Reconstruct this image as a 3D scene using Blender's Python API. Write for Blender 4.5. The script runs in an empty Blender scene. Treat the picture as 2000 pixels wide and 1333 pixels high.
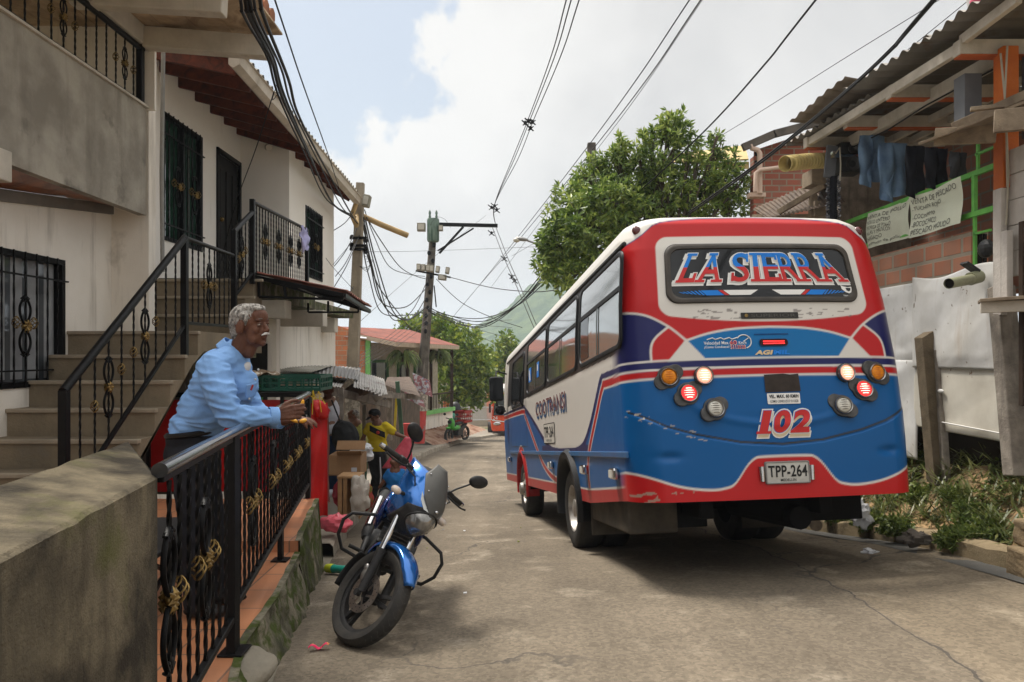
import bpy, bmesh, math, random
import numpy as np
from math import sin, cos, pi, radians as R_, sqrt, atan2
from mathutils import Vector as V, Matrix as M4, Euler, noise
random.seed(7)
SC = bpy.context.scene
COL = SC.collection
# ---------------------------------------------------------------- camera, sky, sun, exposure
cam = bpy.data.objects.new('camera', bpy.data.cameras.new('camera')); COL.objects.link(cam); SC.camera = cam
cam.data.sensor_width = 36; cam.data.lens = 26.1; cam.data.shift_y = 0.0119
cam.data.clip_start = .05; cam.data.clip_end = 4000
cam.location = (0, 0, 1.6); cam.rotation_euler = (pi/2, 0, 0)
SUN_EL, SUN_AZ = R_(64), R_(-42)      # azimuth measured from +Y towards +X
sd = V((sin(SUN_AZ)*cos(SUN_EL), cos(SUN_AZ)*cos(SUN_EL), sin(SUN_EL)))
sl = bpy.data.lights.new('sun', 'SUN'); sl.energy = 3.8; sl.angle = R_(13); sl.color = (1, .95, .87)
so = bpy.data.objects.new('sun', sl); COL.objects.link(so); so.rotation_euler = (-sd).to_track_quat('-Z', 'Y').to_euler()
W = bpy.data.worlds.new('World'); SC.world = W; W.use_nodes = True
def world():
    nt = W.node_tree; nt.nodes.clear(); N = nt.nodes.new; L = nt.links.new
    out = N('ShaderNodeOutputWorld'); bg = N('ShaderNodeBackground'); bg.inputs[1].default_value = 1
    sky = N('ShaderNodeTexSky'); sky.sky_type = 'NISHITA'; sky.sun_disc = False
    sky.sun_elevation = SUN_EL; sky.sun_rotation = SUN_AZ; sky.air_density = 1.2; sky.dust_density = 3
    sc = N('ShaderNodeMix'); sc.data_type = 'RGBA'; sc.blend_type = 'MULTIPLY'; sc.inputs[0].default_value = 1
    sc.inputs[7].default_value = (.115, .108, .098, 1); L(sky.outputs[0], sc.inputs[6])
    tc = N('ShaderNodeTexCoord')
    def nz(scale, det, dist=0, rough=.55):
        n = N('ShaderNodeTexNoise'); n.inputs['Scale'].default_value = scale; n.inputs['Detail'].default_value = det
        n.inputs['Roughness'].default_value = rough; n.inputs['Distortion'].default_value = dist
        L(tc.outputs['Generated'], n.inputs[0]); return n.outputs[0]
    def mth(op, a, b=None, c=None):
        m = N('ShaderNodeMath'); m.operation = op
        for i, x in enumerate((a, b, c)):
            if x is None: continue
            if isinstance(x, (int, float)): m.inputs[i].default_value = x
            else: L(x, m.inputs[i])
        return m.outputs[0]
    def blob(d, r0, r1):
        dt = N('ShaderNodeVectorMath'); dt.operation = 'DOT_PRODUCT'; L(tc.outputs['Generated'], dt.inputs[0])
        dt.inputs[1].default_value = V(d).normalized()
        ac = mth('ARCCOSINE', dt.outputs['Value'])
        n = mth('MULTIPLY_ADD', mth('SUBTRACT', nz(9, 8, .1), .5), .34, ac)
        mr = N('ShaderNodeMapRange'); mr.inputs[1].default_value = r0; mr.inputs[2].default_value = r1
        mr.inputs[3].default_value = 1; mr.inputs[4].default_value = 0; mr.clamp = True
        L(n, mr.inputs[0]); return mr.outputs[0]
    blue = mth('MAXIMUM', blob((-.27, 1, .47), .13, .155), blob((-.5, .7, .8), .2, .3))
    # cloud tone: bright heap over the street, greyer overcast to the right and low down
    rp = N('ShaderNodeValToRGB'); e = rp.color_ramp.elements
    e[0].position = .3; e[0].color = (.37, .37, .375, 1); e[1].position = .68; e[1].color = (.57, .56, .545, 1)
    L(nz(2.3, 7, .3), rp.inputs[0])
    br = blob((-.12, 1, .36), .1, .33)
    hb = N('ShaderNodeMix'); hb.data_type = 'RGBA'; L(mth('MULTIPLY', br, .7), hb.inputs[0]); L(rp.outputs[0], hb.inputs[6])
    hb.inputs[7].default_value = (.67, .66, .64, 1)
    mx = N('ShaderNodeMix'); mx.data_type = 'RGBA'; L(mth('MULTIPLY', blue, .9), mx.inputs[0])
    L(hb.outputs[2], mx.inputs[6])
    pale = N('ShaderNodeMix'); pale.data_type = 'RGBA'; pale.inputs[0].default_value = .55
    L(sc.outputs[2], pale.inputs[6]); pale.inputs[7].default_value = (.34, .40, .48, 1)
    L(pale.outputs[2], mx.inputs[7])
    # overcast sky: the cloud cover overhead is a good deal brighter than near the horizon
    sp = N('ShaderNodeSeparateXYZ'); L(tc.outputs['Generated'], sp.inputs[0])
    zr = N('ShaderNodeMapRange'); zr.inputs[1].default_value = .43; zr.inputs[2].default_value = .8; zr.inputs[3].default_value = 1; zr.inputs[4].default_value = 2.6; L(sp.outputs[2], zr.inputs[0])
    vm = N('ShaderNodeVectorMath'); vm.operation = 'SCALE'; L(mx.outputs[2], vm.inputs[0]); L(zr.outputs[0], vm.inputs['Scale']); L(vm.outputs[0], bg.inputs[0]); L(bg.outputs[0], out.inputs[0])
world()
SC.view_settings.view_transform = 'Standard'; SC.view_settings.look = 'None'
SC.view_settings.exposure = 0.62; SC.view_settings.gamma = 1
SC.render.engine = 'CYCLES'; SC.cycles.max_bounces = 6; SC.cycles.volume_bounces = 0; SC.cycles.volume_max_steps = 64

def at(px, py, d):
    "point seen at pixel (px,py) of the 2000x1333 photograph, d metres ahead"
    return V(((px-1000)/1450*d, d, 1.6+(690-py)/1450*d))
# ---------------------------------------------------------------- materials
MATS = {}
def mat(name, col, rough=.75, metal=0, col2=None, ns=6, contrast=(.35, .65), bump=0, bs=60, streak=None, spec=.22,
        coat=0, emit=0, stain=None, trans=0, dist=0):
    if name in MATS: return MATS[name]
    m = bpy.data.materials.new(name); m.use_nodes = True; nt = m.node_tree; N = nt.nodes.new; L = nt.links.new
    b = nt.nodes['Principled BSDF']; b.inputs['Roughness'].default_value = rough; b.inputs['Metallic'].default_value = metal
    b.inputs['Specular IOR Level'].default_value = spec; b.inputs['Coat Weight'].default_value = coat
    b.inputs['Coat Roughness'].default_value = .08
    c = (*col, 1) if len(col) == 3 else col
    b.inputs['Base Color'].default_value = c
    if emit: b.inputs['Emission Color'].default_value = c; b.inputs['Emission Strength'].default_value = emit
    if trans: b.inputs['Transmission Weight'].default_value = trans
    tc = N('ShaderNodeTexCoord'); cur = None
    def noi(scale, det, vec=None, mapping=None):
        n = N('ShaderNodeTexNoise'); n.inputs['Scale'].default_value = scale; n.inputs['Detail'].default_value = det
        n.inputs['Roughness'].default_value = .62; n.inputs['Distortion'].default_value = dist
        src = tc.outputs['Object']
        if mapping:
            mp = N('ShaderNodeMapping'); mp.inputs['Scale'].default_value = mapping; L(src, mp.inputs[0]); src = mp.outputs[0]
        L(src, n.inputs[0]); return n.outputs[0]
    def ramp(fac, lo, hi):
        r = N('ShaderNodeMapRange'); r.inputs[1].default_value = lo; r.inputs[2].default_value = hi; L(fac, r.inputs[0]); return r.outputs[0]
    def mix(fac, a, bcol):
        x = N('ShaderNodeMix'); x.data_type = 'RGBA'; L(fac, x.inputs[0])
        if isinstance(a, tuple): x.inputs[6].default_value = a
        else: L(a, x.inputs[6])
        x.inputs[7].default_value = (*bcol[:3], 1); return x.outputs[2]
    if col2 is None: col2 = tuple(v*.8 for v in col[:3])
    cur = mix(ramp(noi(ns, 8), *contrast), c, col2)
    if streak:   # (colour, scale-along, threshold lo, hi, amount): vertical run-off streaks
        f = ramp(noi(1, 6, mapping=(streak[1], streak[1], streak[1]*.12)), streak[2], streak[3])
        mm = N('ShaderNodeMath'); mm.operation = 'MULTIPLY'; L(f, mm.inputs[0]); mm.inputs[1].default_value = streak[4]
        cur = mix(mm.outputs[0], cur, streak[0])
    if stain:    # (colour, scale, lo, hi)
        cur = mix(ramp(noi(stain[1], 5), stain[2], stain[3]), cur, stain[0])
    L(cur, b.inputs['Base Color'])
    if bump:
        bp = N('ShaderNodeBump'); bp.inputs['Strength'].default_value = bump; bp.inputs['Distance'].default_value = .01
        L(noi(bs, 9), bp.inputs['Height']); L(bp.outputs[0], b.inputs['Normal'])
    MATS[name] = m; return m
def brickmat(name, c1, c2, mortar, bw, bh, axis='x', msize=.012, rough=.85, bump=.5, off=.5, squash=1, dirt=None, scal=1, rnd=None):
    if name in MATS: return MATS[name]
    m = bpy.data.materials.new(name); m.use_nodes = True; nt = m.node_tree; N = nt.nodes.new; L = nt.links.new
    b = nt.nodes['Principled BSDF']; b.inputs['Roughness'].default_value = rough
    tc = N('ShaderNodeTexCoord'); sp = N('ShaderNodeSeparateXYZ'); L(tc.outputs['Object'], sp.inputs[0])
    cb = N('ShaderNodeCombineXYZ')
    a, c = {'x': (0, 2), 'y': (1, 2), 'xy': (0, 1)}[axis]
    L(sp.outputs[a], cb.inputs[0]); L(sp.outputs[c], cb.inputs[1])
    t = N('ShaderNodeTexBrick'); t.offset = off; t.inputs['Scale'].default_value = scal
    t.inputs['Brick Width'].default_value = bw; t.inputs['Row Height'].default_value = bh
    t.inputs['Mortar Size'].default_value = msize; t.inputs['Mortar Smooth'].default_value = .2; t.inputs['Bias'].default_value = -.1
    t.inputs['Color1'].default_value = (*c1, 1); t.inputs['Color2'].default_value = (*c2, 1); t.inputs['Mortar'].default_value = (*mortar, 1)
    L(cb.outputs[0], t.inputs[0])
    n = N('ShaderNodeTexNoise'); n.inputs['Scale'].default_value = 3; n.inputs['Detail'].default_value = 9; L(tc.outputs['Object'], n.inputs[0])
    r = N('ShaderNodeMapRange'); r.inputs[1].default_value = .42; r.inputs[2].default_value = .72; r.inputs[4].default_value = .55; L(n.outputs[0], r.inputs[0])
    x = N('ShaderNodeMix'); x.data_type = 'RGBA'; L(r.outputs[0], x.inputs[0]); L(t.outputs[0], x.inputs[6])
    x.inputs[7].default_value = (*(dirt or tuple(v*.6 for v in mortar)), 1); L(x.outputs[2], b.inputs['Base Color'])
    bp = N('ShaderNodeBump'); bp.inputs['Strength'].default_value = bump; bp.inputs['Distance'].default_value = .01; bp.invert = True
    L(t.outputs['Fac'], bp.inputs['Height']); L(bp.outputs[0], b.inputs['Normal'])
    MATS[name] = m; return m
def leafmat(name, c1, c2, c3, sc=.9):
    if name in MATS: return MATS[name]
    m = bpy.data.materials.new(name); m.use_nodes = True; nt = m.node_tree; N = nt.nodes.new; L = nt.links.new
    b = nt.nodes['Principled BSDF']; b.inputs['Roughness'].default_value = .45; b.inputs['Specular IOR Level'].default_value = .45
    g = N('ShaderNodeNewGeometry'); r = N('ShaderNodeValToRGB'); e = r.color_ramp.elements
    e[0].color = (*c1, 1); e[1].color = (*c3, 1); k = r.color_ramp.elements.new(.5); k.color = (*c2, 1)
    tc = N('ShaderNodeTexCoord'); n = N('ShaderNodeTexNoise'); n.inputs['Scale'].default_value = sc; n.inputs['Detail'].default_value = 2; L(tc.outputs['Object'], n.inputs[0])
    a = N('ShaderNodeMath'); a.operation = 'MULTIPLY_ADD'; L(g.outputs['Random Per Island'], a.inputs[0]); a.inputs[1].default_value = .75
    s = N('ShaderNodeMath'); s.operation = 'SUBTRACT'; L(n.outputs[0], s.inputs[0]); s.inputs[1].default_value = .36
    L(s.outputs[0], a.inputs[2]); L(a.outputs[0], r.inputs[0]); L(r.outputs[0], b.inputs['Base Color'])
    tr = N('ShaderNodeBsdfTranslucent'); L(r.outputs[0], tr.inputs[0]); mx = N('ShaderNodeMixShader'); mx.inputs[0].default_value = .3
    L(b.outputs[0], mx.inputs[1]); L(tr.outputs[0], mx.inputs[2]); L(mx.outputs[0], nt.nodes['Material Output'].inputs[0])
    MATS[name] = m; return m
def vcmat(name, rough=.3, coat=.3, dirt=None):
    "paint whose colour is stored on the mesh (livery)"
    m = bpy.data.materials.new(name); m.use_nodes = True; nt = m.node_tree; N = nt.nodes.new; L = nt.links.new
    b = nt.nodes['Principled BSDF']; b.inputs['Roughness'].default_value = rough; b.inputs['Coat Weight'].default_value = coat; b.inputs['Coat Roughness'].default_value = .12; b.inputs['Specular IOR Level'].default_value = .22
    a = N('ShaderNodeAttribute'); a.attribute_name = 'paint'
    tc = N('ShaderNodeTexCoord'); n = N('ShaderNodeTexNoise'); n.inputs['Scale'].default_value = 2.2; n.inputs['Detail'].default_value = 10; n.inputs['Roughness'].default_value = .7
    L(tc.outputs['Object'], n.inputs[0])
    r = N('ShaderNodeMapRange'); r.inputs[1].default_value = .45; r.inputs[2].default_value = .8; r.inputs[4].default_value = .45; L(n.outputs[0], r.inputs[0])
    # road dust thrown up on the lower body
    sp = N('ShaderNodeSeparateXYZ'); L(tc.outputs['Object'], sp.inputs[0])
    h = N('ShaderNodeMapRange'); h.inputs[1].default_value = 1.05; h.inputs[2].default_value = .45; h.inputs[4].default_value = .2; L(sp.outputs[2], h.inputs[0])
    q = N('ShaderNodeMapRange'); q.inputs[1].default_value = .3; q.inputs[2].default_value = .7; L(n.outputs[0], q.inputs[0])
    yy = N('ShaderNodeMapRange'); yy.inputs[1].default_value = .1; yy.inputs[2].default_value = .5; L(sp.outputs[1], yy.inputs[0])
    mu = N('ShaderNodeMath'); mu.operation = 'MULTIPLY'; L(h.outputs[0], mu.inputs[0]); L(yy.outputs[0], mu.inputs[1])
    m3 = N('ShaderNodeMath'); m3.operation = 'MULTIPLY'; L(mu.outputs[0], m3.inputs[0]); L(q.outputs[0], m3.inputs[1]); 
    ad = N('ShaderNodeMath'); ad.operation = 'MULTIPLY_ADD'; L(r.outputs[0], ad.inputs[0]); ad.inputs[1].default_value = .05; L(mu.outputs[0], ad.inputs[2])
    x = N('ShaderNodeMix'); x.data_type = 'RGBA'; L(ad.outputs[0], x.inputs[0]); L(a.outputs['Color'], x.inputs[6]); x.inputs[7].default_value = (.2, .18, .155, 1)
    L(x.outputs[2], b.inputs['Base Color'])
    rr = N('ShaderNodeMath'); rr.operation = 'MULTIPLY_ADD'; L(ad.outputs[0], rr.inputs[0]); rr.inputs[1].default_value = .6; rr.inputs[2].default_value = rough; L(rr.outputs[0], b.inputs['Roughness'])
    n2 = N('ShaderNodeTexNoise'); n2.inputs['Scale'].default_value = 3; n2.inputs['Detail'].default_value = 2; L(tc.outputs['Object'], n2.inputs[0])
    bp = N('ShaderNodeBump'); bp.inputs['Strength'].default_value = .25; bp.inputs['Distance'].default_value = .02; L(n2.outputs[0], bp.inputs['Height']); L(bp.outputs[0], b.inputs['Normal'])
    return m
# ---------------------------------------------------------------- mesh builder
class MB:
    def __init__(s): s.v = []; s.f = []; s.m = []
    def add(s, vs, fs, mi=0):
        o = len(s.v); s.v += [tuple(p) for p in vs]; s.f += [tuple(i+o for i in f) for f in fs]; s.m += [mi]*len(fs); return s
    def box(s, c, d, R=None, mi=0):
        c = V(c); x, y, z = [k/2 for k in d]; R = R or M4.Identity(3)
        vs = [c+R@V((a*x, b*y, e*z)) for a in (-1, 1) for b in (-1, 1) for e in (-1, 1)]
        return s.add(vs, [(0, 1, 3, 2), (4, 6, 7, 5), (0, 4, 5, 1), (2, 3, 7, 6), (0, 2, 6, 4), (1, 5, 7, 3)], mi)
    def bb(s, a, b, mi=0):
        a = V(a); b = V(b); return s.box((a+b)/2, [abs(k) for k in (b-a)], None, mi)
    def beam(s, p, q, w, h, up=(0, 0, 1), mi=0):
        p = V(p); q = V(q); d = (q-p); L = d.length; d.normalize(); up = V(up)
        x = d.cross(up); x = x.normalized() if x.length > 1e-4 else V((1, 0, 0)); u = x.cross(d)
        R = M4((x, d, u)).transposed(); return s.box((p+q)/2, (w, L, h), R, mi)
    def tube(s, pts, r, n=8, cap=True, mi=0, flat=1, up=None, twist=0):
        pts = [V(p) for p in pts]; k = len(pts); rs = r if isinstance(r, (list, tuple)) else [r]*k
        T = []
        for i in range(k):
            d = pts[min(i+1, k-1)]-pts[max(i-1, 0)]; T.append(d.normalized() if d.length > 1e-9 else V((0, 0, 1)))
        u = V(up) if up is not None else (V((0, 0, 1)) if abs(T[0].z) < .9 else V((1, 0, 0)))
        a = (u-T[0]*u.dot(T[0])).normalized(); vs = []; fs = []
        for i in range(k):
            if i: a = (a-T[i]*a.dot(T[i])); a = a.normalized() if a.length > 1e-6 else V((1, 0, 0))
            b = T[i].cross(a)
            for j in range(n):
                t = 2*pi*j/n+twist*i; vs.append(pts[i]+(a*cos(t)+b*sin(t)*flat)*rs[i])
        for i in range(k-1):
            for j in range(n):
                j2 = (j+1) % n; fs.append((i*n+j, i*n+j2, (i+1)*n+j2, (i+1)*n+j))
        if cap: fs += [tuple(reversed(range(n))), tuple(range((k-1)*n, k*n))]
        return s.add(vs, fs, mi)
    def lathe(s, prof, n=24, M=None, mi=0, cap=False):
        M = M or M4.Identity(4); vs = []; fs = []; k = len(prof)
        for r, z in prof:
            for j in range(n): t = 2*pi*j/n; vs.append(M@V((r*cos(t), r*sin(t), z)))
        for i in range(k-1):
            for j in range(n):
                j2 = (j+1) % n; fs.append((i*n+j, i*n+j2, (i+1)*n+j2, (i+1)*n+j))
        if cap: fs += [tuple(reversed(range(n))), tuple(range((k-1)*n, k*n))]
        return s.add(vs, fs, mi)
    def prism(s, poly, f0, f1, mi=0):
        "poly: 2D points; f0,f1 map (a,b) to the two faces"
        n = len(poly); vs = [f0(*p) for p in poly]+[f1(*p) for p in poly]
        fs = [tuple(range(n)), tuple(reversed(range(n, 2*n)))]+[(i, (i+1) % n+0, (i+1) % n+n, i+n)[::-1] for i in range(n)]
        return s.add(vs, fs, mi)
    def ell(s, c, r, R=None, n=12, m=8, mi=0):
        c = V(c); r = V(r) if not isinstance(r, (int, float)) else V((r, r, r)); R = R or M4.Identity(3); vs = []; fs = []
        for i in range(m+1):
            p = pi*i/m
            for j in range(n):
                t = 2*pi*j/n; vs.append(c+R@V((r.x*sin(p)*cos(t), r.y*sin(p)*sin(t), r.z*cos(p))))
        for i in range(m):
            for j in range(n):
                j2 = (j+1) % n; fs.append((i*n+j, (i+1)*n+j, (i+1)*n+j2, i*n+j2))
        return s.add(vs, fs, mi)
    def grid(s, fn, nu, nv, mi=0, thick=None):
        vs = [fn(i/nu, j/nv) for i in range(nu+1) for j in range(nv+1)]
        fs = [(i*(nv+1)+j, (i+1)*(nv+1)+j, (i+1)*(nv+1)+j+1, i*(nv+1)+j+1) for i in range(nu) for j in range(nv)]
        return s.add(vs, fs, mi)
    def build(s, name, mats, parent=None, smooth=None, local=False, bevel=0, solid=0, sub=0, loc=None, merge=False):
        me = bpy.data.meshes.new(name); me.from_pydata(s.v, [], s.f); me.validate()
        for m in (mats if isinstance(mats, (list, tuple)) else [mats]): me.materials.append(m)
        if len(me.polygons) == len(s.m): me.polygons.foreach_set('material_index', s.m)
        if merge:
            bm = bmesh.new(); bm.from_mesh(me); bmesh.ops.remove_doubles(bm, verts=bm.verts, dist=1e-5); bm.to_mesh(me); bm.free()
        if smooth: me.polygons.foreach_set('use_smooth', [True]*len(me.polygons)); me.set_sharp_from_angle(angle=R_(smooth))
        me.update(); o = bpy.data.objects.new(name, me); COL.objects.link(o); put(o, parent, local)
        if solid: d = o.modifiers.new('solid', 'SOLIDIFY'); d.thickness = solid; d.offset = 0
        if bevel: b = o.modifiers.new('bevel', 'BEVEL'); b.width = bevel; b.segments = 2; b.limit_method = 'ANGLE'; b.angle_limit = R_(40)
        if sub: d = o.modifiers.new('sub', 'SUBSURF'); d.levels = sub; d.render_levels = sub
        return o
def put(o, parent, local=False):
    "parts are built in world space unless local; a part's own parts share its frame"
    if parent is not None:
        o.parent = parent
        if not local and parent.parent is None and parent.type == 'EMPTY':
            o.matrix_parent_inverse = M4.LocRotScale(parent.location, parent.rotation_euler, parent.scale).inverted()
    return o
def tag(o, label=None, cat=None, group=None, kind=None):
    if label: o['label'] = label
    if cat: o['category'] = cat
    if group: o['group'] = group
    if kind: o['kind'] = kind
    return o
def thing(name, label, cat, loc=(0, 0, 0), rot=(0, 0, 0), group=None):
    o = bpy.data.objects.new(name, None); COL.objects.link(o); o.location = loc; o.rotation_euler = rot
    o.empty_display_size = .1
    return tag(o, label, cat, group)
def kids(o): return [c for c in bpy.data.objects if c.parent == o]
def inst(o, off, parent=None):
    "another piece sharing the mesh of o, shifted by off"
    c = o.copy(); COL.objects.link(c); c.location = V(o.location)+V(off)
    if parent is not None: c.parent = parent
    return c
def copy_tree(o, parent=None):
    c = o.copy(); COL.objects.link(c)
    if parent is not None: c.parent = parent
    for k in kids(o): copy_tree(k, c)
    return c
def remesh(mb_or_list, name, mats, vox, parent=None, local=False, smooth_it=4, post=None, fac=.5):
    "one continuous surface grown round the given solids"
    o = mb_or_list.build(name, mats, None)
    r = o.modifiers.new('r', 'REMESH'); r.mode = 'VOXEL'; r.voxel_size = vox
    if smooth_it: q = o.modifiers.new('s', 'SMOOTH'); q.iterations = smooth_it; q.factor = fac
    dg = bpy.context.evaluated_depsgraph_get(); dg.update()
    me = bpy.data.meshes.new_from_object(o.evaluated_get(dg)); me.name = name
    old = o.data; o.modifiers.clear(); o.data = me; bpy.data.meshes.remove(old)
    me.materials.clear()
    for m in (mats if isinstance(mats, (list, tuple)) else [mats]): me.materials.append(m)
    if post: post(me)
    me.polygons.foreach_set('use_smooth', [True]*len(me.polygons))
    put(o, parent, local); return o
def cap_tube(mb, p, q, r0, r1, n=14, flat=1, up=None, seg=3):
    "rounded tapered limb segment"
    p = V(p); q = V(q); d = (q-p).normalized(); pts = []; rs = []
    for a in (0, .35, .7): pts.append(p-d*r0*(1-a)*.95); rs.append(r0*sqrt(max(.02, 1-(1-a)**2)))
    for i in range(seg+1): t = i/seg; pts.append(p.lerp(q, t)); rs.append(r0+(r1-r0)*t)
    for a in (.7, .35, 0): pts.append(q+d*r1*(1-a)*.95); rs.append(r1*sqrt(max(.02, 1-(1-a)**2)))
    mb.tube(pts, rs, n, True, 0, flat, up)
def limb(mb, pts, rs, n=14, flat=1, up=None):
    for i in range(len(pts)-1): cap_tube(mb, pts[i], pts[i+1], rs[i], rs[i+1], n, flat, up)
def text(s, size, name, m, parent, M, local=True, depth=.002, off=0, shear=0, spx=1, bold=0, align='CENTER', wx=1, space=1, mapf=None):
    cu = bpy.data.curves.new(name, 'FONT'); cu.body = s; cu.size = size; cu.extrude = depth; cu.offset = off; cu.shear = shear
    cu.align_x = align; cu.align_y = 'CENTER'; cu.space_character = space; cu.resolution_u = 4
    t = bpy.data.objects.new('t', cu); COL.objects.link(t); dg = bpy.context.evaluated_depsgraph_get(); dg.update()
    me = bpy.data.meshes.new_from_object(t.evaluated_get(dg)); bpy.data.objects.remove(t)
    me.name = name
    A = M @ M4.Diagonal((wx, 1, 1, 1)); me.transform(A)
    if mapf:
        for v in me.vertices: v.co = mapf(v.co)
    me.materials.clear(); me.materials.append(m); o = bpy.data.objects.new(name, me); COL.objects.link(o); put(o, parent, local); return o
# ---------------------------------------------------------------- common materials
asphalt = mat('asphalt_worn', (.180, .147, .107), .92, col2=(.118, .096, .070), ns=.55, contrast=(.38, .66), bump=.8, bs=90, stain=((.29, .245, .185), 2.3, .56, .75))
black_iron = mat('black_painted_iron', (.0035, .0035, .004), .42, col2=(.006, .0055, .0055), ns=20, bump=.15, bs=120, spec=.16)
gold = mat('gold_painted_iron', (.30, .20, .07), .42, metal=.85, col2=(.09, .055, .02), ns=40)
steel = mat('chrome', (.62, .62, .62), .14, metal=1, col2=(.45, .45, .45), ns=20)
rubber = mat('black_rubber', (.018, .018, .018), .7, col2=(.035, .032, .028), ns=12, bump=.3, bs=80)
blackplastic = mat('black_plastic', (.02, .02, .021), .45, col2=(.03, .03, .03), ns=30, bump=.1, bs=200)
wood = mat('weathered_wood', (.30, .24, .17), .85, col2=(.16, .12, .085), ns=5, bump=.5, bs=30, dist=1)
greywood = mat('grey_weathered_wood', (.33, .29, .24), .9, col2=(.17, .145, .12), ns=7, bump=.6, bs=40, streak=((.1, .085, .07), 14, .5, .7, .6))
glass_dark = mat('dark_glass', (.02, .024, .026), .04, spec=1.0, col2=(.03, .034, .035), ns=2)
concrete = mat('raw_concrete', (.30, .265, .21), .93, col2=(.26, .23, .185), ns=2.5, bump=.55, bs=45, stain=((.15, .13, .10), 3.2, .6, .75))
# ================================================================ SETTING
ZY = [-8, 0, 3, 4.1, 5, 6.35, 7.25, 10.8, 13, 20, 32, 46, 60, 200]
ZV = [.15, .13, .1, .055, .0, -.17, -.295, -.755, -1.0, -1.55, -2.3, -3.54, -3.9, -4.5]
def zc(y): return float(sum(np.interp(y+k, ZY, ZV) for k in (-.6, -.3, 0, .3, .6))/5)
def cr(y): return float(np.interp(y, [3, 4.1, 6.35, 8, 11, 20], [.02, .03, .05, .03, .02, 0]))
def road_z(x, y): return zc(y)+cr(y)*(x-.6)
LY = [-8, 0, 3.2, 6.35, 9, 13, 20, 25, 32, 46, 60, 90]; LX = [.3, -.4, -1.1, -1.62, -2.0, -2.5, -2.95, -2.95, -2.35, -.9, 2.5, 14]
RY = [-8, 0, 5, 8.2, 12, 20, 32, 46, 60, 90]; RX = [5.5, 4.3, 3.46, 3.2, 2.9, 2.8, 3.6, 6, 10, 22]
def lx(y): return float(sum(np.interp(y+k, LY, LX) for k in (-1, -.5, 0, .5, 1))/5)
def rx(y): return float(sum(np.interp(y+k, RY, RX) for k in (-1, -.5, 0, .5, 1))/5)
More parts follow.
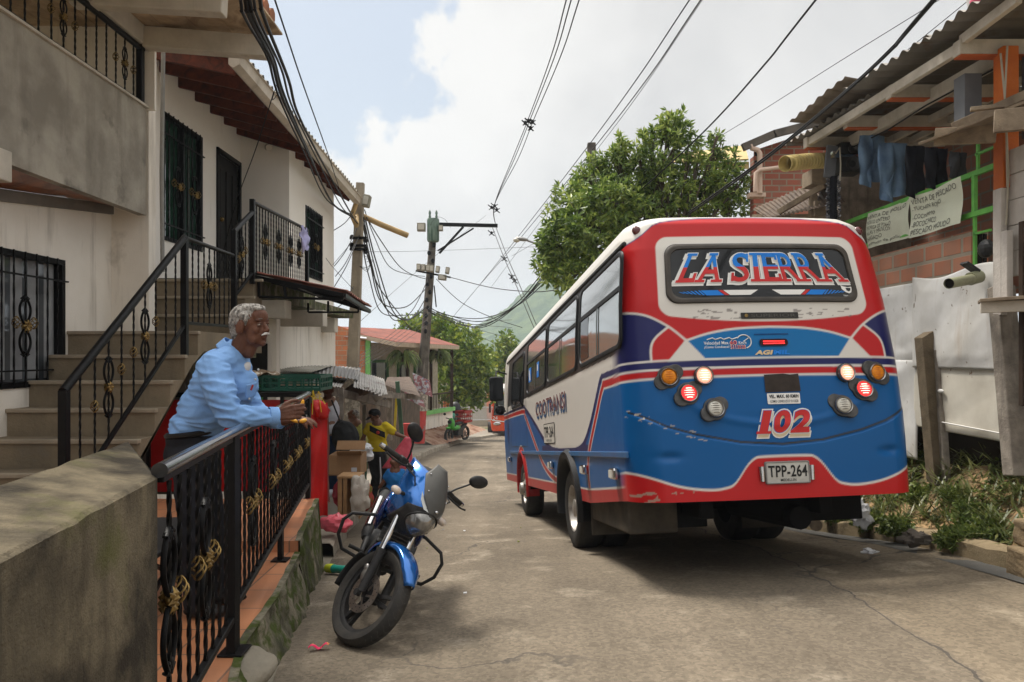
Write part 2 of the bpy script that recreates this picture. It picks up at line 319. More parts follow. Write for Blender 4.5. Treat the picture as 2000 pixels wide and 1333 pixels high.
def roadmat():
    m = asphalt; nt = m.node_tree; N = nt.nodes.new; L = nt.links.new; b = nt.nodes['Principled BSDF']
    src = b.inputs['Base Color'].links[0].from_socket
    tc = N('ShaderNodeTexCoord'); wn = N('ShaderNodeTexNoise'); wn.inputs['Scale'].default_value = 2.2; wn.inputs['Detail'].default_value = 9; L(tc.outputs['Object'], wn.inputs[0])
    vm = N('ShaderNodeVectorMath'); vm.operation = 'MULTIPLY_ADD'; L(wn.outputs['Color'], vm.inputs[0]); vm.inputs[1].default_value = (.8, .8, 0); L(tc.outputs['Object'], vm.inputs[2])
    vo = N('ShaderNodeTexVoronoi'); vo.feature = 'DISTANCE_TO_EDGE'; vo.inputs['Scale'].default_value = .42; L(vm.outputs[0], vo.inputs[0])
    mr = N('ShaderNodeMapRange'); mr.inputs[1].default_value = .0015; mr.inputs[2].default_value = .006; mr.inputs[3].default_value = 1; mr.inputs[4].default_value = 0; L(vo.outputs['Distance'], mr.inputs[0])
    gn = N('ShaderNodeTexNoise'); gn.inputs['Scale'].default_value = .5; L(tc.outputs['Object'], gn.inputs[0])
    g2 = N('ShaderNodeMapRange'); g2.inputs[1].default_value = .46; g2.inputs[2].default_value = .56; L(gn.outputs[0], g2.inputs[0])
    mu = N('ShaderNodeMath'); mu.operation = 'MULTIPLY'; L(mr.outputs[0], mu.inputs[0]); L(g2.outputs[0], mu.inputs[1])
    # stone grains
    v2 = N('ShaderNodeTexVoronoi'); v2.inputs['Scale'].default_value = 55; L(tc.outputs['Object'], v2.inputs[0])
    r2 = N('ShaderNodeMapRange'); r2.inputs[3].default_value = .72; r2.inputs[4].default_value = 1.22; sp = N('ShaderNodeSeparateColor'); L(v2.outputs['Color'], sp.inputs[0]); L(sp.outputs[0], r2.inputs[0])
    mm = N('ShaderNodeMix'); mm.data_type = 'RGBA'; mm.blend_type = 'MULTIPLY'; mm.inputs[0].default_value = .8; L(src, mm.inputs[6]); L(r2.outputs[0], mm.inputs[7])
    # longitudinal slab joint and the paler slab beyond it
    sx = N('ShaderNodeSeparateXYZ'); L(tc.outputs['Object'], sx.inputs[0]); jn = N('ShaderNodeTexNoise'); jn.inputs['Scale'].default_value = 3; jn.inputs['Detail'].default_value = 6; L(tc.outputs['Object'], jn.inputs[0])
    ja = N('ShaderNodeMath'); ja.operation = 'MULTIPLY_ADD'; L(jn.outputs[0], ja.inputs[0]); ja.inputs[1].default_value = .22; L(sx.outputs[0], ja.inputs[2])
    jr = N('ShaderNodeMapRange'); jr.inputs[1].default_value = 2.27; jr.inputs[2].default_value = 2.30; L(ja.outputs[0], jr.inputs[0])
    jc = N('ShaderNodeMath'); jc.operation = 'COMPARE'; L(ja.outputs[0], jc.inputs[0]); jc.inputs[1].default_value = 2.26; jc.inputs[2].default_value = .007
    lt_ = N('ShaderNodeMix'); lt_.data_type = 'RGBA'; lt_.blend_type = 'MULTIPLY'; L(jr.outputs[0], lt_.inputs[0]); L(mm.outputs[2], lt_.inputs[6]); lt_.inputs[7].default_value = (1.22, 1.2, 1.15, 1); mm = lt_
    mu2 = N('ShaderNodeMath'); mu2.operation = 'MAXIMUM'; L(mu.outputs[0], mu2.inputs[0]); L(jc.outputs[0], mu2.inputs[1]); mu = mu2
    # worn wheel tracks and darker oily blotches
    for sc_, lo_, hi_, a_, b_ in (((1.6, .10, 1), .38, .64, .80, 1.10), ((.9, .7, 1), .60, .72, 1.0, .72)):
        wp_ = N('ShaderNodeMapping'); wp_.inputs['Scale'].default_value = sc_; L(tc.outputs['Object'], wp_.inputs[0]); wq = N('ShaderNodeTexNoise'); wq.inputs['Scale'].default_value = 1; wq.inputs['Detail'].default_value = 9; wq.inputs['Roughness'].default_value = .65; L(wp_.outputs[0], wq.inputs[0])
        wr = N('ShaderNodeMapRange'); wr.inputs[1].default_value = lo_; wr.inputs[2].default_value = hi_; wr.inputs[3].default_value = a_; wr.inputs[4].default_value = b_; L(wq.outputs[0], wr.inputs[0])
        w2 = N('ShaderNodeMix'); w2.data_type = 'RGBA'; w2.blend_type = 'MULTIPLY'; w2.inputs[0].default_value = 1; L(mm.outputs[2], w2.inputs[6]); L(wr.outputs[0], w2.inputs[7]); mm = w2
    x = N('ShaderNodeMix'); x.data_type = 'RGBA'; m9 = N('ShaderNodeMath'); m9.operation = 'MULTIPLY'; L(mu.outputs[0], m9.inputs[0]); m9.inputs[1].default_value = .75; L(m9.outputs[0], x.inputs[0]); L(mm.outputs[2], x.inputs[6]); x.inputs[7].default_value = (.05, .045, .04, 1)
    L(x.outputs[2], b.inputs['Base Color'])
roadmat()
def strip(name, ys, fl, fr, zf, m, nx=10, jit=0, kind='structure', thick=None):
    mb = MB()
    vs = []; n = len(ys)
    for i, y in enumerate(ys):
        a, b = fl(y), fr(y)
        for j in range(nx+1):
            x = a+(b-a)*j/nx
            z = zf(x, y)+(noise.noise((x*1.3, y*1.3, 0))*jit if jit else 0)
            vs.append((x, y, z))
    fs = [(i*(nx+1)+j, i*(nx+1)+j+1, (i+1)*(nx+1)+j+1, (i+1)*(nx+1)+j) for i in range(n-1) for j in range(nx)]
    mb.add(vs, fs); o = mb.build(name, m, smooth=50); tag(o, kind=kind); return o
ysr = list(np.arange(-8, 16, .2))+list(np.arange(16, 92, 1.0))
def ledge_wob(y): return .06*noise.noise((0, y*2.2, 3))+.035*noise.noise((0, y*7, 5))
strip('road', ysr, lambda y: lx(y)+(ledge_wob(y) if y < 8 else -.05), lambda y: rx(y)+.02, road_z, asphalt, 26, .012)
# pale concrete gutter between the asphalt and the terrace foot
gutc = mat('gutter_concrete', (.29, .255, .195), .95, col2=(.19, .168, .13), ns=3, bump=.6, bs=50, stain=((.17, .15, .11), 4, .6, .75))
strip('gutter', list(np.arange(-6, 7.4, .1)), lambda y: lx(y)-.75, lambda y: lx(y)+.12, lambda x, y: road_z(x, y)-.012+.03*max(0, (lx(y)-x))/.3, gutc, 8, .02)
strip('gutter', list(np.arange(2, 30, .2)), lambda y: rx(y)-.20+.02*noise.noise((y*2, 0, 0)), lambda y: rx(y)+.05, lambda x, y: road_z(x, y)+.006, mat('smooth_gutter', (.11, .105, .095), .85, col2=(.08, .076, .068), ns=4, bump=.3), 4, .0)
# ground sheet to the horizon
gr_m = mat('packed_earth', (.20, .155, .10), .95, col2=(.12, .10, .06), ns=.8, bump=.4, bs=12, stain=((.07, .09, .035), .25, .5, .6))
def gz(x, y):
    z = zc(y)-.22 if y < 100 else -4.7
    return z
mb = MB(); xs = [-1500, -400, -120, -40, -15, -8, -4, 0, 4, 8, 15, 40, 120, 400, 1500]; yy = [-60, -20, -8, -4, 0, 2, 3, 4, 5, 6, 7, 8, 9, 10, 11, 12, 13, 15, 17, 20, 24, 28, 32, 38, 46, 60, 90, 150, 300, 700, 3000]
mb.add([(x, y, gz(x, y)) for y in yy for x in xs], [(i*15+j, i*15+j+1, (i+1)*15+j+1, (i+1)*15+j) for i in range(len(yy)-1) for j in range(14)])
tag(mb.build('ground', gr_m), kind='structure')
# far left pavement with its kerb
pavc = mat('pavement_concrete', (.21, .185, .148), .93, col2=(.22, .195, .16), ns=1.5, bump=.5, bs=30, stain=((.14, .12, .1), 2, .6, .72))
yp = list(np.arange(7.2, 50, .3))
def pz(x, y): return road_z(lx(y), y)+.14+.05*noise.noise((y*.9, 0, 1))*(y < 24)
strip('pavement', yp, lambda y: -7.5, lambda y: lx(y)-.16+.05*noise.noise((y, 4, 0)), pz, pavc, 8, .03)
mb = MB(); kv = []
for y in yp:
    w = .05*noise.noise((y*1.7, 9, 0)); x = lx(y)+w; z = pz(0, y)+.02
    kv += [(x-.2, y, z), (x-.03, y, z), (x, y, z-.03), (x+.02, y, z-.3)]
mb.add(kv, [(i*4+j, i*4+j+1, i*4+j+5, i*4+j+4) for i in range(len(yp)-1) for j in range(3)])
tag(mb.build('kerb', mat('kerb_concrete', (.34, .30, .24), .95, col2=(.2, .17, .13), ns=4, bump=.6, bs=30), smooth=30), kind='structure')
# right kerb
mb = MB(); kv = []; yk = list(np.arange(-3, 40, .12))
for y in yk:
    w = .035*noise.noise((y*1.3, 2, 0))+.015*noise.noise((y*6, 2, 0)); x = rx(y)+w; z = road_z(rx(y), y)+.14+.03*noise.noise((y*2.3, 5, 0))+.012*noise.noise((y*9, 5, 0))
    kv += [(x, y, z-.3), (x+.02, y, z-.02), (x+.05, y, z), (x+.17, y, z+.01), (x+.2, y, z-.15)]
mb.add(kv, [(i*5+j, (i+1)*5+j, (i+1)*5+j+1, i*5+j+1) for i in range(len(yk)-1) for j in range(4)])
kerbm = mat('kerb_mossy', (.28, .215, .13), .95, col2=(.20, .155, .09), ns=3, bump=.8, bs=35, stain=((.045, .035, .02), 3.5, .48, .66))
tag(mb.build('kerb', kerbm, smooth=35), kind='structure')
# earth bank behind it, rising to the tin fence
def bz(x, y):
    t = (x-rx(y)-.15); base = road_z(rx(y), y)+.12
    top = float(np.interp(y, [3, 5, 6, 7, 8, 10, 14, 30], [.8, .78, .72, .62, .45, .15, -.2, -.8]))
    k = max(0, min(1, t/.85)); s = k*k*(3-2*k)
    return base*(1-s)+top*s+.07*noise.noise((x*2.3, y*2.3, 0))*min(1, t*4+.2)+.03*noise.noise((x*8, y*8, 0))
bankm = mat('earth_bank', (.38, .25, .13), .97, col2=(.20, .13, .07), ns=2.4, bump=1, bs=22, stain=((.06, .06, .025), 1.6, .52, .66))
yb = list(np.arange(-2, 14, .09))+list(np.arange(14, 40, 1)); mb = MB(); nb = 34
mb.add([(rx(y)+.14+2.2*j/nb, y, bz(rx(y)+.14+2.2*j/nb, y)) for y in yb for j in range(nb+1)], [(i*(nb+1)+j, i*(nb+1)+j+1, (i+1)*(nb+1)+j+1, (i+1)*(nb+1)+j) for i in range(len(yb)-1) for j in range(nb)])
tag(mb.build('bank', bankm, smooth=70), kind='structure')
# wooded hill far down the valley
hillm = mat('hill_forest', (.035, .065, .03), .95, col2=(.085, .12, .05), ns=.12, contrast=(.4, .6), bump=1, bs=.15)
def hz(x, y):
    r = np.interp(x, [-260, -60, -12, 20, 60, 130, 300], [-6, 4, 26, 52, 66, 60, 20]); k = np.interp(y, [380, 520, 700], [0, 1, .8])
    return float(-8+(r+8)*k+3.2*noise.noise((x*.05, y*.05, 0))*k+3.2*abs(noise.noise((x*.17, y*.17, 0)))*k+2.2*abs(noise.noise((x*.45, y*.45, 0)))*k)
mb = MB(); mb.grid(lambda u, v: (-260+560*u, 380+320*v, hz(-260+560*u, 380+320*v)), 420, 130)
hill = tag(mb.build('hill', hillm, smooth=80), kind='structure')

# ================================================================ LEFT: parapet, terrace, railing
ang = R_(9.5); RD = V((-sin(ang), cos(ang), 0)); RN = V((cos(ang), sin(ang), 0))     # along the railing / towards the street
parm = mat('stained_render', (.19, .155, .10), .95, col2=(.035, .028, .019), ns=3.2, contrast=(.38, .60), dist=.4, bump=1, bs=95, streak=((.05, .042, .03), 6, .44, .66, .75), stain=((.10, .10, .03), 2.2, .56, .74))
A = V((-1.07, 2.24, 0)); B = V((-1.406, 2.72, 0)); mb = MB()
vs = []
NB = 40
for i in range(NB+1):
    t = i/NB*3.4; jj = V((noise.noise((t*9, 0, 0)), 0, noise.noise((t*9, 3, 0))))*.006
    a = A-RD*t; b = B-RD*t
    vs += [(a.x, a.y, -.1), (a.x, a.y, 1.222)+jj*0 if False else tuple(V((a.x, a.y, 1.222))+jj), tuple(V((a.x, a.y, 1.232))-RN*.012+jj), (b.x, b.y, 1.275+jj.z), (b.x, b.y, -.1)]
mb.add(vs, [(i*5+j, (i+1)*5+j, (i+1)*5+j+1, i*5+j+1) for i in range(NB) for j in range(4)]+[(4, 3, 2, 1, 0)])
tag(mb.build('parapet_wall', parm, smooth=25), 'thick weathered concrete parapet wall with dark damp streaks, closest to the viewer', 'wall')
# terrace: tiled floor on a mossy concrete base
terr = thing('tiled_terrace', 'raised terrace floored with terracotta tiles on a mossy concrete base beside the street', 'terrace', (-1.6, 4.5, 0))
tilem = brickmat('terracotta_tiles', (.46, .19, .085), (.40, .155, .065), (.16, .09, .055), .3, .3, 'xy', .006, .5, .25, 0, dirt=(.17, .085, .05))
near = [(-.75, 1.0), (-1.02, 2.6), (-1.245, 3.43), (-1.307, 4.11), (-1.44, 5.0)]
far = [(-1.44, 5.0), (-1.55, 5.6), (-1.69, 6.45)]
mb = MB()
def slab(mb, pts, z, back=-4.2):
    n = len(pts); vs = [(x, y, z) for x, y in pts]+[(back, y, z) for x, y in pts]
    mb.add(vs, [(i, i+1, n+i+1, n+i)[::-1] for i in range(n-1)])
slab(mb, near, .26); slab(mb, far, .335)
mb.add([(-1.44, 5, .26), (-4.2, 5, .26), (-4.2, 5, .335), (-1.44, 5, .335)], [(0, 1, 2, 3)])
mb.build('tile_floor', tilem, terr)
basem = mat('mossy_concrete', (.25, .215, .155), .96, col2=(.15, .135, .095), ns=4, bump=1, bs=30, streak=((.02, .024, .009), 5, .40, .58, .8), stain=((.05, .065, .012), 9, .46, .58))
mb = MB()
def wallface(pts, zt, foot):
    n = 14; P = []
    prs = []
    for (x0, y0), (x1, y1) in zip(pts, pts[1:]):
        k = max(2, int(abs(y1-y0)/.035))
        prs += [(x0+(x1-x0)*i/k, y0+(y1-y0)*i/k) for i in range(k)]
    prs.append(pts[-1])
    for x, y in prs:
        zb = road_z(lx(y), y)-.08
        for j in range(n+1):
            t = j/n; q = foot*(t**1.5)+(.03*noise.noise((x*5, y*5, t*2))+.02*noise.noise((x*17, y*17, t*7)))*(0 if j == 0 else 1)
            P.append((x+q+.012, y, zt+(zb-zt)*t-(.004 if j == 0 else 0)))
    m = len(prs); mb.add(P, [(i*(n+1)+j, i*(n+1)+j+1, (i+1)*(n+1)+j+1, (i+1)*(n+1)+j) for i in range(m-1) for j in range(n)])
    # worn rim between tiles and face
    mb.add([(x-.022-.01*noise.noise((x, y*6, 0)), y, zt+.005) for x, y in prs]+[(x+.016, y, zt+.003) for x, y in prs], [(i, i+m, i+m+1, i+1) for i in range(m-1)])
wallface(near, .26, .1); wallface(far, .335, .06)
mb.add([(-1.69+.012, 6.45, .335), (-4.2, 6.45, .335), (-4.2, 6.45, -.8), (-1.6, 6.45, -.8)], [(0, 1, 2, 3)])
mb.build('base', basem, terr, smooth=60)
mb = MB(); mb.ell((-1.21, 3.33, .17), (.13, .2, .085), n=26, m=16)
for v in range(len(mb.v)): p = V(mb.v[v]); mb.v[v] = tuple(p+V((1, 1, 1))*.02*noise.noise(p*9))
mb.build('rough_footing', gutc, terr, smooth=60)

# ---- wrought iron pieces
def twist_mesh(L, r=.0075):
    mb = MB(); n = max(8, int(L/.022)); rs = [r*(1.25 if 0 else 1) for i in range(n+1)]
    mb.tube([(0, 0, L*i/n) for i in range(n+1)], rs, 4, True, twist=.55); return mb
def spiral(mb, c, u, w, pts, r, mi=0):
    mb.tube([V(c)+V(u)*a+V((0, 0, 1))*b for a, b in pts], r, 5, True, mi, flat=1.7)
def scroll_curve(s):
    P = []
    for i in range(19):
        t = i/18; P.append((s*(.008+.052*sin(pi*min(1, t*1.05))**.8*1.0), .02+.2*t))
    cx, cz = s*.022, .19
    for i in range(1, 10):
        a = i/9*1.6*pi; r = .026*(1-i/11); P.append((cx+s*r*cos(pi*.15+a)*-1*-1*(1) if False else cx+s*r*cos(a*1), cz+.028*1+r*sin(a)-.03))
    return P
def add_scroll(mb, c, u, k=1):
    for sz in (1, -1):
        for s in (1, -1):
            P = [(a*k, b*sz*k) for a, b in scroll_curve(s)]
            mb.tube([V(c)+V(u)*a+V((0, 0, b)) for a, b in P], .006*k, 6, True, 0, 1.6)
    return mb
def add_flower(mb, c, u, nrm, r=.045):
    c = V(c); u = V(u).normalized(); w = V((0, 0, 1)); nrm = V(nrm).normalized()
    for side in (1, -1):
        for k in range(8):
            a = k*pi/4; d = u*cos(a)+w*sin(a); t = -u*sin(a)+w*cos(a); o = c+nrm*side*.012
            mb.add([o, o+d*r*.55+t*r*.28+nrm*side*.006, o+d*r+nrm*side*-.002, o+d*r*.55-t*r*.28+nrm*side*.006, o+d*r*.55+nrm*side*.016], [(0, 1, 4), (1, 2, 4), (2, 3, 4), (3, 0, 4)])
    mb.ell(c, r*.32, n=8, m=6); return mb
def add_basket(mb, c, r=.022, h=.075):
    c = V(c)
    for k in range(5):
        a = k*2*pi/5; P = []
        for i in range(11):
            t = i/10; rr = r*sin(pi*t)+.004; th = a+t*pi*1.1; P.append(c+V((rr*cos(th), rr*sin(th), (t-.5)*h)))
        mb.tube(P, .0035, 5)
    return mb
def railing(root, segs, nb_sp, om, rail_r=.026, orn=.62, phase=.3, bottom_w=.03, hand=True, br=.0075, scale=1, handm=None):
    "segs: list of (bottom p, bottom q, height)"
    cache = {}
    for (p, q, h) in segs:
        p = V(p); q = V(q); d = q-p; hd = V((d.x, d.y, 0)); L = hd.length; u = hd.normalized(); nrm = V((-u.y, u.x, 0)); Z = V((0, 0, 1))
        mb = MB(); mb.beam(p, q, bottom_w, bottom_w*.9, Z); mb.build('bottom_rail', om, root, bevel=.003)
        if hand:
            mb = MB(); e = d.normalized()*.012
            mb.tube([p+Z*h-e, q+Z*h+e], rail_r, 16, True, 0, 1.0, up=(0, 0, 1)); mb.build('handrail', handm or om, root, smooth=40)
        n = max(2, int(round(L/nb_sp)))
        key = round(h, 3)
        if key not in cache:
            tb = twist_mesh(h-.02, br); cache[key] = tb
        base = None
        for i in range(1, n):
            c = p+d*(i/n)
            if base is None:
                base = cache[key].build('baluster', om, root, smooth=70); base.location = c; base0 = c
            else:
                k = base.copy(); COL.objects.link(k); k.location = c
        s = phase
        while s < L-.12:
            i = max(1, min(n-1, int(round(s/L*n)))); c = p+d*(i/n)+Z*h*.5
            mb = MB(); add_scroll(mb, c, u*cos(0), scale*min(1, h/.75)); mb.build('scroll', om, root, smooth=60)
            mb = MB(); add_flower(mb, c, u, nrm, .045*scale); mb.build('flower', gold, root, smooth=50)
            for k in (-1, 1):
                if 1 <= i+k <= n-1:
                    c2 = p+d*((i+k)/n)+Z*h*.5+Z*.05*k*0
                    mb = MB(); add_basket(mb, c2, .024*scale, .085*scale); mb.build('basket', gold, root, smooth=60)
            s += orn
polished = mat('polished_dark_handrail', (.10, .10, .105), .22, metal=.75, col2=(.05, .05, .055), ns=14, coat=.5)
RA = V((-1.06, 2.22, 0)); RB = V((-1.248, 3.32, 0)); RC = V((-1.776, 6.47, 0))
rl = thing('street_railing', 'black wrought iron railing with gold flowers along the terrace edge, the man leans on it', 'railing', (-1.248, 3.32, .26))
Zz = V((0, 0, 1))
railing(rl, [(RA+Zz*.42, RB-RD*.03+Zz*.42, .80)], .125, black_iron, hand=False, phase=.14, orn=.46, br=.0085, scale=1.05)
railing(rl, [(RB+RD*.04+Zz*.46, RC+Zz*.46, .76)], .118, black_iron, hand=False, phase=.5, orn=.62, br=.0085, scale=1.05)
mb = MB()
for p, q in ((RA+RD*.03, RB), (RB, RC)):
    mb.beam(p+Zz*1.222, q+Zz*1.222, .02, .03)
mb.build('top_bar', black_iron, rl, bevel=.003)
for p, q in ((RA+RD*.02, RB+RD*.02), (RB+RD*.02, RC)):
    mb = MB(); mb.tube([p+Zz*1.25, q+Zz*1.25], .034, 20, True, 0, .72, up=(0, 0, 1)) if False else mb.tube([p+Zz*1.246, q+Zz*1.246], .023, 20, True, 0, 1.1, up=(0, 0, 1))
    mb.build('handrail', polished, rl, smooth=50)
for c, z0 in ((RB-RD*.022, .262), (RB+RD*.028, .262), (RC-RD*.02, .34)):
    mb = MB(); mb.bb((c.x-.02, c.y-.02, z0), (c.x+.02, c.y+.02, 1.235)); mb.build('post', black_iron, rl, bevel=.004)
mb = MB(); c = RB+RD*1.5; mb.bb((c.x-.015, c.y-.02, .26), (c.x+.015, c.y+.02, .46)); mb.bb((c.x-.05, c.y-.05, .261), (c.x+.05, c.y+.05, .27)); mb.build('foot', black_iron, rl)
mb = MB(); mb.bb((RB.x-.05, RB.y-.06, .262), (RB.x+.06, RB.y+.07, .272)); mb.build('foot_plate', black_iron, rl, bevel=.002)

# ================================================================ LEFT: staircase
stc = mat('stair_concrete', (.25, .20, .135), .93, col2=(.17, .135, .09), ns=2, bump=.6, bs=40, streak=((.13, .11, .08), 5, .5, .7, .6), stain=((.16, .14, .11), 3, .6, .75))
stair = thing('staircase', 'bare concrete outdoor staircase climbing to the white house beside the grey balcony', 'staircase', (-3.4, 5, .26))
rs_, tr_ = .2185, .276
noses = [(5.75+tr_*k, .927+rs_*k) for k in range(-3, 5)]     # (y, z) of each nosing
def stepprofile(noses, yend, zend, under):
    P = []
    zprev = noses[0][1]-rs_
    P.append((noses[0][0], zprev))
    for y, z in noses: P += [(y+.015, z-rs_+.0), (y-.012, z-.03), (y-.012, z)] if 0 else [(y, z-rs_), (y, z)]
    P.append((yend, noses[-1][1])); P += under; return P
p1 = stepprofile(noses, 8.06, 1.8, [(8.06, 1.62), (7.0, 1.62), (6.75, 1.50), (4.95, .07), (4.8, .05)])
mb = MB(); mb.prism(p1[1:], lambda a, b: (-4.12, a, b), lambda a, b: (-2.9, a, b)); mb.build('flight', stc, stair)
n2 = [(8.06+.27*k, 2.018+rs_*k) for k in range(0, 3)]
p2_ = stepprofile(n2, 8.9, 2.46, [(8.9, 1.6), (8.06, 1.6)])
mb = MB(); mb.prism(p2_[1:], lambda a, b: (-4.24, a, b), lambda a, b: (-3.0, a, b)); mb.build('flight', stc, stair)
for y, z in noses+n2: mb = MB(); mb.bb((-4.1, y-.025, z-.028), (-2.885, y+.03, z+.004)); mb.build('nosing', mat('nosing', (.34, .285, .21), .9, col2=(.25, .21, .155), ns=6, bump=.4), stair, bevel=.006)
mb = MB(); mb.bb((-3.02, 7.0, 1.3), (-2.88, 7.16, 1.62)); mb.bb((-3.04, 7.15, 1.55), (-2.86, 8.3, 1.64)); mb.build('landing_edge', basem, stair)
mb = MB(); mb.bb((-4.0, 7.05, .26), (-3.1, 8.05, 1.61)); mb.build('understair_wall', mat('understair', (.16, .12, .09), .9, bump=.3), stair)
# its railings
sr = thing('stair_railing', 'black iron stair railing with gold flowers running up the concrete steps', 'railing', (-2.93, 5.0, .8))
def zline(y): return .927+(y-5.75)*rs_/tr_
P0 = V((-2.92, 4.84, .588)); P1 = V((-2.92, 6.62, 1.856))
railing(sr, [(P0, P1, .77)], .17, black_iron, rail_r=.03, phase=.45, orn=.62, br=.0085)
def post(root, x, y, z0, z1, w=.055): mb = MB(); mb.bb((x-w/2, y-w/2, z0), (x+w/2, y+w/2, z1)); mb.build('post', black_iron, root, bevel=.004)
post(sr, -2.92, 4.84, .262, P0.z+.77); post(sr, -2.92, 6.62, 1.58, P1.z+.78)
Q0 = V((-2.92, 6.62, 1.87)); Q1 = V((-2.98, 7.94, 1.885))
lr = thing('landing_railing', 'short black iron railing panel guarding the stair landing', 'railing', (-2.95, 7.2, 1.8))
railing(lr, [(Q0+V((0, .04, 0)), Q1, .76)], .14, black_iron, rail_r=.02, phase=.62, orn=9, br=.0085)
ur = thing('patio_railing', 'black iron railing round the upstairs patio in front of the white house', 'railing', (-3.0, 8.6, 2.5))
U0 = V((-2.98, 7.97, 2.21)); U1 = V((-3.0, 8.58, 2.53)); U2 = V((-3.14, 11.36, 2.67))
post(ur, -2.98, 7.96, 1.6, 2.92); post(ur, -3.0, 8.58, 2.4, 3.38)
railing(ur, [(U0, U1, .70)], .12, black_iron, rail_r=.028, phase=.3, orn=9, br=.0085)
railing(ur, [(U1+V((0, .03, 0)), U2, .82)], .125, black_iron, rail_r=.022, phase=.45, orn=.62, br=.0085)
post(ur, -3.14, 11.36, 2.5, 3.50)
# ================================================================ LEFT: buildings
def holed(mb, f, a0, a1, b0, b1, holes, depth=.14, thick=.15, mi=0, top=None, rmi=None):
    "wall sheet in (a,b); f(a,b,d) -> point, d = depth behind the face; holes (a0,a1,b0,b1) get reveals"
    As = sorted({a0, a1, *[h[0] for h in holes], *[h[1] for h in holes]}); Bs = sorted({b0, b1, *[h[2] for h in holes], *[h[3] for h in holes]})
    T = (lambda a, b: b) if top is None else (lambda a, b: top(a) if b == b1 else b)
    for i in range(len(As)-1):
        for j in range(len(Bs)-1):
            ca, cb = (As[i]+As[i+1])/2, (Bs[j]+Bs[j+1])/2
            if any(h[0] < ca < h[1] and h[2] < cb < h[3] for h in holes): continue
            q = [(As[i], Bs[j]), (As[i+1], Bs[j]), (As[i+1], Bs[j+1]), (As[i], Bs[j+1])]
            mb.add([f(a, T(a, b), 0) for a, b in q], [(0, 1, 2, 3)], mi)
    for h in holes:
        c = [(h[0], h[2]), (h[1], h[2]), (h[1], h[3]), (h[0], h[3])]
        for k in range(4):
            p, q = c[k], c[(k+1) % 4]; mb.add([f(*p, 0), f(*q, 0), f(*q, depth), f(*p, depth)], [(0, 1, 2, 3)], mi if rmi is None else rmi)
    # ends and back so that the wall has thickness
    c = [(a0, b0), (a1, b0), (a1, b1), (a0, b1)]
    for k in range(4):
        p, q = c[k], c[(k+1) % 4]; mb.add([f(p[0], T(*p), 0), f(q[0], T(*q), 0), f(q[0], T(*q), thick), f(p[0], T(*p), thick)], [(0, 1, 2, 3)], mi)
    mb.add([f(p[0], T(*p), thick+.25) for p in c], [(0, 1, 2, 3)], mi)
white = mat('cream_wall', (.82, .77, .69), .9, col2=(.74, .68, .59), ns=1.2, bump=.35, bs=70, streak=((.26, .22, .17), 5, .54, .76, .7), stain=((.34, .30, .24), 1.3, .62, .78))
white2 = mat('white_house_wall', (.84, .80, .74), .9, col2=(.79, .745, .68), ns=1, bump=.3, bs=80, streak=((.42, .38, .33), 6, .62, .8, .5))
rendr = mat('grey_cement_render', (.42, .385, .32), .95, col2=(.25, .225, .185), ns=1.6, contrast=(.38, .62), bump=.6, bs=25, streak=((.12, .105, .085), 3, .5, .72, .6), stain=((.10, .09, .075), 2.2, .6, .76))
trimm = mat('off_white_trim', (.58, .53, .45), .85, col2=(.46, .42, .35), ns=4, bump=.4, bs=50, streak=((.2, .18, .15), 8, .6, .8, .5))
soffm = mat('varnished_soffit', (.36, .11, .03), .35, col2=(.17, .05, .015), ns=2.5, dist=2, coat=.3, streak=((.45, .25, .12), 9, .68, .74, .4))
redwood = mat('red_brown_timber', (.15, .035, .015), .6, col2=(.05, .014, .008), ns=6, dist=1.5, bump=.2, bs=30)
curtain = mat('green_curtain', (.012, .05, .03), .9, col2=(.006, .025, .015), ns=10)
lace = mat('white_curtain', (.33, .34, .34), .8, col2=(.22, .22, .23), ns=3)
paneg = mat('window_pane', (.05, .055, .06), .06, spec=1, col2=(.09, .1, .11), ns=2)
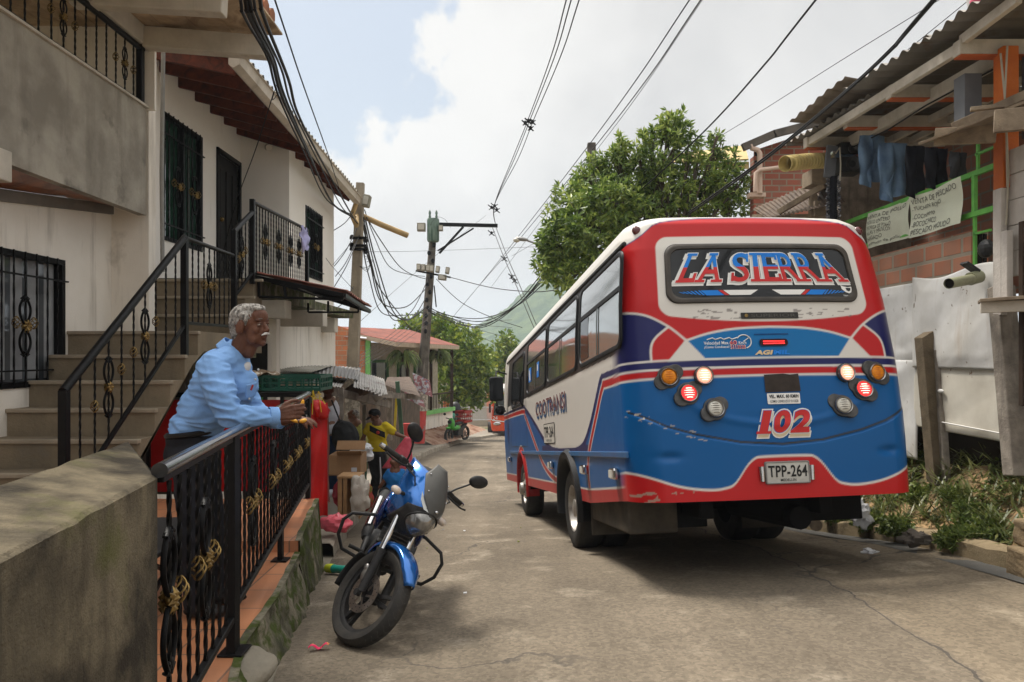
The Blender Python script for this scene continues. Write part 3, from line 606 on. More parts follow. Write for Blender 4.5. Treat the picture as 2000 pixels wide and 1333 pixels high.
def window_x(root, X, y0, y1, z0, z1, nb, cur, name='window', orn=True, inner=.07, nrow=1):
    "grilled window in a wall facing +X at plane X"
    fr = MB(); w = .05
    for a, b in (((y0, z0), (y1, z0+w)), ((y0, z1-w), (y1, z1)), ((y0, z0+w), (y0+w, z1-w)), ((y1-w, z0+w), (y1, z1-w)), (((y0+y1)/2-.015, z0+w), ((y0+y1)/2+.015, z1-w))):
        fr.bb((X-.07, *a), (X+.012, *b))
    fo = fr.build(name, black_iron, root, bevel=.003)
    mb = MB(); mb.add([(X-inner, y0, z0), (X-inner, y1, z0), (X-inner, y1, z1), (X-inner, y0, z1)], [(0, 1, 2, 3)]); mb.build('pane', paneg, fo, local=True)
    mb = MB(); mb.grid(lambda u, v: (X-inner+.006+.012*sin(u*60), y0+w+(y1-y0-2*w)*u, z1-w-(z1-z0-2*w)*v*.98), 60, 2)
    for f_ in list(range(len(mb.f))):
        pass
    mb.build('curtain', cur, fo, local=True, smooth=80)
    mb = MB()
    for i in range(1, nb): y = y0+(y1-y0)*i/nb; mb.tube([(X+.03, y, z0+(z1-z0)*k/24) for k in range(25)], .009, 4, True, twist=.5)
    for k in (.12, .82): mb.bb((X+.02, y0, z0+(z1-z0)*k), (X+.042, y1, z0+(z1-z0)*k+.014))
    mb.build('grille', black_iron, fo, local=True)
    if orn:
        for k in range(nrow):
            c = (X+.045, y0+(y1-y0)*(.3+.42*k if nrow > 1 else .5), z0+(z1-z0)*.45); mb = MB(); add_scroll(mb, c, (0, 1, 0), 1.15); mb.build('scroll', black_iron, fo, local=True, smooth=60)
            mb = MB(); add_flower(mb, V(c)+V((.012, 0, 0)), (0, 1, 0), (1, 0, 0), .06)
            for dy in (-.11, .11): add_basket(mb, V(c)+V((0, dy, .03)), .03, .1)
            mb.build('flower', gold, fo, local=True)
    return fo
XL = -4.1
hA = thing('balcony_house', 'cream house with a grey cement balcony parapet and a white beamed roof', 'house', (-4.1, 6.5, .26))
topA = lambda y: 2.70+(y-5.0)*(.32/2.6)
mb = MB(); holed(mb, lambda a, b, d: (XL-d, a, b), 2.0, 7.6, .2, 3.02, [(4.6, 6.8, 1.31, 2.45)], .12, .2, top=topA)
mb.bb((-4.45, 7.601, .26), (-3.72, 7.75, 5.0)); mb.bb((-3.76, 7.56, 4.08), (-3.64, 7.60, 4.9))
mb.build('wall', white, hA)
mb = MB(); mb.bb((-5.2, 3, 3.3), (-5.1, 7.6, 6.0)); mb.bb((-5.1, 7.5, 3.6), (-3.78, 7.6, 6.0)); mb.build('upper_wall', white, hA)
window_x(hA, XL, 4.6, 6.8, 1.31, 2.45, 15, lace, nrow=2)
mb = MB(); mb.add([(XL+.03, 2, topA(2)), (XL+.03, 7.59, topA(7.59)), (XL+.03, 7.59, topA(7.59)+.1), (XL+.03, 2, topA(2)+.1), (XL-.2, 2, topA(2)), (XL-.2, 7.59, topA(7.59))], [(0, 1, 2, 3), (0, 4, 5, 1)]); mb.build('beam', mat('grey_beam', (.2, .18, .155), .85, bump=.3), hA)
mb = MB(); mb.grid(lambda u, v: (-3.80-.30*v, 1.5+6.0*u, 3.02+(topA(1.5+6.0*u)+.11-3.02)*v), 20, 2); mb.build('soffit', soffm, hA, solid=.01)
mb = MB()
mb.grid(lambda u, v: (-3.72+.006*noise.noise((u*20, v*8, 0)), 1+6.55*u, 3.0+1.09*v), 60, 12)
mb.add([(-3.8, 1, 3.0), (-3.8, 7.55, 3.0), (-3.72, 7.55, 3.0), (-3.72, 1, 3.0), (-3.8, 1, 4.09), (-3.8, 7.55, 4.09), (-3.72, 7.55, 4.09), (-3.72, 1, 4.09)], [(0, 1, 2, 3), (4, 5, 6, 7), (0, 1, 5, 4), (1, 2, 6, 5)])
mb.build('balcony_parapet', rendr, hA)
mb = MB(); mb.bb((-3.85, 1, 4.09), (-3.69, 7.57, 4.112)); mb.build('coping', trimm, hA)
mb = MB(); mb.bb((-4.1, 5.3, 2.86), (-3.70, 5.5, 3.09)); mb.build('bracket', trimm, hA, bevel=.01)
mb = MB(); mb.beam((-3.7, 7.5, 4.78), (-2.47, 7.5, 4.68), .14, .21); mb.beam((-3.9, 6.6, 4.78), (-2.55, 6.6, 4.70), .14, .2)
mb.beam((-3.75, 5.0, 4.8), (-3.75, 7.6, 4.8), .12, .2); mb.build('roof_beam', trimm, hA, bevel=.012)
boardm = mat('soffit_boards', (.55, .42, .27), .8, col2=(.24, .165, .1), ns=3, dist=1, bump=.3, streak=((.2, .14, .09), 3, .5, .7, .4))
mb = MB(); 
for k in range(16): x0 = -5.0+.165*k; mb.bb((x0, 3, 4.905-.03*k/16+.004*(k % 2)), (x0+.158, 7.66, 4.925-.03*k/16+.004*(k % 2)))
mb.build('roof_soffit', boardm, hA)
mb = MB()
for k in range(26):
    y = 3+k*.18; mb.tube([(-5.0, y, 5.3), (-2.42, y, 5.0)], .085, 8, True)
mb.build('roof_tiles', mat('clay_tiles', (.36, .14, .07), .85, col2=(.2, .09, .05), ns=6, bump=.4), hA, smooth=50)
br_ = thing('balcony_railing', 'black iron railing with gold ornaments on top of the grey cement balcony', 'railing', (-3.72, 6, 4.11))
railing(br_, [(V((-3.74, 3.9, 4.13)), V((-3.74, 7.5, 4.13)), .54)], .16, black_iron, rail_r=.03, phase=.4, orn=.95, br=.009, scale=1.0)
post(br_, -3.74, 7.47, 4.11, 4.7, .06)
# ---- white house
hB = thing('white_house', 'two storey white house with red brown rafters and black grilled windows behind the stairs', 'house', (-4.2, 10, .2))
X1, X2 = -4.24, -3.48
mb = MB()
holed(mb, lambda a, b, d: (X1-d, a, b), 7.76, 11.6, 2.4, 5.2, [(8.98, 10.16, 2.98, 4.55), (10.70, 11.50, 2.62, 4.50)], .1, .15, top=lambda a: 5.13)
holed(mb, lambda a, b, d: (X2-d, a, b), 11.6, 14.5, 2.4, 4.86, [(12.5, 13.6, 2.9, 4.1)], .1, .15)
mb.add([(X1, 11.596, 2.4), (X2, 11.596, 2.4), (X2, 11.596, 4.88), (X1, 11.596, 5.13)], [(0, 1, 2, 3)])
mb.add([(X2, 14.5, 1.9), (-8, 14.5, 1.9), (-8, 14.5, 6), (X2, 14.5, 4.86)], [(0, 1, 2, 3)])
mb.build('upper_wall', white2, hB)
mb = MB()
mb.bb((-6, 9.3, -.5), (-2.95, 9.45, 2.2)); mb.bb((-3.6, 9.45, -.8), (-3.45, 14.5, 2.3))
mb.build('lower_wall', white, hB)
mb = MB(); mb.bb((-5, 8.9, 2.28), (-3.05, 11.5, 2.5)); mb.bb((-3.6, 11.5, 2.28), (-3.1, 14.5, 2.42)); mb.build('floor_slab', basem, hB)
for (yy_, xe, z0, z1) in ((8.9, -2.72, 2.02, 2.24), (11.0, -2.80, 2.0, 2.24), (13.4, -3.2, 1.98, 2.24)):
    mb = MB(); mb.bb((-4.6, yy_, z0), (xe, yy_+.26, z1)); mb.build('cantilever_beam', trimm, hB, bevel=.01)
mb = MB(); mb.bb((-3.36, 9.27, -.4), (-3.06, 9.295, 1.72)); f_ = mb.build('dark_doorway', mat('dark_opening', (.012, .011, .01), .9), hB)
f_['label'] = 'dark doorway under the patio'
mb = MB(); mb.bb((-3.38, 9.2, 1.18), (-3.1, 9.23, 1.205)); mb.bb((-3.12, 9.2, .4), (-3.095, 9.23, 1.2)); mb.build('gate_frame', mat('green_bar', (.06, .22, .05), .5), hB)
window_x(hB, X1, 8.98, 10.16, 2.98, 4.55, 9, curtain, nrow=2)
window_x(hB, X2, 12.5, 13.6, 2.9, 4.1, 11, curtain)
mb = MB(); mb.bb((X1-.09, 10.70, 2.62), (X1-.02, 11.50, 4.50)); dr = mb.build('door', black_iron, hB, bevel=.004)
mb = MB()
for k in range(3): mb.bb((X1-.022, 10.80+.24*k, 2.8), (X1-.005, 10.94+.24*k, 4.3))
mb.build('door_panel', black_iron, dr, local=True, bevel=.008)
mb = MB(); mb.ell((X1+.01, 10.82, 3.55), .035, n=8, m=6); mb.build('door_knob', gold, dr, local=True)
mb = MB(); mb.bb((X1-.02, 10.64, 2.6), (X1+.03, 10.70, 4.56)); mb.bb((X1-.02, 11.5, 2.6), (X1+.03, 11.56, 4.56)); mb.bb((X1-.02, 10.64, 4.5), (X1+.03, 11.56, 4.56)); mb.build('door_frame', black_iron, hB)
GX = -3.1
def gy(y): return 4.845-(y-8.4)*.036
def wallz(y): return (5.10, X1) if y < 11.6 else (4.86, X2)
for k in range(13):
    y = 8.45+k*.5; zt, xw = wallz(y); e = GX-.04
    mb = MB(); mb.beam((xw-.05, y, zt-.02), (e, y, gy(y)-.0), .055, .17); mb.build('rafter', redwood, hB, bevel=.006)
mb = MB(); mb.add([(X1-.2, 8.3, 5.24), (GX, 8.3, gy(8.3)+.1), (GX, 14.7, gy(14.7)+.1), (X1-.2, 14.7, 5.1)], [(0, 1, 2, 3)]); mb.build('eave_boards', mat('dark_boards', (.10, .035, .018), .7, col2=(.06, .02, .01), ns=5, dist=1), hB)
def corr(P, Q, S, T_, n, amp=.018, nl=8):
    "corrugated sheet: P->Q across the waves, P->S along them"
    P, Q, S, T_ = map(V, (P, Q, S, T_)); nn = (Q-P).cross(S-P).normalized(); nu = n*8
    def f(u, v): a = P.lerp(Q, u); b = S.lerp(T_, u); return a.lerp(b, v)+nn*amp*sin(u*n*2*pi)+nn*.012*noise.noise((u*4, v*5, n))
    m = MB(); m.grid(f, nu, nl); return m
fibre = mat('fibre_cement_roof', (.36, .33, .28), .9, col2=(.22, .2, .17), ns=2, bump=.4, bs=30, stain=((.10, .095, .07), 2, .55, .7))
corr((GX+.05, 8.2, gy(8.2)+.17), (GX+.05, 14.75, gy(14.75)+.17), (X1-1.5, 8.2, 5.85), (X1-1.5, 14.75, 5.6), 38, .022).build('roof', fibre, hB, smooth=80)
gutm = mat('white_gutter', (.56, .50, .42), .6, col2=(.42, .37, .3), ns=3, streak=((.2, .16, .12), 6, .55, .75, .5))
mb = MB(); n = 26; vs = []
for i in range(n+1):
    y = 8.2+6.5*i/n; z = gy(y)+.01*noise.noise((y, 0, 0))
    vs += [(GX-.03, y, z+.02), (GX-.03, y, z-.06), (GX+.02, y, z-.1), (GX+.09, y, z-.06), (GX+.11, y, z+.04), (GX+.135, y, z+.05)]
mb.add(vs, [(i*6+j, i*6+j+1, i*6+j+7, i*6+j+6) for i in range(n) for j in range(5)]); mb.add([vs[k] for k in range(5)], [(0, 1, 2, 3, 4)])
mb.build('gutter', gutm, hB, solid=.006)
ypipe = mat('old_yellow_pipe', (.50, .34, .15), .6, col2=(.33, .23, .11), ns=5)
e0 = V((GX+.04, 14.55, gy(14.55)-.1)); mb = MB()
mb.tube([e0, e0+V((-.08, .0, -.22)), e0+V((0, .05, -.4)), at(697, 417, 15.05), at(745, 439, 15.3), at(796, 460, 15.6)], [.05, .05, .055, .055, .06, .06], 12)
mb.build('drain_pipe', ypipe, hB, smooth=50)
mb = MB(); mb.tube([(-3.68, 7.84, 5.0), (-3.70, 7.84, 3.5), (-3.69, 7.84, 2.46)], .022, 8); mb.build('conduit', mat('grey_pipe', (.3, .29, .27), .6), hB, smooth=60)
mb = MB(); c = at(523, 288, 11.5); mb.tube([c+V((0, .1, .02)), c], .022, 8); mb.tube([c, c+V((.06, -.12, -.04))], .05, 12); mb.ell(c, .05); mb.build('security_camera', trimm, hB, smooth=50)
# clothes hanging over the patio railing
mb = MB(); c = at(590, 450, 11.0); mb.grid(lambda u, v: c+V((.02*sin(v*9+u*4)+.04, (u-.5)*.42, -.34*v*(1-.35*(u-.5)**2*4)+.03*sin(u*12)+.02)), 14, 12)
tag(mb.build('hanging_garment', mat('lilac_cloth', (.42, .40, .62), .9, col2=(.30, .30, .5), ns=8), smooth=80, solid=.01), 'small lilac garment draped over the upstairs patio railing', 'clothes')
# awning
aw = thing('awning', 'black steel framed awning with thin red tile sheets sticking out under the patio', 'awning', (-2.5, 9, 2.4))
a_, b_, c_, d_ = at(497, 531, 8.7), at(672, 567, 8.6), at(722, 600, 10.6), V((-3.2, 10.9, 2.62))
redsheet = mat('red_tile_sheet', (.23, .07, .045), .75, col2=(.12, .05, .035), ns=5, bump=.4)
corr(a_, d_, b_+V((.03, 0, 0)), c_+V((.03, 0, 0)), 16, .014).build('roof_sheet', redsheet, aw, smooth=80)
lo = V((0, 0, -.06)); mb = MB()
for p, q in ((a_+lo, b_+lo), (b_+lo, c_+lo), (a_+lo, d_+lo), (d_+lo, c_+lo), (a_.lerp(b_, .5)+lo, d_.lerp(c_, .5)+lo), (a_.lerp(d_, .33)+lo, b_.lerp(c_, .33)+lo), (a_.lerp(d_, .66)+lo, b_.lerp(c_, .66)+lo)): mb.beam(p, q, .04, .05)
g0, g1 = at(506, 580, 8.7), at(668, 585, 8.6); mb.beam(g0, g1, .03, .03); mb.beam(a_+lo+V((.05, 0, 0)), g0, .03, .03, (0, 1, 0)); mb.beam(a_.lerp(b_, .33)+lo, g0.lerp(g1, .33), .03, .03, (0, 1, 0))
mb.beam(b_+lo, g1, .03, .03, (0, 1, 0)); mb.beam(at(602, 610, 9.6), at(700, 610, 9.9), .025, .025); mb.beam(at(602, 592, 9.6), at(602, 610, 9.6), .025, .025, (0, 1, 0)); mb.beam(at(641, 588, 9.7), at(641, 610, 9.7), .025, .025, (0, 1, 0)); mb.beam(at(700, 598, 9.9), at(700, 610, 9.9), .025, .025, (0, 1, 0))
mb.build('frame', black_iron, aw, bevel=.003)

# ================================================================ fruit stall behind the railing end
stall = thing('market_stall', 'street stall wrapped in bright red tarpaulin behind the end of the terrace railing', 'stall', (-2.4, 7.4, 0))
redt = mat('red_tarpaulin', (.50, .012, .010), .42, col2=(.33, .008, .008), ns=2.5, bump=.35, bs=7, coat=.2)
def cloth(c0, c1, zt, zb, nw=9, amp=.02, nrm=(0, -1, 0)):
    c0, c1, nrm = V(c0), V(c1), V(nrm); m = MB()
    m.grid(lambda u, v: c0.lerp(c1, u)+V((0, 0, zt+(zb-zt)*v))+nrm*(amp*(.3+v)*2.2*noise.noise((u*nw*1.7+.5*v, v*1.2, zt))+amp*1.6*abs(noise.noise((u*nw*.9+v*1.5, v*2.5, zt+3)))+.02*v), 70, 16); return m
mb = cloth((-3.4, 7.0, 0), (-1.93, 7.0, 0), 1.16, .3, 5, .015); mb2 = mb.build('front_cloth', redt, stall, smooth=80)
mb = cloth((-1.93, 6.95, 0), (-1.76, 7.08, 0), 1.13, .06, 1.5, .03, (.3, -1, 0)); mb.build('side_cloth', redt, stall, smooth=80)
mb = cloth((-1.76, 7.10, 0), (-2.05, 7.8, 0), 1.1, .15, 3, .012, (1, 0, 0)); mb.build('side_cloth', redt, stall, smooth=80)
mb = MB(); mb.ell((-1.80, 7.0, 1.05), (.075, .08, .08), n=30, m=20)
for i, p in enumerate(mb.v): p = V(p); mb.v[i] = tuple(p+V((.6, .6, -1.2))*.09*noise.noise(V((p.x*16, p.y*16, p.z*6))))
mb.build('bunched_cloth', redt, stall, smooth=70)
mb = MB()
for x in (-3.4, -3.05, -2.75, -2.45, -2.15, -1.9): mb.bb((x-.015, 6.93, .3), (x+.015, 6.96, 1.22))
mb.bb((-3.4, 6.92, 1.19), (-1.85, 6.98, 1.235)); mb.bb((-3.4, 7.0, 1.185), (-2.0, 7.8, 1.22)); mb.build('frame', black_iron, stall)
mb = MB()
for k in range(7): a = k*.9; mb.tube([(-1.83, 6.9, 1.17), (-1.83+.06*cos(a), 6.88, 1.17+.07*abs(sin(a))+.02), (-1.83+.1*cos(a), 6.88, 1.13+.1*sin(a))], .004, 5)
mb.build('yellow_string', mat('yellow_string', (.6, .42, .03), .7), stall)
crm = mat('green_plastic', (.012, .085, .055), .45, col2=(.01, .05, .035), ns=6)
def crate(name, label, c, d, m, rz=0, slots=7, group=None, cat='crate', rows=2):
    r = thing(name, label, cat, c, (0, 0, rz), group); x, y, z = d; t = .014; mb = MB()
    mb.bb((-x/2, -y/2, 0), (x/2, y/2, t))
    for s in (-1, 1):
        for z0, z1 in ((0, z*.2), (z*.8, z))+(((z*.45, z*.55),) if rows > 1 else ()):
            mb.bb((-x/2, s*y/2-t/2, z0+.001), (x/2, s*y/2+t/2, z1)); mb.bb((s*x/2-t/2, -y/2, z0+.002), (s*x/2+t/2, y/2, z1-.001))
        for i in range(slots+1):
            xx = -x/2+x*i/slots; mb.bb((xx-.008, s*y/2-t/2+.001, z*.1), (xx+.008, s*y/2+t/2-.001, z*.9))
            yy_ = -y/2+y*i/slots; mb.bb((s*x/2-t/2+.001, yy_-.008, z*.1), (s*x/2+t/2-.001, yy_+.008, z*.9))
    mb.build('crate_body', m, r, local=True)
    mb = MB()
    for s in (-1, 1): mb.bb((-x*.18, s*y/2-.011, z*.62), (x*.18, s*y/2+.011, z*.78))
    mb.build('handle', m, r, local=True, bevel=.003); return r
crate('crate', 'green plastic crate beside the old man with a torn sack over it', (-2.55, 7.3, 1.24), (.42, .34, .13), crm)
crate('crate', 'wide green plastic crate on the right half of the red stall', (-2.10, 7.3, 1.24), (.54, .5, .15), crm, .02)
mb = MB(); mb.grid(lambda u, v: (-2.72+.42*u, 7.15+.3*v, 1.375+.06*noise.noise((u*4, v*4, 2))+.03*sin(u*3)), 20, 14)
tag(mb.build('torn_sack', mat('brown_sack', (.16, .11, .07), .9, col2=(.55, .5, .42), ns=14, contrast=(.55, .6)), smooth=60, solid=.006), 'torn brown sack lying on the left green crate', 'sack')
# things on the terrace floor: black table edge with bottles hidden behind the man
tb = thing('black_table', 'low black folding table on the terrace behind the railing', 'table', (-2.3, 4.1, .26))
mb = MB(); mb.bb((-2.75, 3.6, .60), (-1.72, 4.4, .63)); mb.build('table_top', blackplastic, tb, bevel=.01)
mb = MB()
for x in (-2.65, -1.85):
    mb.beam((x, 3.65, .27), (x, 4.3, .6), .02, .02); mb.beam((x, 4.3, .27), (x, 3.65, .6), .02, .02)
mb.build('folding_legs', black_iron, tb)
# ================================================================ FAR LEFT
def quad(mb, a, b, c, d, mi=0): return mb.add([a, b, c, d], [(0, 1, 2, 3)], mi)
hb = thing('brick_house', 'orange brick house with a red sheet roof and a green trimmed planted balcony', 'house', (-6, 28, -2))
bro = brickmat('orange_bricks', (.50, .165, .065), (.40, .12, .05), (.34, .25, .17), .34, .17, 'x', .014, .85)
mb = MB(); mb.bb((-11, 26, -3), (-5.16, 26.2, 2.25)); mb.add([(-11, 26, 2.25), (-5.16, 26, 2.25), (-6.2, 26, 2.6), (-11, 26, 2.3)], [(0, 1, 2, 3)]); mb.build('brick_wall', bro, hb)
grn = mat('light_green_paint', (.22, .52, .16), .6, col2=(.15, .38, .11), ns=4)
F0, F1 = V((-5.05, 26, 0)), V((-2.62, 32.5, 0)); FD = (F1-F0); FN = V((FD.y, -FD.x, 0)).normalized()
def fac(t, z, o=0): p = F0+FD*t+FN*o; return V((p.x, p.y, z))
mb = MB(); mb.beam(fac(0, -1.0, .02), fac(0, 2.1, .02), .16, .16, (0, 1, 0)); mb.build('corner_pillar', grn, hb)
mb = MB(); quad(mb, fac(0, -.8, -.7), fac(1, -.8, -.7), fac(1, 2, -.7), fac(0, 2, -.7)); quad(mb, fac(0, -.8), fac(0, -.8, -.7), fac(0, 2, -.7), fac(0, 2)); mb.build('balcony_wall', mat('pale_plank_wall', (.42, .38, .30), .8, col2=(.3, .27, .2), ns=6), hb)
for t0, t1, z0, z1, nm in ((.16, .36, -.5, 1.3, 'door'), (.48, .6, .1, 1.2, 'window'), (.68, .82, -.6, 1.25, 'door')):
    mb = MB(); quad(mb, fac(t0, z0, -.68), fac(t1, z0, -.68), fac(t1, z1, -.68), fac(t0, z1, -.68)); mb.build(nm, glass_dark, hb)
    mb = MB(); mb.beam(fac(t0, z0, -.66), fac(t0, z1, -.66), .1, .06, (0, 1, 0)); mb.beam(fac(t1, z0, -.66), fac(t1, z1, -.66), .1, .06, (0, 1, 0)); mb.beam(fac(t0, z1, -.66), fac(t1, z1, -.66), .06, .1); mb.build(nm+'_frame', mat('dark_green_paint', (.04, .14, .03), .6), hb)
mb = MB(); mb.beam(fac(0, -.82, .05), fac(1, -.82, .05), .2, .16); mb.build('balcony_edge', grn, hb)
mb = MB(); quad(mb, fac(-.05, -1.5, .02), fac(1, -1.5, .02), fac(1, -.9, .02), fac(-.05, -.9, .02)); quad(mb, fac(0, -.85, -.8), fac(1, -.85, -.8), fac(1, -.85, .05), fac(0, -.85, .05)); mb.build('white_band', white, hb)
dbr = mat('dark_brown_wood', (.07, .045, .03), .8, col2=(.04, .028, .02), ns=6)
mb = MB()
for i in range(46): t = .02+i*.98/46; mb.beam(fac(t, -.72, .05), fac(t, -.12, .05), .03, .03, (0, 1, 0))
mb.beam(fac(0, -.1, .05), fac(1, -.1, .05), .06, .06); mb.build('balustrade', dbr, hb)
for t in (.4, .69, .98):
    mb = MB(); mb.beam(fac(t, -.75, .05), fac(t, 1.75, .05), .12, .12, (0, 1, 0)); mb.build('post', dbr, hb)
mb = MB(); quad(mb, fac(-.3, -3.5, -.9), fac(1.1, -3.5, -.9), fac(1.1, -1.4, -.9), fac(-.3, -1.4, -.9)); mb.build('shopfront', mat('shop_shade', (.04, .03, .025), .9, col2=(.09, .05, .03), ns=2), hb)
Rr = [at(655, 642, 27.5), at(700, 657, 26), at(775, 673, 25), at(896, 679, 32), at(800, 648, 35)]
rsm = mat('rusty_red_roof', (.24, .075, .05), .85, col2=(.13, .05, .038), ns=1.2, bump=.4, bs=10, stain=((.05, .03, .025), 2, .6, .7))
mb = MB(); up = V((0, 0, .09)); mb.add([p for p in Rr]+[p+up for p in Rr], [(0, 1, 2), (0, 2, 3, 4), (5, 6, 7), (5, 7, 8, 9), (1, 2, 7, 6), (2, 3, 8, 7)])
mb.build('roof', rsm, hb)
mb = MB(); mb.beam(Rr[1], Rr[2], .05, .14); mb.beam(Rr[2], Rr[3], .05, .16); mb.build('fascia', mat('pale_fascia', (.45, .36, .27), .8), hb)
mb = MB(); quad(mb, at(560, 650, 27), at(655, 641, 27.5), at(716, 655, 26), at(716, 661, 25.6)); mb.build('sheet_flashing', mat('pale_tin', (.5, .52, .55), .5, metal=.3, col2=(.3, .3, .32), ns=3), hb)
corr(fac(.45, -1.52, .05), fac(1.12, -1.45, .05), fac(.45, -2.0, 1.1), fac(1.15, -1.8, 1.2), 16, .02).build('shop_awning', mat('rusty_tin', (.32, .22, .16), .7, metal=.2, col2=(.2, .09, .05), ns=2, stain=((.14, .06, .035), 2, .52, .62)), hb, smooth=80)
leafA = leafmat('leaf_yellow_green', (.05, .10, .014), (.14, .22, .025), (.36, .40, .05))
leafB = leafmat('leaf_fresh_green', (.035, .07, .014), (.155, .24, .045), (.44, .50, .12), 1.6)
leafC = leafmat('leaf_weed', (.045, .075, .018), (.10, .14, .03), (.22, .26, .06), 1.5)
barkm = mat('bark', (.12, .095, .07), .9, col2=(.06, .048, .035), ns=8, bump=.6)
def leaves(name, m, parent, clumps, n, L, wr=.35, droop=.3, rng=1, local=False, shell=.55, fold=.25, tuft=1):
    rg = np.random.default_rng(rng); C = np.array([c for c, r in clumps], float); Rr_ = np.array([r if hasattr(r, '__len__') else (r, r, r) for c, r in clumps], float)
    wts = (Rr_.prod(axis=1))**.7; idx = rg.choice(len(C), n, p=wts/wts.sum())
    d = rg.normal(size=(n, 3)); d /= np.linalg.norm(d, axis=1)[:, None]
    rad = rg.uniform(shell, 1.08, n)**1.0
    P = C[idx]+d*Rr_[idx]*rad[:, None]+rg.normal(size=(n, 3))*L*.3
    if tuft > 1:
        P = np.repeat(P, tuft, axis=0); d = np.repeat(d, tuft, axis=0); n *= tuft
    a = d*.6+rg.normal(size=(n, 3))*.75+np.array([0, 0, .25-droop]); a /= np.linalg.norm(a, axis=1)[:, None]
    b = np.cross(a, rg.normal(size=(n, 3))); b /= np.linalg.norm(b, axis=1)[:, None]; c = np.cross(a, b)
    s = L*rg.uniform(.65, 1.25, n)[:, None]; w = s*wr
    v = np.stack([P, P+a*s*.5+b*w*.5+c*w*fold, P+a*s-c*s*.12*droop, P+a*s*.5-b*w*.5+c*w*fold], 1).reshape(-1, 3)
    me = bpy.data.meshes.new(name); me.vertices.add(4*n); me.vertices.foreach_set('co', v.ravel()); me.loops.add(6*n); me.polygons.add(2*n)
    base = np.arange(n)[:, None]*4; li = (base+np.array([0, 1, 2, 0, 2, 3])).ravel(); me.loops.foreach_set('vertex_index', li)
    me.polygons.foreach_set('loop_start', np.arange(2*n)*3); me.materials.append(m); me.update(calc_edges=True); me.validate()
    o = bpy.data.objects.new(name, me); COL.objects.link(o); put(o, parent, local); return o
def tree(name, label, base, top, clumps, m, n, L, wr, rng, tr=.12, droop=.3, group=None, tuft=3):
    t = thing(name, label, 'tree', base, group=group); mb = MB(); base = V(base); top = V(top)
    k = 8; pts = [base.lerp(top, i/k)+V((noise.noise((i*.7, rng, 0)), noise.noise((i*.7, rng, 5)), 0))*.25*(i > 0) for i in range(k+1)]
    mb.tube(pts, [tr*(1-.6*i/k) for i in range(k+1)], 8); mb.build('trunk', barkm, t, smooth=60)
    mb = MB(); rr = random.Random(rng)
    for c, r in clumps:
        c = V(c); s = pts[rr.randint(3, 7)]; mid = s.lerp(c, .5)+V((0, 0, .1)); mb.tube([s, mid, c], [tr*.45, tr*.28, tr*.1], 6)
        rad = r if isinstance(r, (int, float)) else max(r)
        for q in range(5): e = c+V((rr.uniform(-1, 1), rr.uniform(-1, 1), rr.uniform(-.4, 1)))*rad*.85; mb.tube([c.lerp(s, .2), c.lerp(e, .5), e], [tr*.14, tr*.09, tr*.03], 5)
    mb.build('limbs', barkm, t, smooth=60)
    leaves('crown', m, t, clumps, n//tuft, L, wr, droop, rng, tuft=tuft); return t
def clumpset(px, d, rng, k=.0):
    return [(tuple(at(x, y, d+dd)), r*(k or 1)) for x, y, r, dd in px]
tree('street_tree', 'yellow green broad leaved tree behind the brick house balcony', at(900, 850, 37), at(880, 690, 38),
     clumpset([(800, 650, .75, 0), (835, 640, .8, 1), (870, 660, 1.0, 0), (905, 680, 1.1, -1), (925, 715, 1.0, -1), (880, 710, 1.2, 0), (940, 750, .9, 0), (890, 750, 1.1, -1), (850, 690, 1.1, 1), (915, 770, .8, 0), (800, 635, .4, 0), (860, 635, .5, 0), (940, 700, .5, 0), (955, 735, .5, 0)], 38, 3), leafA, 9000, .28, .5, 3, .16, .1)
tree('street_tree', 'bright green tree further down the street just left of the striped bus', at(985, 800, 55), at(985, 720, 55),
     clumpset([(985, 690, 1.0, 0), (975, 725, 1.2, 0), (1000, 720, 1.3, 0), (965, 750, 1.0, 0), (990, 665, .6, 0), (1010, 700, 1.0, 0)], 55, 3), leafA, 4500, .34, .5, 5, .16, .1)
tree('street_tree', 'leafy tree rising behind the striped bus on its right, with long narrow leaves', (2.75, 13.4, -1.0), at(1260, 330, 13.2),
     clumpset([(1110, 470, .55, 0), (1085, 520, .4, 0), (1120, 400, .45, 0), (1160, 360, .45, .3), (1150, 440, .6, -.4), (1090, 440, .3, 0), (1200, 320, .3, 0), (1190, 400, .6, -.3), (1230, 360, .55, .4), (1240, 430, .6, 0), (1290, 300, .45, 0), (1312, 250, .25, 0), (1275, 265, .22, 0), (1345, 290, .28, 0), (1300, 370, .6, .2), (1340, 400, .55, .4), (1380, 340, .42, .3), (1402, 285, .2, .2), (1420, 360, .4, .2), (1430, 320, .22, .3), (1380, 410, .5, .6), (1170, 500, .55, -.3), (1120, 540, .4, -.2), (1075, 490, .22, 0), (1210, 295, .2, 0), (1165, 320, .2, 0), (1440, 395, .3, .4), (1305, 225, .14, 0), (1250, 300, .25, 0), (1330, 260, .2, 0), (1298, 240, .12, 0), (1325, 228, .1, 0), (1070, 505, .15, 0), (1062, 470, .12, 0), (1140, 345, .15, 0), (1215, 275, .1, 0), (1365, 315, .15, 0), (1400, 268, .1, 0), (1452, 350, .16, .2), (1395, 300, .14, .2)], 13, 3, .87), leafB, 24000, .125, .33, 11, .1, .35, tuft=6)
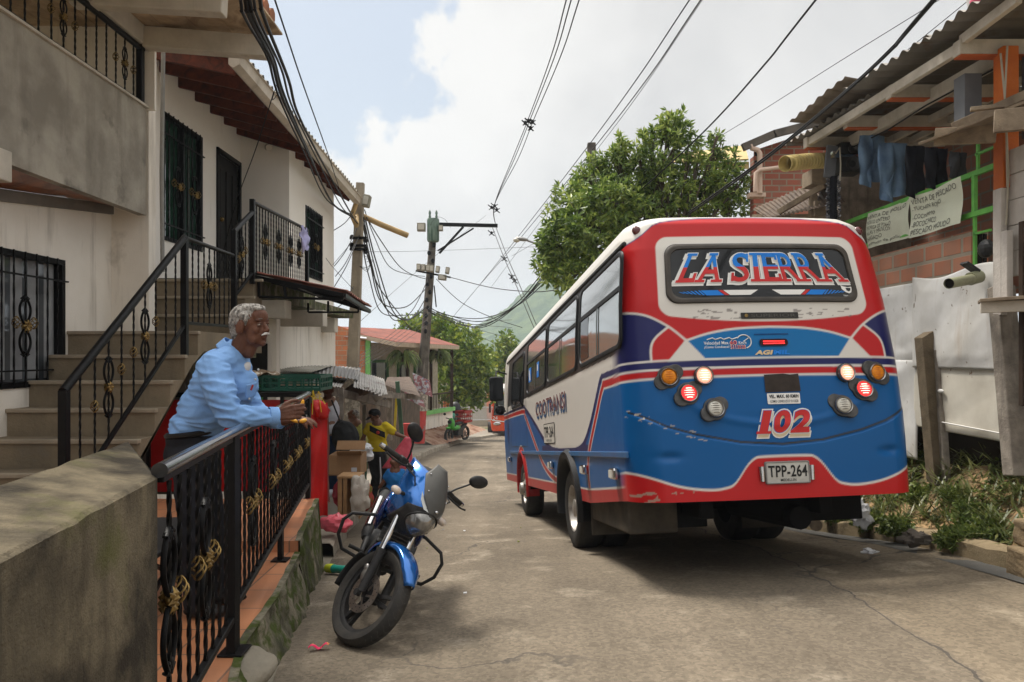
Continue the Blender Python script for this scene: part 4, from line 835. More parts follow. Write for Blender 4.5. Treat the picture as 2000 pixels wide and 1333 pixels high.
# shelters
stin = mat('corrugated_tin', (.42, .40, .37), .55, metal=.35, col2=(.26, .24, .22), ns=2, bump=.2, stain=((.2, .1, .06), 2.5, .6, .68))
dtin = mat('dark_tin', (.16, .12, .09), .7, metal=.2, col2=(.09, .06, .045), ns=3)
sh = thing('market_shelter', 'line of makeshift market shelters roofed with crumpled corrugated tin behind the square concrete pole', 'shelter', (-4, 14, -1))
def qc(a, b, c, d, n, m, nm='roof_sheet', amp=.007): o = corr(a, b, c, d, int(n*1.5), amp).build(nm, m, sh, smooth=80); return o
mossy = mat('mossy_sheet', (.38, .35, .30), .9, col2=(.22, .21, .17), ns=5, bump=.5)
qc(at(543, 725, 10.6), at(608, 727, 10.4), at(543, 696, 14), at(656, 713, 15), 12, mossy)
qc(at(556, 741, 10.2), at(666, 757, 10.4), at(556, 726, 13), at(680, 739, 14), 14, stin)
qc(at(607, 728, 11.5), at(700, 742, 11.5), at(607, 712, 14), at(705, 718, 15), 9, mat('grey_tin', (.2, .19, .18), .5, metal=.4))
qc(at(690, 757, 10.8), at(757, 770, 11.2), at(694, 724, 13), at(750, 740, 14), 9, stin)
qc(at(697, 748, 10.9), at(745, 775, 11), at(697, 756, 10.7), at(752, 762, 11.4), 5, stin, amp=.015)
qc(at(750, 752, 14), at(822, 775, 13), at(757, 737, 17), at(800, 736, 18), 13, dtin)
backm = mat('stall_planks', (.12, .085, .06), .9, col2=(.05, .038, .03), ns=4, streak=((.2, .15, .1), 8, .5, .7, .5))
mb = MB(); quad(mb, at(545, 1000, 16.5), at(735, 960, 19), at(735, 748, 19), at(545, 735, 16.5)); quad(mb, at(735, 960, 19), at(820, 850, 26), at(820, 750, 26), at(735, 748, 19)); mb.build('back_wall', backm, sh)
for (x, y0, y1, d, w) in ((667, 757, 900, 11, .06), (712, 775, 900, 12.9, .06), (738, 768, 880, 16, .08), (690, 770, 890, 15, .08), (645, 760, 900, 12, .08), (762, 765, 860, 16, .1), (604, 760, 800, 11, .08)):
    mb = MB(); mb.beam(at(x, y0, d), at(x-1, y1, d), w, w, (0, 1, 0)); mb.build('post', greywood, sh)
mb = MB(); mb.beam(at(776, 745, 13.5), at(787, 870, 13.6), .07, .07, (0, 1, 0)); mb.build('green_post', mat('green_post_paint', (.10, .17, .11), .7), sh)
mb = MB(); mb.beam(at(775, 770, 17), at(770, 850, 17), .05, .05, (0, 1, 0)); mb.build('yellow_post', mat('yellow_paint', (.5, .38, .03), .6), sh)
mb = MB(); mb.beam(at(640, 762, 11), at(760, 790, 13), .05, .12); mb.beam(at(700, 768, 12), at(822, 776, 14), .08, .1); mb.build('fascia_board', greywood, sh)
for i, (x, y, d, r, m) in enumerate(((700, 762, 12, .16, dtin), (722, 772, 12.5, .2, stin), (735, 776, 13, .15, mat('pale_plastic', (.5, .48, .44), .6)), (745, 770, 13, .12, dtin))):
    mb = MB(); mb.ell(at(x, y, d), (r*1.3, r, r*.6), n=12, m=8)
    for k, p in enumerate(mb.v): p = V(p); mb.v[k] = tuple(p+V((1, .5, 1))*.08*noise.noise(p*7))
    mb.build('bundle', m, sh)
mb = MB(); quad(mb, at(787, 858, 18.2), at(811, 858, 18.5), at(811, 828, 18.5), at(787, 828, 18.2)); mb.box(at(799, 843, 18.6), (.32, .5, .38)); 
tag(mb.build('red_counter', mat('worn_red_paint', (.42, .05, .045), .7, col2=(.3, .035, .03), ns=6, stain=((.05, .03, .03), 5, .6, .64))), 'worn red wooden counter beside the red painted pole foot', 'counter')
for i, (x, y, d, lab) in enumerate(((822, 752, 24, 'printed banner hanging on the red footed pole'), (805, 775, 22, 'smaller printed banner below the dark shelter eave'))):
    c = at(x, y, d); mb = MB(); mb.grid(lambda u, v: c+V(((u-.5)*.55+.1*v, .05*sin(u*7), (.5-v)*.55*(1-.3*i)-(u-.5)*.25)), 8, 8)
    tag(mb.build('banner', mat('printed_banner', (.42, .42, .44), .7, col2=(.28, .12, .13), ns=9, contrast=(.45, .5), stain=((.08, .2, .35), 8, .62, .64)), solid=.01), lab, 'banner')
# ---- poles
polec = mat('pole_concrete', (.33, .28, .21), .9, col2=(.22, .185, .14), ns=3, bump=.5, bs=30, streak=((.12, .1, .08), 8, .5, .7, .6))
pl = thing('utility_pole', 'square concrete utility pole between the awning and the brick house', 'utility pole', at(683, 860, 15))
mb = MB(); a, b = at(683, 880, 15), at(704, 358, 15); mb.tube([a, a.lerp(b, .5), b], [.175, .14, .105], 4, up=(1, 1, 0)); mb.build('shaft', polec, pl)
def lampbox(c, w=.3, h=.45, t=0, parent=None, nm='meter_box'):
    mb = MB(); mb.box(c, (w, .2, h), Euler((0, t, 0)).to_matrix()); o = mb.build(nm, mat('grey_box', (.28, .26, .2), .6, col2=(.2, .19, .15), ns=5), parent, bevel=.02)
    mb = MB(); mb.box(V(c)+V((0, -.11, 0)), (w*.7, .02, h*.65), Euler((0, t, 0)).to_matrix()); mb.build('window', mat('box_glass', (.5, .47, .4), .3), o, local=True); return o
lampbox(at(716, 393, 14.8), .14, .24, .2, pl)
for y, w in ((465, .2), (487, .16), (480, .1)):
    mb = MB(); c = at(700, y, 14.85); mb.box(c, (.34, .06, .05)); mb.ell(c+V((.15, 0, -.05)), .05, n=8, m=6); mb.ell(c+V((-.13, 0, .03)), .04, n=8, m=6); mb.build('bracket', black_iron, pl)
mb = MB(); c = at(688, 800, 14.82); mb.box(c, (.3, .02, 1.5)); mb.build('pasted_posters', mat('old_posters', (.42, .38, .32), .9, col2=(.2, .18, .15), ns=9, contrast=(.45, .55)), pl)
pl2 = thing('utility_pole', 'tall dark utility pole with crossarm and transformer, its foot painted red', 'utility pole', at(816, 862, 27))
woodpole = mat('dark_pole', (.13, .115, .095), .9, col2=(.06, .052, .045), ns=4, bump=.5, streak=((.3, .27, .23), 9, .55, .7, .6))
a, b = at(816, 865, 27), at(848, 430, 27); mb = MB(); mb.tube([a.lerp(b, t) for t in (.27, .6, 1)], [.2, .16, .12], 12); mb.build('shaft', woodpole, pl2, smooth=50)
mb = MB(); mb.tube([a, a.lerp(b, .14), a.lerp(b, .27)], [.25, .235, .2], 12); mb.build('painted_foot', mat('red_pole_paint', (.45, .06, .05), .7, col2=(.36, .045, .04), ns=4, stain=((.2, .18, .16), 4, .6, .66)), pl2, smooth=50)
mb = MB(); mb.tube([a.lerp(b, .145), a.lerp(b, .255)], [.247, .225], 12); mb.build('poster', mat('old_posters', (.4, .38, .33)), pl2, smooth=50)
mb = MB(); mb.beam(at(838, 438, 27), at(972, 441, 27), .12, .12); mb.beam(at(905, 443, 27), at(858, 495, 27), .05, .08); mb.beam(at(855, 490, 26.9), at(925, 446, 26.9), .05, .05); mb.build('crossarm', black_iron, pl2)
mb = MB(); c = at(846, 450, 26.8); mb.lathe([(.001, .42), (.2, .42), (.22, .36), (.22, -.36), (.19, -.42), (.001, -.42)], 20, M4.Translation(c))
for dx in (-.12, .12): mb.lathe([(.03, .4), (.05, .5), (.03, .55), (.05, .62), (.02, .72)], 8, M4.Translation(c+V((dx, 0, 0))))
mb.build('transformer', mat('transformer_green', (.15, .21, .165), .5, col2=(.1, .15, .12), ns=4, streak=((.02, .06, .04), 10, .5, .6, .8)), pl2, smooth=40)
lampbox(at(823, 444, 26.8), .3, .3, 0, pl2); lampbox(at(861, 446, 26.7), .15, .2, 0, pl2)
for x in (818, 827, 836, 843, 855, 874): lampbox(at(x, 522+(x-818)*.12, 26.5), .15 if x < 850 else .14, .24, .15 if x > 850 else 0, pl2)
lampbox(at(864, 542, 26.5), .3, .2, .1, pl2)
mb = MB(); mb.beam(at(812, 529, 26.7), at(880, 542, 26.7), .05, .06); mb.beam(at(848, 300+258, 26.6), at(852, 600, 26.6), .04, .04, (0, 1, 0))
for k in range(12):
    t = .5+k*.035; c = a.lerp(b, t)+V((0, -.16, 0)); mb.ell(c+V((.08*sin(k*3), 0, 0)), (.07, .05, .09), n=6, m=5)
mb.build('brackets', black_iron, pl2)
mb = MB(); mb.beam(at(1155, 280, 22), at(1160, 600, 22), .24, .24, (0, 1, 0)); tag(mb.build('wooden_pole', woodpole, bevel=.02), 'plain square grey pole sticking out of the right hand tree', 'pole')
lm = thing('street_lamp', 'street lamp head on a curved arm in front of the right hand tree', 'street lamp', at(1085, 560, 21))
mb = MB(); mb.tube([at(1100, 600, 21.5), at(1075, 520, 21), at(1060, 495, 21), at(1045, 475, 21), at(1030, 470, 21)], .03, 8); mb.tube([at(1100, 600, 21.5), V((1.5, 21.5, -1.7))], .07, 8); mb.build('arm', mat('galvanised', (.3, .3, .29), .5, metal=.6), lm, smooth=50)
mb = MB(); mb.ell(at(1019, 467, 21), (.2, .1, .06), Euler((0, .15, 0)).to_matrix()); mb.build('lamp_head', mat('galvanised', (.3, .3, .29)), lm, smooth=50)
mb = MB(); mb.ell(at(1009, 469, 21), (.1, .09, .07)); mb.build('lamp_glass', mat('lamp_glass', (.6, .58, .5), .2), lm, smooth=50)
# ---- end of the street
mb = MB(); mb.bb((-6, 58, -4.5), (1.5, 58.4, -1.9)); mb.bb((-6, 70, -4.5), (4, 70.3, -.9))
tag(mb.build('roadside_wall', mat('pale_far_wall', (.5, .43, .34), .9, col2=(.4, .34, .27), ns=.6)), 'low cream wall closing the far end of the street', 'wall')
fb = thing('crowd_barrier', 'white steel crowd barriers lined up at the bend of the street', 'barrier', at(930, 822, 45))
mb = MB(); p, q = at(858, 825, 43), at(962, 822, 46)
for i in range(60): t = i/59; c = p.lerp(q, t); mb.beam(c+V((0, 0, .05)), c+V((0, 0, .85)), .025, .025, (0, 1, 0))
mb.beam(p+V((0, 0, .85)), q+V((0, 0, .85)), .05, .05); mb.beam(p+V((0, 0, .08)), q+V((0, 0, .08)), .05, .05); mb.build('bars', mat('white_steel', (.55, .56, .56), .5), fb)
mb = MB(); mb.bb(at(866, 812, 48), V(at(884, 765, 48))+V((0, .3, 0))); tag(mb.build('orange_kiosk', mat('orange_paint', (.55, .16, .04), .6)), 'small orange kiosk glimpsed under the trees', 'kiosk')
# orange bus
ob = thing('far_bus', 'orange and white bus coming up the street, half hidden by the striped bus', 'bus', (-.05, 46, -3.54), (0, 0, R_(4)))
orm = mat('orange_bus_paint', (.62, .075, .02), .25, coat=.5, col2=(.55, .06, .018))
mb = MB(); sec = [(-1.2, .35), (-1.25, .9), (-1.23, 1.9), (-1.12, 2.75), (-.9, 2.95), (.9, 2.95), (1.12, 2.75), (1.23, 1.9), (1.25, .9), (1.2, .35)]
def obf(y, k): return [(x*k, y+(max(0, z-1.3))*.12*(y < 1), z) for x, z in sec]
rows = [obf(0, .94), obf(.08, 1), obf(8, 1)]
mb.add([p for r in rows for p in r], [(i*10+j, i*10+(j+1) % 10, (i+1)*10+(j+1) % 10, (i+1)*10+j) for i in range(2) for j in range(10)]+[tuple(range(10))]); mb.build('body', orm, ob, local=True, bevel=.03)
mb = MB(); mb.add([(-1.1, -.03, 1.3), (1.1, -.03, 1.3), (1.0, .14, 2.6), (-1.0, .14, 2.6)], [(0, 1, 2, 3)]); mb.build('windscreen', glass_dark, ob, local=True)
mb = MB(); mb.bb((-1.12, .05, 2.68), (1.12, 6, 3.0)); mb.build('roof_cap', mat('white_gloss', (.7, .7, .68), .3), ob, local=True, bevel=.08)
mb = MB(); mb.add([(-1.18, -.012, .95), (-.2, -.012, .85), (-.2, -.012, .9), (-1.18, -.012, 1.03)], [(0, 1, 2, 3)]); mb.build('stripe', mat('white_gloss', (.7, .7, .68)), ob, local=True)
for s in (-1, 1):
    mb = MB(); mb.ell((s*.88, .0, .78), (.24, .06, .12)); mb.build('headlight', steel, ob, local=True, smooth=60)
    mb = MB(); mb.lathe([(.2, 0), (.45, 0), (.48, .06), (.48, .22), (.45, .28)], 20, M4.Translation((s*1.1, 1.6, .3)) @ M4.Rotation(s*pi/2, 4, 'Y')); mb.build('wheel', rubber, ob, local=True, smooth=40)
    mb = MB(); mb.box((s*1.33, -.15, 1.75), (.14, .1, .55)); mb.build('mirror', blackplastic, ob, local=True, bevel=.03)
text('24', .32, 'number', mat('white_gloss', (.7, .7, .68)), ob, M4.Translation((-1.0, -.02, 1.12)) @ M4.Rotation(pi/2, 4, 'X'))
# green motorbike + cart
def small_bike(loc, rz):
    r = thing('motorbike', 'small green motorbike with a red crate on its rack, parked on the far pavement', 'motorbike', loc, (0, 0, rz))
    for x in (0, 1.25):
        mb = MB(); M = M4.Translation((x, 0, .3)) @ M4.Rotation(pi/2, 4, 'X'); mb.lathe([(.22, -.04), (.29, -.045), (.31, 0), (.29, .045), (.22, .04), (.22, -.04)], 20, M)
        for k in range(6): mb.beam((x, 0, .3), (x+.23*cos(k*pi/3), 0, .3+.23*sin(k*pi/3)), .02, .015, (0, 1, 0))
        mb.build('wheel', rubber, r, local=True, smooth=50)
    gm = mat('green_bike_paint', (.06, .32, .04), .3, coat=.5)
    mb = MB(); mb.beam((0, 0, .3), (.25, 0, .95), .1, .06, (0, 1, 0)); mb.tube([(.3, 0, .85), (.5, 0, .5), (.9, 0, .5), (1.3, 0, .7)], [.08, .09, .1, .08], 8); mb.box((.7, 0, .38), (.35, .25, .25)); mb.build('frame', blackplastic, r, local=True)
    mb = MB(); mb.ell((.18, 0, .75), (.12, .16, .26)); mb.ell((.55, 0, .58), (.3, .12, .12)); mb.ell((-.02, 0, .62), (.2, .07, .05)); mb.build('fairing', gm, r, local=True, smooth=60)
    mb = MB(); mb.ell((.85, 0, .74), (.38, .13, .07)); mb.build('seat', rubber, r, local=True, smooth=60)
    mb = MB(); mb.tube([(.3, -.33, .98), (.2, 0, .95), (.3, .33, .98)], .018, 6); mb.ell((.15, -.3, 1.15), (.03, .07, .05)); mb.ell((.15, .3, 1.15), (.03, .07, .05)); mb.ell((.06, 0, .85), (.06, .1, .08)); mb.build('handlebar', blackplastic, r, local=True)
    return r
gb = small_bike((-2.55, 30.0, pz(0, 30)), R_(62))
crate('crate', 'red plastic crate strapped on the rack of the green motorbike', tuple(V((-2.02, 31.1, pz(0, 31)+.8))), (.62, .45, .5), mat('red_plastic', (.30, .025, .02), .45), R_(62), 5)
ct = thing('covered_cart', 'hand cart covered by a green tarpaulin on the far pavement', 'cart', (-3.2, 33, pz(0, 33)))
mb = MB(); mb.ell((-3.2, 33, pz(0, 33)+.75), (.75, .55, .5), n=16, m=10)
for i, p in enumerate(mb.v): p = V(p); mb.v[i] = tuple(p+V((1, .5, 1))*.16*noise.noise(p*3))
mb.build('tarpaulin', mat('green_tarpaulin', (.02, .13, .08), .5), ct, smooth=60)
for x in (-3.6, -2.8):
    mb = MB(); mb.lathe([(.12, -.03), (.2, -.03), (.22, 0), (.2, .03), (.12, .03)], 16, M4.Translation((x, 32.4, pz(0, 33)+.22)) @ M4.Rotation(pi/2, 4, 'X')); mb.build('wheel', rubber, ct)
mb = MB(); mb.bb((-3.8, 32.6, pz(0, 33)+.3), (-2.6, 33.4, pz(0, 33)+.5)); mb.build('bed', blackplastic, ct)
mb = MB(); c = at(888, 805, 34); mb.ell(c, (.35, .3, .5))
for i, p in enumerate(mb.v): p = V(p); mb.v[i] = tuple(p+V((1, .5, 1))*.12*noise.noise(p*4))
tag(mb.build('black_bundle', blackplastic, smooth=60), 'black wrapped bundle piled between the cart and the green motorbike', 'bundle')
# hanging plants on the balcony
leafP = leafmat('leaf_fern', (.05, .09, .02), (.12, .17, .04), (.26, .30, .09), 2)
for x, y, s, lab in ((788, 700, .6, 'large spiky hanging fern on the balcony of the brick house'), (857, 695, .5, 'second hanging fern near the right end of the green trimmed balcony')):
    c = at(x, y, 26 if x < 800 else 30); t = thing('hanging_plant', lab, 'plant', c); mb = MB()
    rr = random.Random(x)
    for k in range(90):
        a = rr.uniform(0, 2*pi); L_ = s*rr.uniform(.7, 1.2); up_ = rr.uniform(.1, .6)*s
        P = [c+V((cos(a)*L_*u, sin(a)*L_*u*.7, up_*sin(u*pi*.75)*1.2-.75*s*u*u)) for u in (0, .25, .5, .75, 1)]
        mb.tube(P, [.02, .03, .028, .02, .004], 3)
    mb.build('fronds', leafP, t)
    mb = MB(); mb.lathe([(.12, 0), (.16, .18), (.001, .18)], 12, M4.Translation(c+V((0, 0, -.12)))); mb.build('pot', dbr, t)
# ---- cables
cabm = mat('cable', (.016, .016, .017), .6); cabg = mat('thin_cable', (.07, .07, .075), .6)
def cable(pts, r, label, group=None, m=None, name='overhead_cable'):
    P = [at(*p) for p in pts]; out = []
    if pts[0][1] < 0: P.insert(0, P[0]+(P[0]-P[1])*(8/max(1, (P[0]-P[1]).length)))      # carries on past the viewer
    for i in range(len(P)-1):
        p0 = P[max(0, i-1)]; p1 = P[i]; p2 = P[i+1]; p3 = P[min(len(P)-1, i+2)]
        for k in range(8):
            t = k/8; out.append(.5*((2*p1)+(p2-p0)*t+(2*p0-5*p1+4*p2-p3)*t*t+(3*p1-p0-3*p2+p3)*t**3))
    out.append(P[-1]); mb = MB(); mb.tube(out, r, 5); tag(mb.build(name, m or cabm, smooth=80), label, 'cable', group)
G1 = 'black cables swooping past the white house eave to the concrete pole'
for k, (x0, x1, y1, x2, y2, r) in enumerate(((474, 545, 190, 640, 392, .011), (484, 553, 195, 652, 400, .016), (492, 556, 188, 648, 395, .012), (500, 572, 212, 668, 405, .010), (512, 585, 230, 690, 425, .013))):
    cable([(x0-12, -40, 4.2), (x0+2, 30, 4.6), (x1-22, y1-75, 6), (x1, y1, 7.2), ((x1+x2)/2+2, (y1+y2)/2+8, 10), (x2, y2, 13.5), (700, 425+3*k, 14.9)], r, 'thick black cable of the bundle swooping past the gutter of the white house', G1)
cable([(530, -20, 5), (590, 160, 7), (640, 300, 10), (668, 385, 14)], .007, 'single thin cable left of the big cloud, descending to the square pole')
cable([(535, 180, 7.6), (500, 290, 8.4), (460, 400, 9.2), (432, 510, 9.8)], .006, 'loose wire hanging diagonally across the door of the white house')
cable([(538, 130, 7), (548, 170, 7.4), (532, 195, 7.6), (545, 150, 7)], .004, 'small loop of loose wire tied to the thick cable bundle')
G2 = 'cables fanning from the top of the frame to the crossarm'
for x0, xm, d0 in ((1106, 1031, 10), (1116, 1035, 10), (1132, 1042, 10)): cable([(x0+4, -15, d0), ((x0+xm)/2+8, 110, 14), (xm, 235, 19), (xm-30, 310, 22), (966, 400, 25), (968, 440, 27)], .011, 'overhead line running from the top centre of the sky down to the crossarm end', G2)
mb = MB()
for x, y, d in ((1032, 236, 19), (1026, 240, 19), (1040, 238, 19), (1036, 250, 19.2), (966, 402, 25), (970, 410, 25), (960, 405, 25), (1000, 540, 23), (960, 455, 26), (1005, 548, 23), (985, 505, 25)): mb.ell(at(x, y, d), (.045, .04, .06), n=8, m=5); mb.beam(at(x-7, y-5, d), at(x+6, y+6, d), .03, .03); mb.beam(at(x-5, y+5, d), at(x+6, y-3, d), .025, .025)
tag(mb.build('line_insulators', black_iron), 'dark insulators and clamps on the overhead lines by the crossarm', 'insulators')
G3 = 'twin lines dropping right from the crossarm towards the bus roof'
for dx in (0, 7): cable([(962+dx, 445, 26.5), (985+dx, 505, 24), (1005+dx, 550, 22), (1030+dx, 610, 20), (1045+dx, 645, 19)], .012, 'line dropping from the crossarm end behind the front of the striped bus', G3)
G4 = 'pair of thin parallel lines rising to the upper right'
for dx in (0, 22): cable([(1360+dx, -20, 9), (1240+dx*.9, 160, 12), (1130+dx*.6, 310, 17), (1010+dx*.3, 465, 25), (930, 565, 34), (880, 625, 42)], .009, 'thin line of the parallel pair crossing left of the right hand tree', G4)
cable([(1385, -20, 10), (1250, 180, 13), (1160, 300, 18), (1050, 440, 24), (960, 560, 32)], .006, 'thinnest line, just right of the parallel pair and behind the plain pole', m=cabg)
cable([(1605, -15, 7), (1490, 130, 8.5), (1370, 262, 10.5), (1225, 395, 13), (1060, 540, 17)], .011, 'black cable crossing in front of the right hand tree to the top edge')
G5 = 'heavy black cables above the tin roofed shack'
for k in range(2): cable([(1838+k*6, -20, 5.5), (1740, 95+4*k, 6.5), (1620-2*k, 205+5*k, 7.6), (1480, 318+5*k, 9.2), (1345, 415+4*k, 11)], .012, 'heavy black cable between the shack roof and the right hand tree', G5)
cable([(1850, -10, 8), (1640, 120, 10), (1420, 258, 13), (1200, 385, 17), (1000, 500, 22)], .005, 'hairline wire crossing from the shack roof towards the tree top', m=cabg)
cable([(1905, -10, 8), (1720, 140, 9), (1560, 262, 10.5), (1440, 350, 12)], .005, 'thin grey wire running just above the shack roof', m=cabg)
cable([(1882, 30, 6.4), (1860, 48, 6.6), (1840, 68, 6.8), (1800, 90, 7)], .004, 'thin green clothes line with pegs above the shack roof', m=mat('green_wire', (.03, .14, .09), .6), name='clothes_line')
G6 = 'sagging cables from the dark pole to the right'
for k, (y0, ym, y1) in enumerate(((600, 628, 540), (604, 634, 535), (608, 640, 530), (598, 622, 548), (606, 637, 522))): cable([(836, y0, 26.7), (870, y0+14+k, 26), (940, ym, 24), (1010, (ym+y1)/2+12, 22), (1068, y1, 20), (1100, y1-30, 19)], .014, 'sagging black cable between the dark pole and the street lamp', G6)
cable([(850, 535, 26.6), (880, 542, 26), (960, 562, 23), (1040, 570, 20), (1090, 566, 18)], .013, 'slack cable from the meter boxes of the dark pole to the tree')
cable([(852, 545, 26.6), (900, 590, 26), (960, 620, 25), (1020, 640, 24)], .012, 'cable slanting down right from the meter boxes')
cable([(840, 600, 26.6), (900, 640, 27), (960, 668, 28), (990, 690, 30)], .008, 'thin cable dropping towards the far tree', m=cabg)
for k, (y0, y1) in enumerate(((608, 640), (612, 662), (604, 625))): cable([(838, y0, 26.7), (900, y0+22, 25), (1000, y1, 22)], .007, 'thin wire low between the dark pole and the bus mirror', 'thin wires low beside the bus', m=cabg)
G7 = 'slack cables hanging between the two poles'
for k, (xa, ya, xm, ym, xb, yb, r) in enumerate(((712, 440, 745, 590, 835, 560, .012), (708, 430, 752, 600, 832, 600, .014), (714, 430, 770, 612, 830, 585, .012), (710, 425, 765, 622, 836, 545, .010), (706, 445, 740, 560, 800, 640, .012), (716, 425, 780, 520, 832, 545, .009), (712, 410, 760, 520, 830, 540, .008), (708, 480, 745, 610, 828, 610, .010))):
    cable([(xa, ya, 15), ((xa+xm)/2-6, (ya+ym)/2-5, 17), (xm, ym, 20), ((xm+xb)/2+4, (ym+yb)/2+ (24 if k < 4 else 6), 23.5), (xb, yb, 26.6)], r*1.35, 'slack black cable hanging in a loop between the two utility poles', G7)
G8 = 'thin wires from the white house corner to the square pole'
for k, (x0, y0, x1, y1) in enumerate(((652, 450, 700, 400), (653, 520, 700, 440), (653, 560, 702, 460), (652, 605, 690, 560), (655, 540, 696, 470), (600, 450, 690, 565), (530, 640, 690, 470))): cable([(x0, y0, 13.5), ((x0+x1)/2, (y0+y1)/2+8, 14), (x1, y1, 14.9)], .008 if k < 5 else .005, 'thin wire strung between the corner of the white house and the square pole', G8)
cable([(708, 492, 15), (800, 491, 22), (900, 488, 27), (1050, 482, 22)], .006, 'nearly level thin wire crossing behind the dark pole', m=cabg)
cable([(690, 640, 15), (780, 560, 22), (850, 500, 27), (950, 420, 30)], .006, 'faint rising wire behind the two poles', m=cabg)
for k in range(5): cable([(700, 720-6*k, 15), (770, 680-8*k, 20), (840, 630-10*k, 26)], .006, 'thin drop wire between the shelters and the dark pole', 'drop wires above the market shelters', m=cabg)
for k in range(3): cable([(712+2*k, 500+6*k, 14.9), (722+3*k, 508, 14.9), (718, 530-4*k, 14.9), (702, 520, 14.9)], .005, 'coiled spare wire on the square pole', 'coils of spare wire on the square pole')
cable([(840, 440, 26.5), (852, 425, 26.5), (868, 428, 26.5), (880, 445, 26.5)], .006, 'short looped lead above the transformer')
# ================================================================ STRIPED BUS
BR = (Euler((0, 0, R_(6.64))).to_matrix() @ Euler((R_(-7.21), 0, 0)).to_matrix() @ Euler((0, R_(-.956), 0)).to_matrix()).to_euler()
bus = thing('striped_bus', 'blue, red and white minibus lettered LA SIERRA, number 102 on its back', 'bus', (1.893, 5.0, .0146), BR)
WZ = ([.4, 1.0, 1.6, 2.0, 2.4, 2.5, 2.57, 2.62, 2.66, 2.69, 2.70], [1.03, 1.05, 1.05, 1.035, 1.0, .985, .955, .92, .85, .68, .3])
LZ = ([.4, 1.2, 1.5, 2.0, 2.4, 2.6, 2.66, 2.69, 2.7], [0, 0, .02, .08, .15, .20, .25, .4, .7])
def wz(z): return np.interp(z, *WZ)
def seamz(x): return np.interp(abs(x), [0, .3, .6, .8, .95, 1.06], [.968, .99, 1.05, 1.11, 1.18, 1.23])
def rear_y(x, z, rc=.2):
    w = wz(z); a = np.abs(x); y = np.interp(z, *LZ)+.07*(np.minimum(a, w)/1.05)**2
    t = np.clip((a-(w-rc))/rc, 0, 1); y = y+rc*(1-np.sqrt(np.maximum(0, 1-t*t)))
    s = np.clip((seamz(x)-z)/.018, 0, 1); y = y-.028*s*s*(3-2*s)*(1-t)
    for sx in (-1, 1): y = y+.022*np.exp(-(((x-sx*.80)/.075)**2+((z-.90)/.028)**2))
    r = np.abs(np.sqrt((x/1.0)**2+((z-1.52)/.52)**2)-.80)     # moulded crease round the lamps
    y = y-.010*np.exp(-(r/.05)**2)*(z < 1.42)*(z > 1.0)
    return y
def RP(x, z, o=0): return V((x, float(rear_y(np.array(x), np.array(z)))-o, z))
def SP(y, z, o=0, s=-1): return V((s*(float(wz(z))+o), y, z))
WHT = (.60, .57, .52); RED = (.42, .010, .011); NVY = (.012, .014, .085); BLU = (.0, .082, .26); BLK = (.016, .016, .017)
def lay(C, m, col): C[:] = C*(1-m[:, None])+np.array(col)[None]*m[:, None]
def ss(d, e=.004): return np.clip(.5-d/(2*e), 0, 1)         # 1 inside (d<0)
def pseg(px_, pz_, pts):
    "distance to a polyline"
    D = np.full(px_.shape, 9.)
    for (a, b), (c, d) in zip(pts, pts[1:]):
        vx, vz = c-a, d-b; t = np.clip(((px_-a)*vx+(pz_-b)*vz)/(vx*vx+vz*vz+1e-9), 0, 1); D = np.minimum(D, np.hypot(px_-a-t*vx, pz_-b-t*vz))
    return D
def inpoly(x, z, P):
    c = np.zeros(x.shape, bool); n = len(P)
    for i in range(n):
        x0, z0 = P[i]; x1, z1 = P[(i+1) % n]
        k = ((z0 > z) != (z1 > z)) & (x < (x1-x0)*(z-z0)/((z1-z0)+1e-12)+x0); c ^= k
    return c
def sdpoly(x, z, P): d = pseg(x, z, list(P)+[P[0]]); return np.where(inpoly(x, z, P), -d, d)
def smooth_pts(P, n=6):
    out = []
    for i in range(len(P)-1):
        p0, p1, p2, p3 = P[max(0, i-1)], P[i], P[i+1], P[min(len(P)-1, i+2)]
        for k in range(n):
            t = k/n; out.append(tuple(.5*((2*p1[j])+(p2[j]-p0[j])*t+(2*p0[j]-5*p1[j]+4*p2[j]-p3[j])*t*t+(p3[j]-3*p2[j]+3*p1[j]-p0[j])*t**3) for j in (0, 1)))
    return out+[tuple(P[-1])]
def chips(x, z, fx, fz, m):
    out = np.zeros(len(x)); idx = np.nonzero(m)[0]
    for i in idx: out[i] = noise.noise((x[i]*fx, z[i]*fz, 3.3))+.4*noise.noise((x[i]*fx*3, z[i]*fz*3, 7))
    return out
